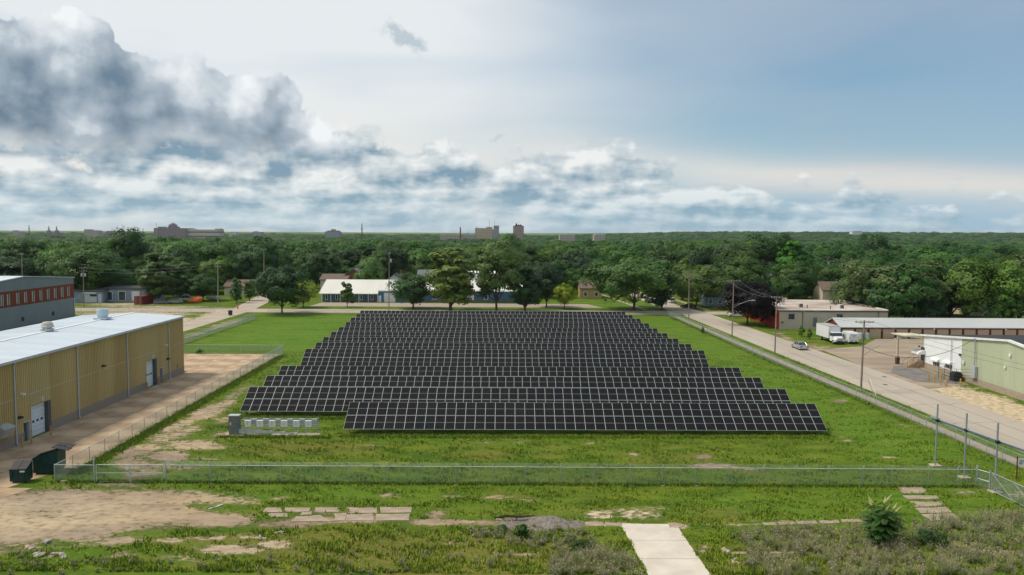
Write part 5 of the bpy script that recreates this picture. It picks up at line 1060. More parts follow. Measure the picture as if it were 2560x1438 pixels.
q = G(685, 772); t_ = thing('fire_hydrant', 'small yellow fire hydrant at the street corner', 'hydrant', q); b = MB(); b.lathe([(.14, 0), (.16, .04), (.12, .08), (.12, .5), (.16, .52), (.13, .62), (.04, .72)], n=10); b.build('body', yellow, t_); b = MB(); b.tube([(-.2, 0, .4), (.2, 0, .4)], .06, 6); b.build('outlet', yellow, t_)
orange = mat('orange plastic', (.75, .13, .03), .5, 0, .1); q = G(594, 772); t_ = thing('traffic_barrel', 'orange traffic marker with green top in the lane mouth', 'traffic marker', q); b = MB(); b.lathe([(.3, 0), (.3, .1), (.24, .12), (.2, 1.0), (.1, 1.05)], n=10); b.build('drum', orange, t_); b = MB(); b.box((0, -.02, 1.35), (.7, .04, .35)); b.build('plate', sgreen, t_)
b = MB(); b.box((0, 0, .75), (.9, .7, 1.2)); b.box((0, 0, .1), (.2, .2, .3)); b.box((0, 0, 1.38), (1.0, .8, .08)); o = b.build('control_box', dkmetal); o.location = G(576, 789); tag(o, 'black gate control box at the lane fence', 'control box')

# ------------------------------------------------------------------ vehicles
silver = mat('silver car paint', (.42, .44, .44), .3, .5, .04, coat=.5); whitec = mat('white car paint', (.72, .73, .73), .35, 0, .03, coat=.4); blackc = mat('black car paint', (.012, .012, .014), .3, 0, .1, coat=.5); greyc = mat('grey car paint', (.20, .205, .21), .35, .4, .05, coat=.4)
tail_r = mat('red tail lamp', (.35, .015, .01), .3); rim_m = mat('alloy rim', (.45, .45, .46), .35, .6, .05); chrome = mat('chrome', (.5, .5, .5), .2, .8, .05)
wh = MB(); wh.tube([(-.11, 0, 0), (.11, 0, 0)], .32, 14); wh_me = wh.mesh('tyre', [rubber]); rm = MB(); rm.tube([(-.118, 0, 0), (.118, 0, 0)], .20, 10); rm_me = rm.mesh('rim', [rim_m])
def wheel(par, x_, y_, s=1.0):
    w_ = place('wheel', wh_me, par, (x_, y_, .32 * s), (0, 0, 0), (s, s, s)); place('rim', rm_me, w_)
def car(label, loc, rz, paint, kind='sedan', group=None):
    """front towards +y"""
    L_, W_ = (4.75, 1.8) if kind != 'suv' else (4.6, 1.85); Hb, Hr = (.92, 1.43) if kind == 'sedan' else (1.02, 1.68)
    t_ = thing('car', label, 'car', loc, rz, group); b = MB()
    prof = [(-L_ / 2, .35), (-L_ / 2 + .05, .25), (L_ / 2 - .1, .22), (L_ / 2, .38), (L_ / 2 - .03, .62), (L_ / 2 - .5, .78), (L_ / 2 - 1.35, Hb), (-L_ / 2 + .9, Hb + .02), (-L_ / 2 + .05, Hb - .04), (-L_ / 2, .62)]
    secs = [(-W_ / 2, .94, .03), (-W_ / 2 + .1, 1, 0), (W_ / 2 - .1, 1, 0), (W_ / 2, .94, .03)]; n = len(prof); i0 = len(b.v)
    for x_, s, dz in secs: b.v += [(x_, y_ * (1 if s == 1 else .985), z_ * s + dz) for y_, z_ in prof]
    for k in range(3):
        for j in range(n): b.f.append((i0 + k * n + j, i0 + k * n + (j + 1) % n, i0 + (k + 1) * n + (j + 1) % n, i0 + (k + 1) * n + j)[::-1]); b.mi.append(0)
    b.f.append(tuple(i0 + j for j in range(n))); b.mi.append(0); b.f.append(tuple(i0 + 3 * n + j for j in range(n))[::-1]); b.mi.append(0); b.build('body', paint, t_)
    y0, y1 = (-L_ / 2 + .75, L_ / 2 - 1.35) if kind == 'sedan' else (-L_ / 2 + .1, L_ / 2 - 1.35); r0, r1 = (y0 + .65, y1 - .75) if kind == 'sedan' else (y0 + .25, y1 - .7); a, c = W_ / 2 - .08, W_ / 2 - .25
    lowr = [(-a, y0, Hb - .02), (a, y0, Hb - .02), (a, y1, Hb - .02), (-a, y1, Hb - .02)]; upr = [(-c, r0, Hr - .03), (c, r0, Hr - .03), (c, r1, Hr - .03), (-c, r1, Hr - .03)]; b = MB()
    for k in range(4): b.face([lowr[k], lowr[(k + 1) % 4], upr[(k + 1) % 4], upr[k]])
    g_ = b.build('windows', glassd, t_)
    b = MB(); b.prism([(-c, r0), (c, r0), (c, r1), (-c, r1)], Hr - .06, Hr); b.build('roof', paint, t_)
    b = MB()
    for s in (-1, 1):
        for lw, uw in ((lowr[0], upr[0]), (lowr[3], upr[3]), (((lowr[0][0], (y0 + y1) / 2, Hb)), (upr[0][0], (r0 + r1) / 2, Hr - .03))): b.tube([(lw[0] * -s, lw[1], lw[2]), (uw[0] * -s, uw[1], uw[2])], .04, 4)
    b.build('pillars', paint, t_)
    for s in (-1, 1):
        b = MB(); b.box((s * (W_ / 2 - .22), -L_ / 2 + .0, .72), (.34, .06, .16)); b.build('tail_light', tail_r, t_); b = MB(); b.box((s * (W_ / 2 - .25), L_ / 2 - .06, .6), (.36, .1, .14)); b.build('headlight', ins_m, t_); b = MB(); b.box((s * (W_ / 2 + .06), y1 - .35, Hb + .06), (.14, .1, .12)); b.build('mirror', paint, t_)
    for sx_ in (-1, 1):
        for y_ in (-L_ / 2 + .85, L_ / 2 - .85): wheel(t_, sx_ * (W_ / 2 - .1), y_)
    b = MB(); b.box((0, -L_ / 2 - .005, .55), (.5, .02, .12)); b.build('number_plate', white_p, t_)
    return t_
q = G(1999, 872); car('silver sedan driving along the pale side road', (q.x, q.y, .02), .03, silver)
car('white parked car in the far road past the junction', (*G(1678, 757)[:2], .02), .06, whitec, 'suv'); car('black car parked on the far kerb of the junction', (*G(1721, 770)[:2], .02), 1.2, blackc)
car('white car at the red wall behind the purple tree', (*G(1842, 792)[:2], .02), 1.4, whitec); car('grey suv parked behind the wire fence by the container', (*G(404, 760)[:2], 0), -1.2, greyc, 'suv'); car('older grey sedan next to the grey suv in the overgrown lot', (*G(438, 758)[:2], 0), -1.35, silver)
car('white suv at the back of the overgrown lot', (*G(466, 752)[:2], 0), -.7, whitec, 'suv'); car('pale car behind the white suv in the overgrown lot', (*G(455, 742)[:2], 0), -1.2, silver); car('dark car under the tree before the tan house', (*G(1622, 757)[:2], .02), .1, blackc)
car('white car half hidden under the right-hand trees', (*G(2345, 786)[:2], 0), 1.3, whitec, 'suv'); car('blue-grey car under the right-hand trees', (*G(2255, 790)[:2], 0), 1.5, greyc)
# orange tarpaulin, boat
q = G(489, 756); random.seed(3); bm = bmesh.new(); bmesh.ops.create_icosphere(bm, subdivisions=3, radius=1)
for v in bm.verts:
    n_ = math.sin(v.co.x * 5 + v.co.y * 3) * .18 + math.sin(v.co.y * 7) * .15 + random.uniform(-.05, .05); v.co = Vector((v.co.x * 2.2 * (1 + n_), v.co.y * 1.3, max(0, (v.co.z + .55)) * (.95 + .35 * v.co.x) * (1 + n_)))
me = bpy.data.meshes.new('tarpaulin'); bm.to_mesh(me); bm.free(); me.materials.append(orange); o = place('tarpaulin', me, None, (q.x, q.y, 0)); tag(o, 'bright orange tarpaulin heaped over gear in the overgrown lot', 'tarpaulin')
q = G(535, 752); bt = thing('boat', 'white motor boat with a dark red stripe on a trailer', 'boat', (q.x, q.y, 0), -.25)
def hull(b, z0, z1, w0, w1, m_=0):
    S = [(-2.6, .9), (-1.2, 1.0), (.4, 1.0), (1.8, .72), (2.7, .06)]; i = len(b.v)
    for x_, s in S: b.v += [(x_, -w0 * s, z0), (x_, w0 * s, z0), (x_ + .06, w1 * s, z1), (x_ + .06, -w1 * s, z1)]
    for k in range(len(S) - 1):
        for j in range(4): b.f.append((i + k * 4 + j, i + k * 4 + (j + 1) % 4, i + (k + 1) * 4 + (j + 1) % 4, i + (k + 1) * 4 + j)); b.mi.append(m_)
    b.f.append((i, i + 1, i + 2, i + 3)); b.mi.append(m_)
for nm, z0, z1, w0, w1, m_ in (('hull', .55, .95, .45, .95, whitec), ('stripe', .95, 1.08, .96, 1.0, st_post), ('deck', 1.08, 1.32, 1.0, 1.02, whitec)): b = MB(); hull(b, z0, z1, w0, w1); b.build(nm, m_, bt)
b = MB(); b.face([(.5, -.7, 1.32), (.5, .7, 1.32), (.1, .6, 1.85), (.1, -.6, 1.85)]); b.build('windscreen', glassd, bt); b = MB(); b.box((0, 0, .42), (4.6, .12, .12)); b.box((0, 0, .42), (.12, 1.6, .1)); b.build('trailer', galv, bt)
for s in (-1, 1): w_ = place('wheel', wh_me, bt, (-.3, s * .85, .3), (0, 0, math.pi / 2), (.9, .9, .9)); place('rim', rm_me, w_)
# box truck (front towards the camera)
q = G(2111, 862); tr = thing('box_truck', 'white box truck parked nose-out beside the storage units', 'truck', (q.x - .9, q.y + .6, 0), math.radians(2))
b = MB(); b.box2((-1.25, 2.3, .95), (1.25, 8.6, 3.45)); b.build('cargo_box', whitec, tr); b = MB(); b.box2((-1.27, 2.28, 3.45), (1.27, 8.62, 3.51)); b.build('box_roof', mat('grey truck roof', (.34, .33, .32), .7), tr)
b = MB(); b.box2((-.45, .2, .55), (.45, 8.4, .9)); b.build('chassis', dkmetal, tr)
b = MB()
def frus(b, lo_, hi_): 
    for k in range(4): b.face([lo_[k], lo_[(k + 1) % 4], hi_[(k + 1) % 4], hi_[k]])
    b.face(hi_)
frus(b, [(-1.08, .55, .55), (1.08, .55, .55), (1.08, 2.1, .55), (-1.08, 2.1, .55)], [(-1.06, .75, 1.55), (1.06, .75, 1.55), (1.06, 2.1, 1.55), (-1.06, 2.1, 1.55)]); frus(b, [(-1.0, 1.02, 2.25), (1.0, 1.02, 2.25), (1.0, 2.1, 2.25), (-1.0, 2.1, 2.25)], [(-.95, 1.15, 2.4), (.95, 1.15, 2.4), (.95, 2.1, 2.4), (-.95, 2.1, 2.4)])
frus(b, [(-.9, -.55, .75), (.9, -.55, .75), (1.0, .75, .75), (-1.0, .75, .75)], [(-.62, -.48, 1.35), (.62, -.48, 1.35), (.8, .78, 1.6), (-.8, .78, 1.6)])
for s in (-1, 1): frus(b, [(s * .55, -.5, .55), (s * 1.15, -.4, .55), (s * 1.15, .65, .55), (s * .55, .65, .55)], [(s * .6, -.3, 1.05), (s * 1.1, -.25, 1.02), (s * 1.1, .55, 1.05), (s * .6, .55, 1.08)])
b.build('cab', whitec, tr); b = MB(); frus(b, [(-1.03, .8, 1.55), (1.03, .8, 1.55), (1.03, 2.0, 1.55), (-1.03, 2.0, 1.55)], [(-.97, 1.03, 2.26), (.97, 1.03, 2.26), (.97, 2.0, 2.26), (-.97, 2.0, 2.26)]); b.build('cab_windows', glassd, tr)
b = MB(); b.box((0, -.56, 1.02), (1.0, .05, .45)); b.build('grille', chrome, tr); b = MB(); b.box((0, -.66, .5), (2.2, .18, .26)); b.build('bumper', dkmetal, tr)
for s in (-1, 1):
    b = MB(); b.box((s * .82, -.5, .92), (.3, .06, .18)); b.build('headlight', ins_m, tr); b = MB(); b.box((s * 1.3, .85, 1.85), (.12, .16, .42)); b.build('mirror', dkmetal, tr); wheel(tr, s * .98, .35, 1.45); wheel(tr, s * .95, 6.5, 1.45)
# white van seen from the back
q = G(2137, 863); vn = thing('cargo_van', 'white cargo van with red lettering on its back doors', 'van', (q.x + .3, q.y + 1.2, 0), math.radians(-3))
b = MB(); pr = [(0, .4), (5.4, .4), (5.4, .95), (4.9, 1.15), (4.4, 1.9), (4.0, 2.35), (.15, 2.42), (0, 2.2)]
for s in (-1, 1): f_ = [(s * .98 * (.94 if z_ > 1.9 else 1), y_, z_) for y_, z_ in pr]; b.face(f_ if s > 0 else f_[::-1])
for k in range(len(pr)):
    (y0, z0), (y1, z1) = pr[k], pr[(k + 1) % len(pr)]; s0, s1 = (.92 if z0 > 1.9 else .98), (.92 if z1 > 1.9 else .98); b.face([(-s0, y0, z0), (s0, y0, z0), (s1, y1, z1), (-s1, y1, z1)][::-1])
b.build('body', whitec, vn)
for s in (-1, 1):
    b = MB(); b.box((s * .46, -.015, 1.3), (.88, .02, 1.6)); dr = b.build('back_door', whitec, vn); b = MB(); b.box((s * .46, -.032, .72), (.3, .012, .14)); b.build('plate', dkmetal, dr); b = MB(); b.box((s * .9, -.02, 1.35), (.12, .04, .4)); b.build('tail_light', tail_r, vn); wheel(vn, s * .86, .95, 1.05); wheel(vn, s * .86, 4.4, 1.05)
red_t = mat('red lettering', (.5, .03, .04), .5)
for k, (w_, x_, z_) in enumerate(((.3, -.28, 1.86), (.22, .06, 1.86), (.3, .36, 1.86), (.5, -.05, 1.70))):
    b = MB()
    for j in range(int(w_ / .07)): b.box((x_ - w_ / 2 + .035 + j * .07, -.034, z_), (.035, .008, .11 if j else .16)); 
    tag(b.build('lettering', red_t, vn), kind='stuff')
b = MB(); b.box((0, -.06, .48), (1.9, .12, .14)); b.build('bumper', dkmetal, vn)

# ------------------------------------------------------------------ skyline
def facade(name, wall, win, sx_, sz_, fx_=.45, fz_=.5, off_=0.0):
    M = bpy.data.materials.new(name); M.use_nodes = True; t = NT(M.node_tree); b = t.n['Principled BSDF']; s = t.node('ShaderNodeSeparateXYZ'); t.l.new(t.node('ShaderNodeTexCoord').outputs['Object'], s.inputs[0])
    a = t.m('LESS_THAN', t.m('FRACT', t.m('DIVIDE', s.outputs[0], sx_)), fx_); c = t.m('LESS_THAN', t.m('FRACT', t.add(t.m('DIVIDE', s.outputs[2], sz_), off_)), fz_); n = t.noise(t.node('ShaderNodeTexCoord').outputs['Object'], .05, 3)
    t.l.new(t.mix(t.mul(a, c), t.mix(n, [x * .85 for x in wall], [x * 1.15 for x in wall]), win), b.inputs['Base Color']); b.inputs['Roughness'].default_value = .8; return M
f_brick = facade('mauve brick facade', (.31, .235, .235), (.23, .175, .18), 4.5, 3.6, .5, .6); f_cream = facade('cream banded facade', (.58, .50, .40), (.16, .13, .12), 400, 8.0, 1.0, .28, .3); f_tan = facade('tan grid facade', (.60, .46, .32), (.24, .19, .15), 4.2, 4.0, .5, .45); f_pink = facade('pink-brown grid facade', (.46, .32, .27), (.18, .12, .11), 3.4, 3.6, .5, .5); f_grey = facade('grey-blue facade', (.34, .35, .39), (.21, .22, .25), 3.0, 3.4, .5, .5); f_white = facade('white facade', (.60, .60, .58), (.25, .3, .34), 4, 4, .4, .5); f_beige = facade('beige facade', (.46, .39, .33), (.28, .24, .21), 5, 4, .4, .4)
def hz(px_): return 577 + .005 * (px_ - 1280)
def sky_bld(name, label, Y_, parts, cat='building'):
    """parts: (part name, px0, px1, top y, material[, depth])"""
    x0 = min(p[1] for p in parts); t_ = thing(name, label, cat, (bx((x0 + max(p[2] for p in parts)) / 2, Y_), Y_, float(hill(np.array([bx(x0, Y_)]), np.array([Y_]))[0])), 0, None, True)
    for k, p in enumerate(parts):
        a, c = bx(p[1], Y_), bx(p[2], Y_); z_ = HC + (hz((p[1] + p[2]) / 2) - p[3]) * Y_ / F; b = MB(); b.box2((a, Y_ + .15 * k, -2), (c, Y_ + (p[5] if len(p) > 5 else 20) + .15 * k, z_)); b.build(p[0], p[4], t_)
    return t_
sky_bld('office_block', 'beige blocky office building on the skyline right of the twin spires', 1700, [('wing', 212, 247, 577, f_beige), ('tower', 212, 221, 573.5, f_beige, 16), ('penthouse', 223, 228, 573.8, f_brick, 14), ('block', 221, 240, 575.8, f_beige, 22)])
sky_bld('office_block', 'mauve flat office building on the skyline', 1700, [('wing', 264, 284, 580.5, f_brick), ('block', 268, 280, 577.5, f_brick, 15)]); sky_bld('office_block', 'small brown tower block on the left skyline', 1700, [('wing', 290, 316, 582.5, f_beige), ('block', 295, 304, 578.8, f_brick, 15)])
sky_bld('office_block', 'low pale building on the far left skyline', 1700, [('wing', 33, 50, 579.5, f_beige), ('block', 34, 41, 576, f_beige, 12)])
hb = sky_bld('hospital', 'large mauve brick hospital with a domed tower', 1500, [('main_block', 386, 466, 570.3, f_brick, 40), ('left_tower', 396, 407, 567, f_brick, 20), ('dome_tower', 420, 438, 566.5, f_brick, 24), ('drum', 423, 435, 561.5, f_brick, 18)])
a = bx(429, 1500); b = MB(); b.lathe([(5.0, 0), (4.6, 1.6), (3.2, 2.8), (1.0, 3.4), (.3, 4.4)], (a, 1509, HC + (hz(429) - 561.5) * .75), 12); b.build('dome', f_brick, hb); b = MB(); b.tube([(bx(394, 1500), 1498, 0), (bx(394, 1500), 1498, 36)], .35, 5); b.build('mast', trim_m, hb)
sky_bld('office_block', 'long cream building with dark window bands beside the domed hospital', 1505, [('long_wing', 467, 547, 574, f_cream, 30), ('end_block', 538, 547.6, 571.8, f_cream, 24), ('front_block', 462, 478, 571.8, f_cream, 28)])
sky_bld('tower_block', 'small white tower on the skyline right of the cream building', 1900, [('tower', 632, 654, 580.5, f_grey), ('plant_room', 635, 644, 578, white_w, 10)]); sky_bld('tower_block', 'pale little building behind the dark tree tops', 1900, [('block', 573, 591, 581, f_white), ('tower', 580, 585, 579.2, f_white, 9)])
sky_bld('tower_block', 'grey stepped apartment block on the skyline', 1700, [('block', 813, 849, 579, f_grey), ('centre', 818, 846, 576.6, f_brick, 18), ('penthouse', 828, 837, 573.2, f_beige, 12)])
sky_bld('office_block', 'cream office complex with a brick tower and antennas', 1500, [('main_block', 1187, 1216, 570.5, f_tan, 24), ('stair_tower', 1215, 1230, 567.8, f_tan, 16), ('grey_block', 1226, 1246, 573.5, f_grey, 22), ('brick_tower', 1233.5, 1246.5, 564.2, f_pink, 14), ('turret', 1190, 1194.5, 569, f_tan, 8), ('mast', 1222.5, 1223, 551, dkmetal, .4), ('mast', 1236, 1236.5, 552, dkmetal, .4)])
sky_bld('factory', 'long low pale factory left of the cream office complex', 1450, [('hall', 1100, 1188, 586.5, f_beige, 30), ('front', 1150, 1186, 585, white_w, 26), ('chimney_house', 1165, 1172, 583, f_beige, 10)]); 
b = MB(); b.lathe([(1.5, 0), (1.1, 29)], n=10); o = b.build('factory_chimney', brick_m); o.location = (bx(1150.5, 1440), 1440, 0); tag(o, 'slender brick factory chimney on the skyline', 'chimney')
sky_bld('tower_block', 'free-standing pink-brown tower block with roof antennas', 1500, [('tower', 1283, 1308, 565.5, f_pink, 20), ('cornice', 1282.3, 1308.7, 564.6, dkmetal, 21), ('dish_frame', 1288, 1292, 559, dkmetal, 2), ('dish_frame', 1295, 1297, 561, dkmetal, 1), ('dish_frame', 1300, 1302, 560.5, dkmetal, 1), ('plant_room', 1287, 1304, 563, dkmetal, 8), ('mast', 1296, 1296.4, 552, dkmetal, .4)])
sky_bld('school', 'long pale low building on the wooded rise', 1250, [('wing', 1398, 1437, 587.5, f_beige), ('roof', 1410, 1437, 586, white_w, 10)]); sky_bld('school', 'low arcaded building further right on the wooded rise', 1250, [('wing', 1484, 1512, 587, f_beige), ('roof', 1486, 1508, 585.4, white_w, 10)])
sky_bld('hilltop_house', 'big house with terracotta roof on the right-hand ridge', 2300, [('house', 2128, 2152, 580, white_w), ('roof', 2132, 2152, 578.6, brick_m, 8)])
ch_ = sky_bld('church', 'dark church with twin spires on the left skyline', 1750, [('nave', 112, 144, 583, f_brick, 26), ('bell_tower', 118, 125, 576.5, f_brick, 8), ('bell_tower', 137.5, 144.5, 576.5, f_brick, 8)])
for p_ in (121.5, 141): b = MB(); z0 = HC + (hz(p_) - 576.5) * 1750 / F; b.lathe([(3.1, 0), (1.7, 1.8), (1.5, 4.5), (.25, 10.5)], (bx(p_, 1750), 1754, z0), 8); b.build('spire', f_brick, ch_)
def mast(label, px_, ty, Y_, w_=2.2):
    h = HC + (hz(px_) - ty) * Y_ / F; t_ = thing('radio_mast', label, 'mast', (bx(px_, Y_), Y_, 0)); b = MB()
    for k in range(3): a_ = k * 2.094; b.tube([(w_ * math.cos(a_), w_ * math.sin(a_), 0), (.35 * math.cos(a_), .35 * math.sin(a_), h)], .22, 4)
    n = int(h / 3)
    for j in range(n):
        u0, u1 = j / n, (j + 1) / n
        for k in range(3): a0, a1 = k * 2.094, (k + 1) * 2.094; r0, r1 = w_ * (1 - u0) + .35 * u0, w_ * (1 - u1) + .35 * u1; b.tube([(r0 * math.cos(a0), r0 * math.sin(a0), h * u0), (r1 * math.cos(a1), r1 * math.sin(a1), h * u1)], .12, 3)
    b.build('lattice', dkmetal, t_); 
    for u, s in ((.72, 1.5), (.8, 1.0), (.93, .8)): b = MB(); b.box((0, 0, h * u), (s * 1.6, s, s * 1.2)); b.build('antenna', dkmetal, t_)
mast('lattice radio mast on the skyline between the apartment block and the factory', 905, 559, 1300); mast('thin radio mast on the far left skyline', 75, 563, 1700, 1.6)
HAZE_D = 4.2e-5

# ------------------------------------------------------------------ trees
def leaf_material(name, use_obj_color=True, ramp=None):
    M = bpy.data.materials.new(name); M.use_nodes = True; t = NT(M.node_tree); b = t.n['Principled BSDF']; oi = t.node('ShaderNodeObjectInfo'); pos = t.node('ShaderNodeNewGeometry').outputs['Position']
    if use_obj_color: c = oi.outputs['Color']
    else:
        cr = t.node('ShaderNodeValToRGB'); t.l.new(oi.outputs['Random'], cr.inputs[0]); cr.color_ramp.interpolation = 'LINEAR'; e = cr.color_ramp.elements; e[0].position = 0; e[0].color = (*ramp[0], 1); e[1].position = 1; e[1].color = (*ramp[-1], 1)
        for k, q in enumerate(ramp[1:-1]): z_ = e.new((k + 1) / (len(ramp) - 1)); z_.color = (*q, 1)
        c = cr.outputs[0]
    n1 = t.noise(pos, .45, 3, .6); n2 = t.noise(pos, 2.6, 2, .6)
    c = t.mix(t.mr(n1, .3, .7), t.mix(1.0, c, (.75, .78, .75), 'MULTIPLY'), t.mix(1.0, c, (1.35, 1.25, 1.15), 'MULTIPLY')); c = t.mix(t.mul(t.mr(n2, .35, .7), .4), c, t.mix(1.0, c, (1.4, 1.3, 1.2), 'MULTIPLY'))
    t.l.new(c, b.inputs['Base Color']); b.inputs['Roughness'].default_value = .55; b.inputs['Specular IOR Level'].default_value = .25
    tr_ = t.node('ShaderNodeBsdfTranslucent'); t.l.new(t.mix(1.0, c, (1.3, 1.5, .8), 'MULTIPLY'), tr_.inputs[0]); mx = t.node('ShaderNodeMixShader'); mx.inputs[0].default_value = .28; t.l.new(b.outputs[0], mx.inputs[1]); t.l.new(tr_.outputs[0], mx.inputs[2])
    out = [n for n in t.n if n.type == 'OUTPUT_MATERIAL'][0]; t.l.new(mx.outputs[0], out.inputs[0]); return M
leaf_m = leaf_material('leaves'); bark = mat('bark', (.085, .065, .05), .95, 0, .3, 3, streak=(4, 4, .6))
GREENS = [(0.025, 0.068, 0.018), (0.036, 0.098, 0.021), (0.056, 0.134, 0.024), (0.075, 0.167, 0.031), (0.048, 0.112, 0.039), (0.099, 0.189, 0.033), (0.032, 0.088, 0.019), (0.068, 0.134, 0.05)]
far_leaf = leaf_material('far leaves', False, GREENS)
def crown(seed, R, z0, H, shape, leaf, lobes=10, clumps=9, leaves=30, mtl=None):
    rg = np.random.default_rng(seed); C = []; hz_ = (H - z0) / 2; cz = (H + z0) / 2
    for k in range(lobes):
        u = (k + .5) / lobes; th = k * 2.39996 + rg.uniform(-.4, .4); t_ = 1 - 2 * u
        if shape == 'round': rad = R * .56 * math.sqrt(max(.05, 1 - t_ * t_)); zz = cz + t_ * hz_ * .62; lr = R * rg.uniform(.40, .56)
        elif shape == 'column': rad = R * .45 * (1 - .35 * abs(t_)); zz = cz + t_ * hz_ * .82; lr = R * rg.uniform(.42, .62) * (1 - .35 * max(0, t_))
        elif shape == 'spread': rad = R * .68 * math.sqrt(max(.1, 1 - t_ * t_ * .8)); zz = cz + t_ * hz_ * .55 - hz_ * .05; lr = R * rg.uniform(.30, .44)
        elif shape == 'cone': rad = R * .6 * (1 - u * 0 - (t_ + 1) / 2 * .75); zz = cz + t_ * hz_ * .8; lr = R * rg.uniform(.3, .42) * (1 - .45 * (t_ + 1) / 2)
        else: rad = R * rg.uniform(.25, .7); zz = cz + t_ * hz_ * .72; lr = R * rg.uniform(.32, .55)
        C.append((rad * math.cos(th) + rg.uniform(-.12, .12) * R, rad * math.sin(th) + rg.uniform(-.12, .12) * R, min(zz, H - lr * .8), lr))
    P = []; N = []
    for cx_, cy_, cz_, lr in C:
        d = rg.normal(size=(clumps, 3)); d[:, 2] = d[:, 2] * .8 + .25; d /= np.linalg.norm(d, axis=1)[:, None]
        for q in d:
            cc = np.array([cx_, cy_, cz_]) + q * lr * np.array([.8, .8, .68]); cr_ = lr * rg.uniform(.34, .55)
            e = rg.normal(size=(leaves, 3)); e /= np.linalg.norm(e, axis=1)[:, None]
            P.append(cc + e * cr_ * rg.uniform(.5, 1.08, (leaves, 1)) * np.array([1, 1, .75])); oc_ = np.array([cx_ + q[0] * lr, cy_ + q[1] * lr, (cz_ - cz) + q[2] * lr]); oc_ /= np.linalg.norm(oc_) + .01; nn = e * .40 + q * .40 + oc_ * .55 + np.array([0, 0, .2]) + rg.normal(size=(leaves, 3)) * .16; N.append(nn)
    P = np.concatenate(P); N = np.concatenate(N); keep = P[:, 2] > z0 * .75; P, N = P[keep], N[keep]; N /= np.linalg.norm(N, axis=1)[:, None]; n = len(P)
    a = np.cross(N, rg.normal(size=(n, 3))); a /= np.linalg.norm(a, axis=1)[:, None]; b_ = np.cross(N, a); s = leaf * rg.uniform(.55, 1.35, (n, 1)); w_ = s * rg.uniform(.5, .9, (n, 1))
    V = np.stack([P - a * s * .5, P + b_ * w_ * .5 + a * s * rg.uniform(-.15, .15, (n, 1)), P + a * s * .5 + N * s * .12, P - b_ * w_ * .5], 1).reshape(-1, 3)
    return npmesh('crown', V, np.arange(4 * n).reshape(-1, 4), mtl or leaf_m), C
def trunk_mesh(seed, R, z0, H, C):
    rg = random.Random(seed); b = MB(); r = max(.16, H * .018); top_ = (rg.uniform(-.2, .2) * R * .3, rg.uniform(-.2, .2) * R * .3, z0 + (H - z0) * .55)
    b.tube([(0, 0, -.3), (0, 0, .4), (top_[0] * .4, top_[1] * .4, z0), top_], [r * 1.5, r, r * .85, r * .35], 7)
    for c in sorted(C, key=lambda q: q[2])[:7]:
        s = rg.uniform(.75, 1.05); st = (top_[0] * .3, top_[1] * .3, z0 * s); md = ((st[0] + c[0]) / 2, (st[1] + c[1]) / 2, (st[2] + c[2]) / 2 - .2); b.tube([st, md, (c[0] * .9, c[1] * .9, c[2])], [r * .5, r * .35, r * .12], 5, cap=False)
    return b.mesh('trunk', [bark])
VAR = {}; TB = 2.2
def variant(shape, k):
    key = (shape, k)
    if key not in VAR:
        R, H = {'round': (6, 13), 'column': (4, 16), 'spread': (8, 13), 'cone': (4, 9), 'irregular': (6.5, 16)}[shape]; z0 = {'round': 2.0, 'column': 1.2, 'spread': 2.2, 'cone': 1.4, 'irregular': 2.4}[shape]
        lob = {'round': 12, 'column': 13, 'spread': 15, 'cone': 10, 'irregular': 13}[shape]; sd = hash(shape) % 97 if False else {'round': 1, 'column': 2, 'spread': 3, 'cone': 4, 'irregular': 5}[shape] * 10 + k
        me, C = crown(sd, R, z0, H, shape, .54 if shape != 'cone' else .4, lob, 12, 62); VAR[key] = (me, trunk_mesh(sd, R, z0, H, C), R, H)
    return VAR[key]
def tree(name, label, loc, H, R, shape, col_, k=0, rz=0.0, group=None, cat='tree'):
    me, tk, R0, H0 = variant(shape, k); t_ = thing(name, label, cat, loc, rz, group); sx_, sz_ = R / R0, H / H0
    place('trunk', tk, t_, (0, 0, 0), (0, 0, 0), (max(.5, sx_ * .9), max(.5, sx_ * .9), sz_)); o = place('crown', me, t_, (0, 0, 0), (0, 0, 0), (sx_, sx_, sz_)); o.color = (*[v * (TB if name != 'copper_beech' else 1.0) for v in col_], 1); return t_
DARK, MID, LIGHT, YEL, WIL, PUR, SIL, BRI = (.013, .034, .010), (.028, .064, .015), (.048, .090, .020), (.105, .135, .012), (.050, .072, .026), (.008, .004, .0055), (.075, .105, .060), (.034, .095, .012)
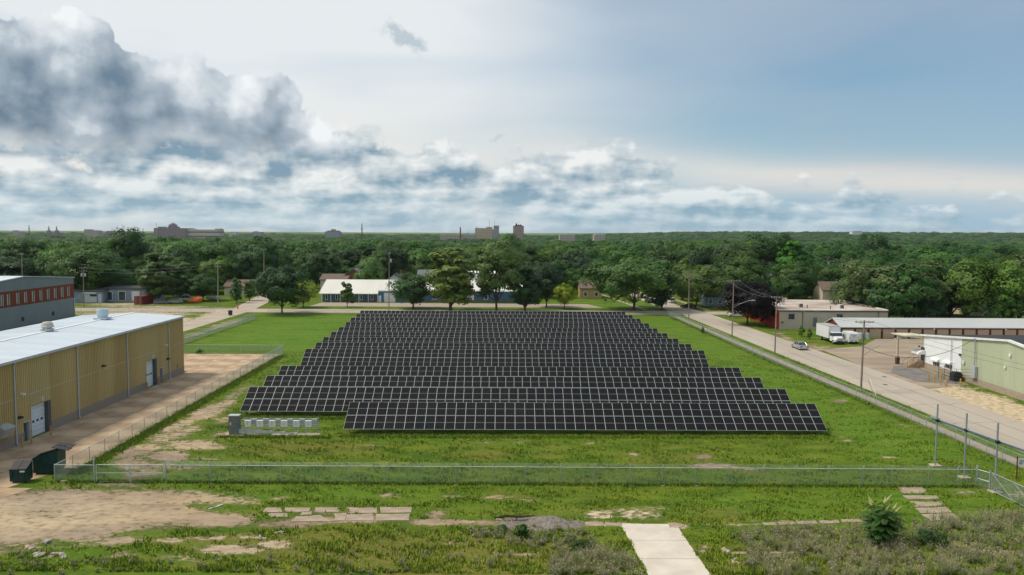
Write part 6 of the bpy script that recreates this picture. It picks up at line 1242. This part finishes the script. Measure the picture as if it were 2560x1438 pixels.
NAMED = [('maple_tree', 'big dark maple with a forked trunk at the street corner', 705, 785, 664, 57, 'round', DARK, 0), ('young_tree', 'small yellow-green tree behind the dark corner maple', 758, 769, 706, 33, 'round', (.085, .115, .012), 1), ('young_tree', 'slender young tree in front of the blue building porch', 868, 768, 703, 25, 'cone', (.045, .075, .014), 0), ('broadleaf_tree', 'rounded dark tree in front of the blue building', 1033, 772, 684, 52, 'round', (.020, .050, .014), 2),
         ('poplar_tree', 'tall yellowish columnar tree leafy down to the ground', 1126, 777, 616, 58, 'column', (.066, .092, .020), 0), ('broadleaf_tree', 'tall open-crowned tree with a thick dark trunk behind the array', 1241, 779, 606, 62, 'irregular', (.048, .076, .022), 0), ('broadleaf_tree', 'dark bushy tree leafy to the ground behind the last panel row', 1312, 779, 664, 40, 'column', (.022, .048, .018), 1), ('broadleaf_tree', 'very dark tree beside the yellow lawn tree', 1366, 768, 668, 42, 'round', (.010, .024, .008), 3), ('young_tree', 'small bright yellow-green tree on the lawn', 1411, 773, 708, 24, 'round', YEL, 0),
         ('oak_tree', 'huge spreading tree on the lawn by the road junction', 1585, 776, 640, 100, 'spread', (.032, .066, .016), 0), ('young_tree', 'thin dark street tree beside the huge spreading tree', 1654, 776, 672, 26, 'column', (.018, .042, .012), 2), ('broadleaf_tree', 'flat-topped feathery tree across the junction', 1740, 768, 655, 72, 'spread', (.046, .074, .018), 1), ('copper_beech', 'dark purple-leaved tree in front of the red wall', 1868, 812, 705, 58, 'round', PUR, 1), ('copper_beech', 'second dark purple-leaved tree nearer the flat-roofed workshop', 1905, 818, 720, 40, 'round', PUR, 2),
         ('broadleaf_tree', 'tall narrow bright green tree above the flat-roofed workshop', 1978, 752, 598, 42, 'column', BRI, 0), ('broadleaf_tree', 'bright green bushy tree behind the flat-roofed workshop', 1995, 752, 690, 60, 'spread', BRI, 2), ('locust_tree', 'feathery grey-green tree first behind the storage roof', 2165, 806, 650, 60, 'irregular', WIL, 1), ('locust_tree', 'broad feathery grey-green tree in the middle behind the storage roof', 2270, 808, 655, 92, 'irregular', WIL, 2), ('locust_tree', 'feathery grey-green tree near the pale low house', 2375, 806, 672, 78, 'irregular', (.042, .062, .024), 0), ('broadleaf_tree', 'yellow-green tree above the white-roofed red building', 2420, 790, 688, 50, 'round', (.060, .095, .014), 3), ('locust_tree', 'tall feathery tree at the right-hand end of the storage units', 2545, 812, 632, 62, 'irregular', (.044, .062, .022), 1),
         ('broadleaf_tree', 'feathery tall tree behind the shipping container', 398, 757, 628, 42, 'column', (.034, .060, .016), 0), ('broadleaf_tree', 'slim tree right of the shipping container', 452, 752, 655, 28, 'column', (.034, .068, .016), 1), ('young_tree', 'dark bushy tree behind the overgrown lot', 508, 752, 684, 40, 'round', (.020, .046, .012), 0), ('young_tree', 'narrow sapling before the cream cottage', 592, 757, 693, 14, 'column', (.036, .070, .018), 2), ('young_tree', 'sapling right of the cream cottage', 624, 752, 700, 16, 'column', (.040, .075, .018), 1), ('broadleaf_tree', 'bright rounded tree above the blue building roof', 926, 745, 645, 36, 'round', (.045, .085, .022), 1),
         ('broadleaf_tree', 'large dark tree behind the grey building', 228, 752, 620, 62, 'round', (.026, .056, .012), 2), ('broadleaf_tree', 'rounded mid-green tree behind the blue-grey garage', 272, 748, 660, 48, 'round', (.030, .068, .018), 3), ('broadleaf_tree', 'rounded green tree over the maroon roof', 122, 746, 643, 40, 'round', (.034, .068, .020), 0), ('broadleaf_tree', 'big dark tree at the left edge', 30, 748, 648, 62, 'round', (.014, .034, .012), 1), ('broadleaf_tree', 'silvery grey-green tree among the maples', 1830, 722, 610, 52, 'irregular', SIL, 0), ('broadleaf_tree', 'tall domed tree above the junction', 1745, 726, 606, 56, 'round', (.030, .060, .016), 2)]
random.seed(21)
for nm, lab, px_, by, ty, hw_, shp, c_, k in NAMED:
    B_ = G(px_, by); H_ = onY(px_, ty, B_.y).z; tree(nm, lab, B_, H_ * 1.02, hw_ * B_.y / F * {'spread': 1.28, 'round': 1.2, 'irregular': 1.24, 'column': 1.22}.get(shp, 1.05), shp, c_, k, random.uniform(0, 6))
for lab, px_, by, ty, hw_, c_ in (('leafy shrub nearer the truck beside the cream workshop', 2024, 849, 820, 9, BRI), ('taller leafy shrub beside the cream workshop wall', 2004, 842, 813, 11, BRI), ('narrow shrub growing in the field fence', 1757, 834, 816, 5, MID), ('dark low bush at the far end of the apron fence', 500, 884, 873, 12, MID)):
    B_ = G(px_, by); H_ = onY(px_, ty, B_.y).z; tree('shrub', lab, B_, H_, hw_ * B_.y / F, 'cone', c_, 1, 1.0, None, 'shrub')
# the wood behind: jittered positions, nearest ones are single trees, the rest one far wood
def front(px_):
    F_ = [(-400, 258), (0, 258), (180, 262), (190, 272), (370, 272), (470, 268), (640, 276), (800, 300), (1290, 300), (1300, 272), (1470, 270), (1480, 296), (1640, 290), (1720, 256), (1800, 262), (1900, 246), (1960, 236), (2090, 232), (2110, 196), (2560, 196), (2960, 196)]
    return np.interp(px_, [a for a, c in F_], [c for a, c in F_])
block = []                                                  # keep-out boxes: buildings and the ground just before them
for o in list(bpy.data.objects):
    if o.get('category') in ('house', 'building', 'school', 'factory', 'hospital', 'church') and o.parent is None:
        xs_ = []; 
        for c in o.children: 
            for q in c.bound_box: xs_.append((q[0] + o.location.x, q[1] + o.location.y))
        if xs_:
            a = np.array(xs_); fr_ = 18 if o['category'] == 'house' else 3; block.append((a[:, 0].min() - 2.5, a[:, 0].max() + 2.5, a[:, 1].min() - fr_, a[:, 1].max() + 2.5))
rg = np.random.default_rng(77); PT = []; yy = 196.0
while yy < 3300:
    sp = 10.4 + max(0, yy - 340) * .0122
    for xx in np.arange(-.74 * yy - 20, .74 * yy + 20, sp):
        x_, y_ = xx + rg.uniform(-.45, .45) * sp, yy + rg.uniform(-.45, .45) * sp
        if y_ < front(CX + x_ / y_ * F): continue
        if any(a < x_ < c and d < y_ < e for a, c, d, e in block): continue
        if 36 - (y_ - 240) * .03 < x_ < 58 and y_ < 350: continue
        lx = np.interp(y_, [234, 262, 330, 440], [-78, -82, -93, -121])
        if abs(x_ - lx) < 6.5 and y_ < 440: continue
        if abs(x_ - 100) < 45 and 222 < y_ < 243 and x_ < 62: continue
        PT.append((x_, y_, sp))
    yy += sp * .92
PT.sort(key=lambda p: p[1])
inview = [p for p in PT if abs(p[0]) < .655 * p[1]]; single = set(inview[:300]); rest = [p for p in PT if p not in single and (p[1] > 260)]
KINDS = [('dark green broadleaf tree in the wood beyond the street', (0.029, 0.079, 0.019)), ('mid green broadleaf tree in the wood beyond the street', (0.05, 0.125, 0.024)), ('light green broadleaf tree in the wood beyond the street', (0.077, 0.167, 0.033)), ('grey-green broadleaf tree in the wood beyond the street', (0.08, 0.143, 0.066)), ('yellowish green broadleaf tree in the wood beyond the street', (0.084, 0.156, 0.024))]
for p in sorted(single, key=lambda q: q[1]):
    k = rg.choice(5, p=[.34, .32, .17, .09, .08]); lab, c_ = KINDS[k]; vv = rg.uniform(.6, 1.35); c_ = [v * vv * rg.uniform(.92, 1.08) / 2.0 * (2.0 / TB) for v in c_]; H_ = 8.5 + 9.5 * rg.random() ** 1.2 + (p[1] > 285) * rg.uniform(0, 2.5) + (rg.random() < .06) * 3.5 + max(0, p[1] - 290) * .01
    shp = ['round', 'irregular', 'column', 'spread'][rg.choice(4, p=[.45, .35, .12, .08])]; R_ = {'round': .40, 'irregular': .38, 'column': .25, 'spread': .55}[shp] * H_ * rg.uniform(.85, 1.15)
    pxx = CX + p[0] / p[1] * F; where = [w_ for lim, w_ in ((190, 'behind the grey building'), (370, 'behind the blue-grey workshop'), (640, 'behind the overgrown car lot'), (800, 'behind the corner maple'), (1290, 'behind the blue metal building'), (1480, 'behind the yellow lawn tree'), (1660, 'behind the huge spreading tree'), (1830, 'beyond the road junction'), (2105, 'behind the flat-roofed workshop'), (9999, 'behind the storage units')) if pxx < lim][0]
    lab = '%s %s %s tree in the wood %s' % ('tall' if H_ > 15.5 else 'low' if H_ < 11.5 else 'middling', {'round': 'round-crowned', 'irregular': 'loose-crowned', 'column': 'columnar', 'spread': 'spreading'}[shp], lab.split(' broadleaf')[0], where)
    tree('broadleaf_tree', lab, (p[0], p[1], 0), H_, min(R_ * 1.25, 9.5), shp, c_, int(rg.integers(0, 4)), rg.uniform(0, 6.28), lab.replace('tree in', 'trees in'))
# far wood: one object, instanced crowns
src = bpy.data.collections.new('far crowns')
for k in range(5):
    me, C = crown(300 + k, 6.5, 1.0, 13, ['round', 'irregular', 'round', 'spread', 'irregular'][k], .85, 11, 9, 22, far_leaf); o = bpy.data.objects.new('crown_source', me); src.objects.link(o)
R_ = np.array([(p[0], p[1], p[2]) for p in rest]); hz_ = hill(R_[:, 0], R_[:, 1]); n = len(R_)
V = np.stack([R_[:, 0], R_[:, 1], hz_ - .3], 1).astype(np.float32); me = bpy.data.meshes.new('far_wood'); me.vertices.add(n); me.vertices.foreach_set('co', V.ravel())
Hs = rg.uniform(.68, 1.12, n) * np.interp(R_[:, 1], [250, 450, 800], [1.34, 1.24, 1.04]); Hs *= 1 + .16 * np.sin(R_[:, 0] * .021 + 1.3 * np.sin(R_[:, 1] * .013)) * np.sin(R_[:, 1] * .017 + .5); Ws = np.clip(R_[:, 2] / 9.0, .9, 2.6) * rg.uniform(.85, 1.15, n); at = me.attributes.new('sc', 'FLOAT_VECTOR', 'POINT'); at.data.foreach_set('vector', np.stack([Ws, Ws, Hs], 1).astype(np.float32).ravel())
at = me.attributes.new('ro', 'FLOAT_VECTOR', 'POINT'); at.data.foreach_set('vector', np.stack([np.zeros(n), np.zeros(n), rg.uniform(0, 6.28, n)], 1).astype(np.float32).ravel())
fw = place('far_wood', me); tag(fw, 'far-off wooded suburb reading as one green canopy', None, None, 'stuff')
ng = bpy.data.node_groups.new('scatter crowns', 'GeometryNodeTree'); ng.interface.new_socket('Geometry', in_out='INPUT', socket_type='NodeSocketGeometry'); ng.interface.new_socket('Geometry', in_out='OUTPUT', socket_type='NodeSocketGeometry')
gi = ng.nodes.new('NodeGroupInput'); go = ng.nodes.new('NodeGroupOutput'); ip = ng.nodes.new('GeometryNodeInstanceOnPoints'); ci = ng.nodes.new('GeometryNodeCollectionInfo'); ci.inputs[0].default_value = src; ci.inputs['Separate Children'].default_value = True; ci.inputs['Reset Children'].default_value = True
def nattr(nm): a_ = ng.nodes.new('GeometryNodeInputNamedAttribute'); a_.data_type = 'FLOAT_VECTOR'; a_.inputs[0].default_value = nm; return a_.outputs[0]
rv = ng.nodes.new('FunctionNodeRandomValue'); rv.data_type = 'INT'; rv.inputs[4].default_value = 0; rv.inputs[5].default_value = 4
L = ng.links; L.new(gi.outputs[0], ip.inputs['Points']); L.new(ci.outputs[0], ip.inputs['Instance']); ip.inputs['Pick Instance'].default_value = True; L.new(rv.outputs[2], ip.inputs['Instance Index']); L.new(nattr('ro'), ip.inputs['Rotation']); L.new(nattr('sc'), ip.inputs['Scale']); L.new(ip.outputs[0], go.inputs[0])
fw.modifiers.new('scatter', 'NODES').node_group = ng

# ------------------------------------------------------------------ foreground: slabs, gravel, rubble
old_c = mat('broken old concrete', (.32, .245, .18), .9, 0, .15, .8, c2=(.41, .32, .24), fine=.14, bscale=14)
slabs = tag(bpy.data.objects.new('old_pavement', None), 'remains of old concrete paving in the grass', None, None, 'structure'); COL.objects.link(slabs)
random.seed(8)
for q in [[(662, 1270), (702, 1271), (706, 1281), (656, 1281)], [(712, 1270), (778, 1270), (772, 1279), (716, 1280)], [(670, 1285), (718, 1284), (722, 1293), (676, 1294)], [(755, 1281), (780, 1279), (778, 1287), (750, 1289)], [(788, 1270), (852, 1269), (846, 1281), (786, 1281)], [(740, 1292), (800, 1288), (828, 1304), (724, 1305)], [(835, 1284), (868, 1282), (862, 1302), (838, 1303)], [(866, 1269), (942, 1269), (944, 1283), (870, 1284)], [(868, 1286), (932, 1285), (934, 1303), (864, 1303)], [(950, 1268), (1030, 1268), (1028, 1282), (952, 1283)], [(940, 1286), (1026, 1285), (1022, 1302), (940, 1303)],
          [(1905, 1307), (1938, 1306), (1944, 1313), (1912, 1314)], [(1942, 1306), (1984, 1304.5), (1990, 1312), (1948, 1313)], [(1990, 1304.5), (2040, 1302.5), (2044, 1310), (1996, 1311.5)], [(2048, 1302), (2096, 1300), (2100, 1308), (2052, 1310)], [(2102, 1299.5), (2152, 1298), (2156, 1305), (2108, 1307)], [(1462, 1306), (1508, 1306), (1508, 1315), (1466, 1315)], [(1512, 1306.5), (1554, 1306.5), (1554, 1316), (1514, 1315.5)], [(1668, 1308), (1700, 1309), (1712, 1315), (1690, 1321), (1674, 1320)],
          [(2240, 1214), (2303, 1216), (2322, 1234), (2256, 1234)], [(2256, 1240), (2340, 1240), (2350, 1248), (2272, 1249)], [(2274, 1254), (2352, 1255), (2362, 1264), (2288, 1268)], [(2286, 1271), (2366, 1268), (2380, 1282), (2302, 1284)], [(2302, 1287), (2384, 1285), (2396, 1298), (2330, 1303)], [(1822, 1382), (1878, 1381), (1880, 1385), (1824, 1387)], [(1890, 1381), (2010, 1380), (2012, 1385), (1892, 1386)]]:
    P = [G(*p) for p in q]; P2 = []
    for a, c in zip(P, P[1:] + P[:1]): P2 += [a, a.lerp(c, .5) + Vector((random.uniform(-.06, .06), random.uniform(-.12, .12), 0))]
    slab([(p.x, p.y) for p in P2], old_c, .035, slabs, 'slab')
# gravel pile
gc = G(1355, 1312); nx, ny = 70, 34; xs = np.linspace(-3.7, 3.6, nx); ys2 = np.linspace(-1.6, 2.2, ny); XX, YY = np.meshgrid(xs, ys2); rg2 = np.random.default_rng(5)
E = np.clip(1 - (XX / 3.5) ** 2 - ((YY - .25) / 1.7) ** 2, 0, 1); ZZ = E ** .6 * (.24 + .10 * np.sin(XX * 1.7 + .6) + .08 * np.sin(YY * 2.3 + XX)) + rg2.uniform(-.09, .09, XX.shape) * (E > .02) - .04
ii = np.arange(nx * ny).reshape(ny, nx); gq = np.stack([ii[:-1, :-1], ii[:-1, 1:], ii[1:, 1:], ii[1:, :-1]], -1).reshape(-1, 4)
grav_m = mat('mixed grey gravel', (.20, .17, .145), .95, 0, .3, 3, c2=(.30, .26, .225), bump=.8, bscale=14, fine=.3)
o = place('gravel_pile', npmesh('gravel_pile', np.stack([XX.ravel(), YY.ravel(), ZZ.ravel()], 1), gq, grav_m), None, (gc.x, gc.y, 0)); tag(o, 'low heap of grey gravel left of the concrete driveway', 'gravel pile')
b = MB(); b.tube([(-1.9, 0, .34), (-.9, .15, .45), (.2, .1, .40), (1.3, .2, .45)], [.07, .1, .09, .05], 6); b.tube([(-.9, .15, .45), (-.3, -.3, .5)], [.05, .02], 5); o = b.build('fallen_branch', mat('dark rotten wood', (.05, .03, .022), .9, 0, .3)); o.location = (gc.x - 1.9, gc.y + .55, 0); tag(o, 'dark fallen branch lying along the gravel heap', 'branch')
rock_m = [mat('pale rubble', (.36, .33, .28), .9, 0, .2, 3), mat('pink-tan rubble', (.40, .29, .22), .9, 0, .2, 3)]
rock_me = []
for k in range(5):
    bm = bmesh.new(); bmesh.ops.create_icosphere(bm, subdivisions=1, radius=1); r_ = random.Random(k)
    for v in bm.verts: v.co *= r_.uniform(.6, 1.2); v.co.z *= .55
    me = bpy.data.meshes.new('rubble_chunk'); bm.to_mesh(me); bm.free(); me.materials.append(rock_m[k % 2]); rock_me.append(me)
def rocks(lab, grp, spots, smin, smax, per):
    for cx_, cy_, rx_, ry_ in spots:
        for j in range(per):
            q = G(cx_ + random.uniform(-rx_, rx_), cy_ + random.uniform(-ry_, ry_)); s = random.uniform(smin, smax); o = place('rubble_chunk', random.choice(rock_me), None, (q.x, q.y, s * .12), (random.uniform(-.3, .3), random.uniform(-.3, .3), random.uniform(0, 6)), (s, s * random.uniform(.6, 1), s)); tag(o, lab, 'rubble', grp)
rocks('chunk of pale broken concrete in the grass below the bare dirt lot', 'concrete rubble in the left grass', [(142, 1391, 20, 6), (98, 1388, 10, 3), (75, 1371, 6, 2), (112, 1358, 6, 2)], .14, .4, 6)
rocks('chunk of white rubble beside the weeds right of the driveway', 'rubble right of the driveway', [(1815, 1380, 8, 4), (1838, 1398, 16, 12)], .1, .34, 6)
rocks('small white stone on the bare strip above the weeds', 'stones on the bare strip', [(690, 1330, 20, 6), (1105, 1302, 40, 4), (1250, 1298, 10, 4), (1490, 1372, 10, 6), (655, 1345, 8, 4)], .06, .2, 5)
rocks('white limestone scrap at the end of the old paving', 'limestone scraps on the old paving', [(2358, 1294, 26, 6)], .1, .3, 12)
for k, (p, rz_) in enumerate((((536, 1270), .9), ((544, 1267), 1.0))): b = MB(); b.box((0, 0, .05), (1.0, .09, .06)); o = b.build('wood_lath', white_p); o.location = G(*p); o.rotation_euler.z = rz_; tag(o, 'pale wooden lath lying on the dirt lot', 'lath', 'laths on the dirt lot')

# ------------------------------------------------------------------ foreground plants
def plant_mat(name, c0, c1, c2, up=.75):
    M = bpy.data.materials.new(name); M.use_nodes = True; t = NT(M.node_tree); b = t.n['Principled BSDF']; a = t.node('ShaderNodeAttribute', attribute_name='tone').outputs['Fac']
    c = t.mix(t.mr(a, 0, .5, smooth=False), c0, c1); c = t.mix(t.mr(a, .5, 1, smooth=False), c, c2); n = t.noise(t.node('ShaderNodeNewGeometry').outputs['Position'], .5, 3); c = t.mix(t.mul(t.mr(n, .35, .65), .5), c, t.mix(1.0, c, (1.6, 1.5, 1.3), 'MULTIPLY')); t.l.new(c, b.inputs['Base Color']); b.inputs['Roughness'].default_value = .8; b.inputs['Specular IOR Level'].default_value = .15
    vm = t.node('ShaderNodeVectorMath', operation='MULTIPLY_ADD'); t.l.new(t.node('ShaderNodeNewGeometry').outputs['Normal'], vm.inputs[0]); vm.inputs[1].default_value = (.55, .55, .55); vm.inputs[2].default_value = (0, 0, up); nn_ = t.node('ShaderNodeVectorMath', operation='NORMALIZE'); t.l.new(vm.outputs[0], nn_.inputs[0]); t.l.new(nn_.outputs[0], b.inputs['Normal']); return M
grass_m = plant_mat('grass blades', (.088, .158, .009), (.155, .215, .014), (.28, .225, .065))
keep = []                                                   # surfaces where no grass grows
def inpoly(x_, y_, P):
    r = np.zeros(len(x_), bool)
    for k in range(len(P)):
        x1, y1 = P[k][:2]; x2, y2 = P[(k + 1) % len(P)][:2]; r ^= ((y1 > y_) != (y2 > y_)) & (x_ < (x2 - x1) * (y_ - y1) / ((y2 - y1) or 1e-9) + x1)
    return r
keep = [[(p.x, p.y) for p in dw], road_poly, [(44.3, 218), (45.7, 218), (53.3, 60), (51.7, 60)], [(TX - 25, 60), (FLX(60) - 4, 60), (FLX(72) - 1, 72), (FLX(150) - .2, 150), (TX - 25, 150)]]
for o in slabs.children: keep.append([(o.location.x + v.co.x * .86, o.location.y + v.co.y * .78) for v in list(o.data.vertices)[:8]])
rg3 = np.random.default_rng(9); N0 = 190000; ty_ = 53 + (150 - 53) * rg3.random(N0) ** 1.5; tx_ = (rg3.random(N0) * 2 - 1) * .67 * ty_
fld = np.sin(tx_ * .9 + 1.3 * np.sin(ty_ * .7)) + np.sin(ty_ * 1.9 + 1.7 * np.sin(tx_ * .5)) + np.sin(tx_ * 2.7 + ty_ * 3.3) * .8 + rg3.normal(size=N0) * .9
dz_ = zone(dirt, tx_, ty_); ok = (fld > -.1) & (rg3.random(N0) > dz_ * 1.55)
for P in keep: ok &= ~inpoly(tx_, ty_, P)
ok &= ~((tx_ > 54) & (ty_ < 125)) & ~((tx_ > 61)) & ~((tx_ < -52)); tx_, ty_, fld = tx_[ok], ty_[ok], fld[ok]
def edge_line(a, c, n_, w_): u = rg3.random(n_); return a[0] + (c[0] - a[0]) * u + rg3.normal(size=n_) * w_, a[1] + (c[1] - a[1]) * u + rg3.normal(size=n_) * w_
ex = [edge_line((FLX(75) + .7, 75), (FLX(146) + .7, 146), 9000, .4), edge_line((GA.x, GA.y), (FP[-1].x, FP[-1].y), 5000, .18), edge_line((rx0 - .8, RY - 1.0), (rx1 + 1.5, RY - .9), 900, .25), edge_line((-19, 88.8), (36, 89.6), 5000, .35), edge_line((-34, 97.6), (-19.5, 97.4), 1500, .3), edge_line((48.9, 96), (43.2, 215), 4000, .25)]
nb = len(tx_); tx_ = np.concatenate([tx_] + [e[0] for e in ex]); ty_ = np.concatenate([ty_] + [e[1] for e in ex]); fld = np.concatenate([fld, rg3.uniform(1.6, 3.6, len(tx_) - nb)]); n = len(tx_)
dr_ = zone(dry, tx_, ty_); hgt = rg3.uniform(.05, .16, n) * (1 + .45 * np.clip(fld, 0, 3.5)) * (1 + .5 * dr_); tone = np.clip(.18 + .5 * dr_ * rg3.random(n) + .35 * rg3.random(n) - .08 * fld + (rg3.random(n) < .05) * .4, 0, 1)
K = 3; V = np.zeros((n, K, 3, 3), np.float32)
for k in range(K):
    a = rg3.uniform(0, 6.28, n); l = rg3.uniform(.02, .16, n); w_ = rg3.uniform(.025, .06, n); bx_, by_ = tx_ + rg3.normal(size=n) * .07, ty_ + rg3.normal(size=n) * .07; c_, s_ = np.cos(a), np.sin(a)
    V[:, k, 0] = np.stack([bx_ - s_ * w_, by_ + c_ * w_, np.full(n, -.01)], 1); V[:, k, 1] = np.stack([bx_ + s_ * w_, by_ - c_ * w_, np.full(n, -.01)], 1); V[:, k, 2] = np.stack([bx_ + c_ * l, by_ + s_ * l, hgt * rg3.uniform(.7, 1.2, n)], 1)
me = npmesh('grass', V.reshape(-1, 3), np.arange(n * K * 3).reshape(-1, 3), grass_m); at = me.attributes.new('tone', 'FLOAT', 'POINT'); at.data.foreach_set('value', np.repeat(tone, K * 3).astype(np.float32)); tag(place('grass', me), 'tufted rough grass over the field and foreground', None, None, 'stuff')
# tall mauve weeds
weed_m = plant_mat('weed stems', (.075, .145, .024), (.215, .215, .10), (.44, .325, .315), .6)
zones = [([(1805, 1350), (1900, 1328), (2150, 1318), (2260, 1322), (2560, 1290), (2600, 1300), (2600, 1450), (1900, 1450), (1850, 1400), (1880, 1370)], 640), ([(1375, 1402), (1440, 1388), (1540, 1380), (1600, 1420), (1612, 1450), (1380, 1450)], 120), ([(1160, 1326), (1300, 1318), (1470, 1330), (1500, 1372), (1380, 1382), (1200, 1362)], 110), ([(2150, 1300), (2420, 1296), (2560, 1285), (2600, 1330), (2150, 1330)], 60), ([(0, 1392), (500, 1400), (900, 1380), (1300, 1385), (1350, 1440), (0, 1440)], 60)]
Vs, Ts = [], []; rg4 = np.random.default_rng(31)
for zi, (poly, cnt) in enumerate(zones):
    P = np.array(poly); got = 0
    while got < cnt:
        q = (rg4.uniform(P[:, 0].min(), P[:, 0].max()), rg4.uniform(P[:, 1].min(), P[:, 1].max()))
        if not inpoly(np.array([q[0]]), np.array([q[1]]), poly)[0]: continue
        w0 = G(*q); got += 1
        if any(inpoly(np.array([w0.x]), np.array([w0.y]), k_)[0] for k_ in keep): continue
        sz = (.45 + 1.0 * rg4.random() ** 2) * (.55 if zi in (2, 4) else 1.0); mauve = rg4.random() ** .7; ns = 34
        a = rg4.uniform(0, 6.28, ns); sp = rg4.uniform(.05, .62, ns) * sz; h_ = rg4.uniform(.55, 1.05, ns) * sz * (1 - .25 * sp / sz); tip = np.stack([w0.x + np.cos(a) * sp, w0.y + np.sin(a) * sp, h_], 1); ba = np.array([w0.x, w0.y, 0.0]) + np.stack([np.cos(a) * .08, np.sin(a) * .08, np.zeros(ns)], 1); sd = np.stack([-np.sin(a), np.cos(a), np.zeros(ns)], 1) * .014
        Vs.append(np.stack([ba - sd, ba + sd, tip], 1).reshape(-1, 3)); Ts.append(np.full(ns * 3, .22 + .25 * rg4.random()))
        nf = 150; j = rg4.integers(0, ns, nf); u = rg4.uniform(.35, 1.05, nf)[:, None]; c_ = ba[j] * (1 - u) + tip[j] * u + rg4.normal(size=(nf, 3)) * .07 * sz; e = rg4.normal(size=(nf, 3, 3)) * rg4.uniform(.014, .032, (nf, 1, 1)); Vs.append((c_[:, None] + e).reshape(-1, 3)); tn = np.where(u[:, 0] > .72, .55 + .45 * mauve * rg4.random(nf), .1 + .35 * rg4.random(nf)); Ts.append(np.repeat(tn, 3))
Vs = np.concatenate(Vs); Ts = np.concatenate(Ts); Vs[:, 2] = np.maximum(Vs[:, 2], .0); me = npmesh('tall_weeds', Vs, np.arange(len(Vs)).reshape(-1, 3), weed_m)
at = me.attributes.new('tone', 'FLOAT', 'POINT'); at.data.foreach_set('value', Ts[:len(me.vertices)].astype(np.float32)); tag(place('tall_weeds', me), 'wispy mauve and grey-green tall weeds in the foreground', None, None, 'stuff')
# sumac: fronds of leaflets on a few stems, pale flower spikes on top
def sumac(loc):
    rg5 = np.random.default_rng(12); t_ = thing('sumac_tree', 'bushy dark green sumac with pale flower spikes in the weeds', 'tree', loc); st = MB(); V = []; tips = []
    for k in range(9):
        a = k * 2.4; r_ = .25 + .85 * math.sqrt(k / 9); h_ = 3.4 - r_ * 1.0; tp = np.array([math.cos(a) * r_, math.sin(a) * r_, h_]); st.tube([(math.cos(a) * .1, math.sin(a) * .1, -.1), tuple(tp * np.array([.5, .5, .55])), tuple(tp)], [.05, .035, .02], 5); tips.append(tp)
        for j in range(20):
            u = .22 + .78 * j / 19; o_ = tp * np.array([.5 + .5 * u, .5 + .5 * u, u]); az = j * 2.4 + k; el = rg5.uniform(.05, .75); Lf = rg5.uniform(.6, 1.25); d = np.array([math.cos(az) * math.cos(el), math.sin(az) * math.cos(el), math.sin(el)])
            for s in range(12):
                w_ = (s + 1) / 12; c_ = o_ + d * Lf * w_ + np.array([0, 0, -.62]) * w_ * w_ * Lf * .9
                side = np.array([-math.sin(az), math.cos(az), 0]); fw_ = d + np.array([0, 0, -1.1]) * w_; fw_ /= np.linalg.norm(fw_)
                for sg in (-1, 1):
                    ll = .30 * math.sin(math.pi * (.18 + .75 * w_)) + .05; dr = side * sg * .85 + fw_ * .45 + np.array([0, 0, -.35]); dr /= np.linalg.norm(dr); wv = fw_ * .045; V += [c_ - wv, c_ + dr * ll * .5 - wv * 1.3 + np.array([0, 0, .02]), c_ + dr * ll, c_ + dr * ll * .5 + wv * 1.3]
    st.build('stems', bark, t_); o = place('foliage', npmesh('foliage', np.array(V), np.arange(len(V)).reshape(-1, 4), leaf_m), t_); o.color = (.048, .115, .020, 1)
    fl = mat('cream flower spike', (.34, .36, .13), .9, 0, .3, 8)
    for k in (0, 1, 2, 3, 5, 6, 8):
        tp = tips[k]; a = k * 2.4; b = MB(); rr = [.05, .10, .085, .06, .02]; q = [Vector(tp) + Vector((math.cos(a) * .12 * j, math.sin(a) * .12 * j, .16 * j + .05)) for j in range(5)]; b.tube(q, rr, 7); b.build('flower_spike', fl, t_)
sumac(G(2200, 1362))
def bush(label, px_, py_, h_, r_, c_, seed):
    me, C = crown(seed, r_, .05, h_, 'round', .13, 9, 9, 22); t_ = thing('shrub', label, 'shrub', G(px_, py_)); o = place('foliage', me, t_); o.color = (*c_, 1); b = MB(); b.tube([(0, 0, -.1), (0, 0, h_ * .5)], [.05, .02], 5); b.build('stem', bark, t_)
bush('small bright green sapling at the edge of the gravel heap', 1303, 1350, 1.25, .55, (.045, .12, .015), 61); bush('low dark green shrub among the weeds beside the sumac', 2325, 1362, 1.15, 1.35, (.022, .07, .016), 62); bush('small leafy weed left of the gravel sapling', 1252, 1330, .5, .5, (.05, .12, .02), 63)
bush('yellow-green leafy weed clump near the driveway edge', 1450, 1375, .7, .9, (.045, .09, .012), 64)

# ------------------------------------------------------------------ haze
hm = bpy.data.materials.new('thin haze'); hm.use_nodes = True; t = NT(hm.node_tree); t.n.remove(t.n['Principled BSDF']); pvn = t.node('ShaderNodeVolumePrincipled'); pvn.inputs['Color'].default_value = (.86, .92, 1.0, 1); pvn.inputs['Density'].default_value = HAZE_D; pvn.inputs['Anisotropy'].default_value = .2
out = [n_ for n_ in t.n if n_.type == 'OUTPUT_MATERIAL'][0]; t.l.new(pvn.outputs[0], out.inputs['Volume'])
b = MB(); b.box2((-7500, -7500, -9), (7500, 8500, 62)); o = b.build('haze', hm); tag(o, 'thin pale summer haze in the air', None, None, 'stuff')
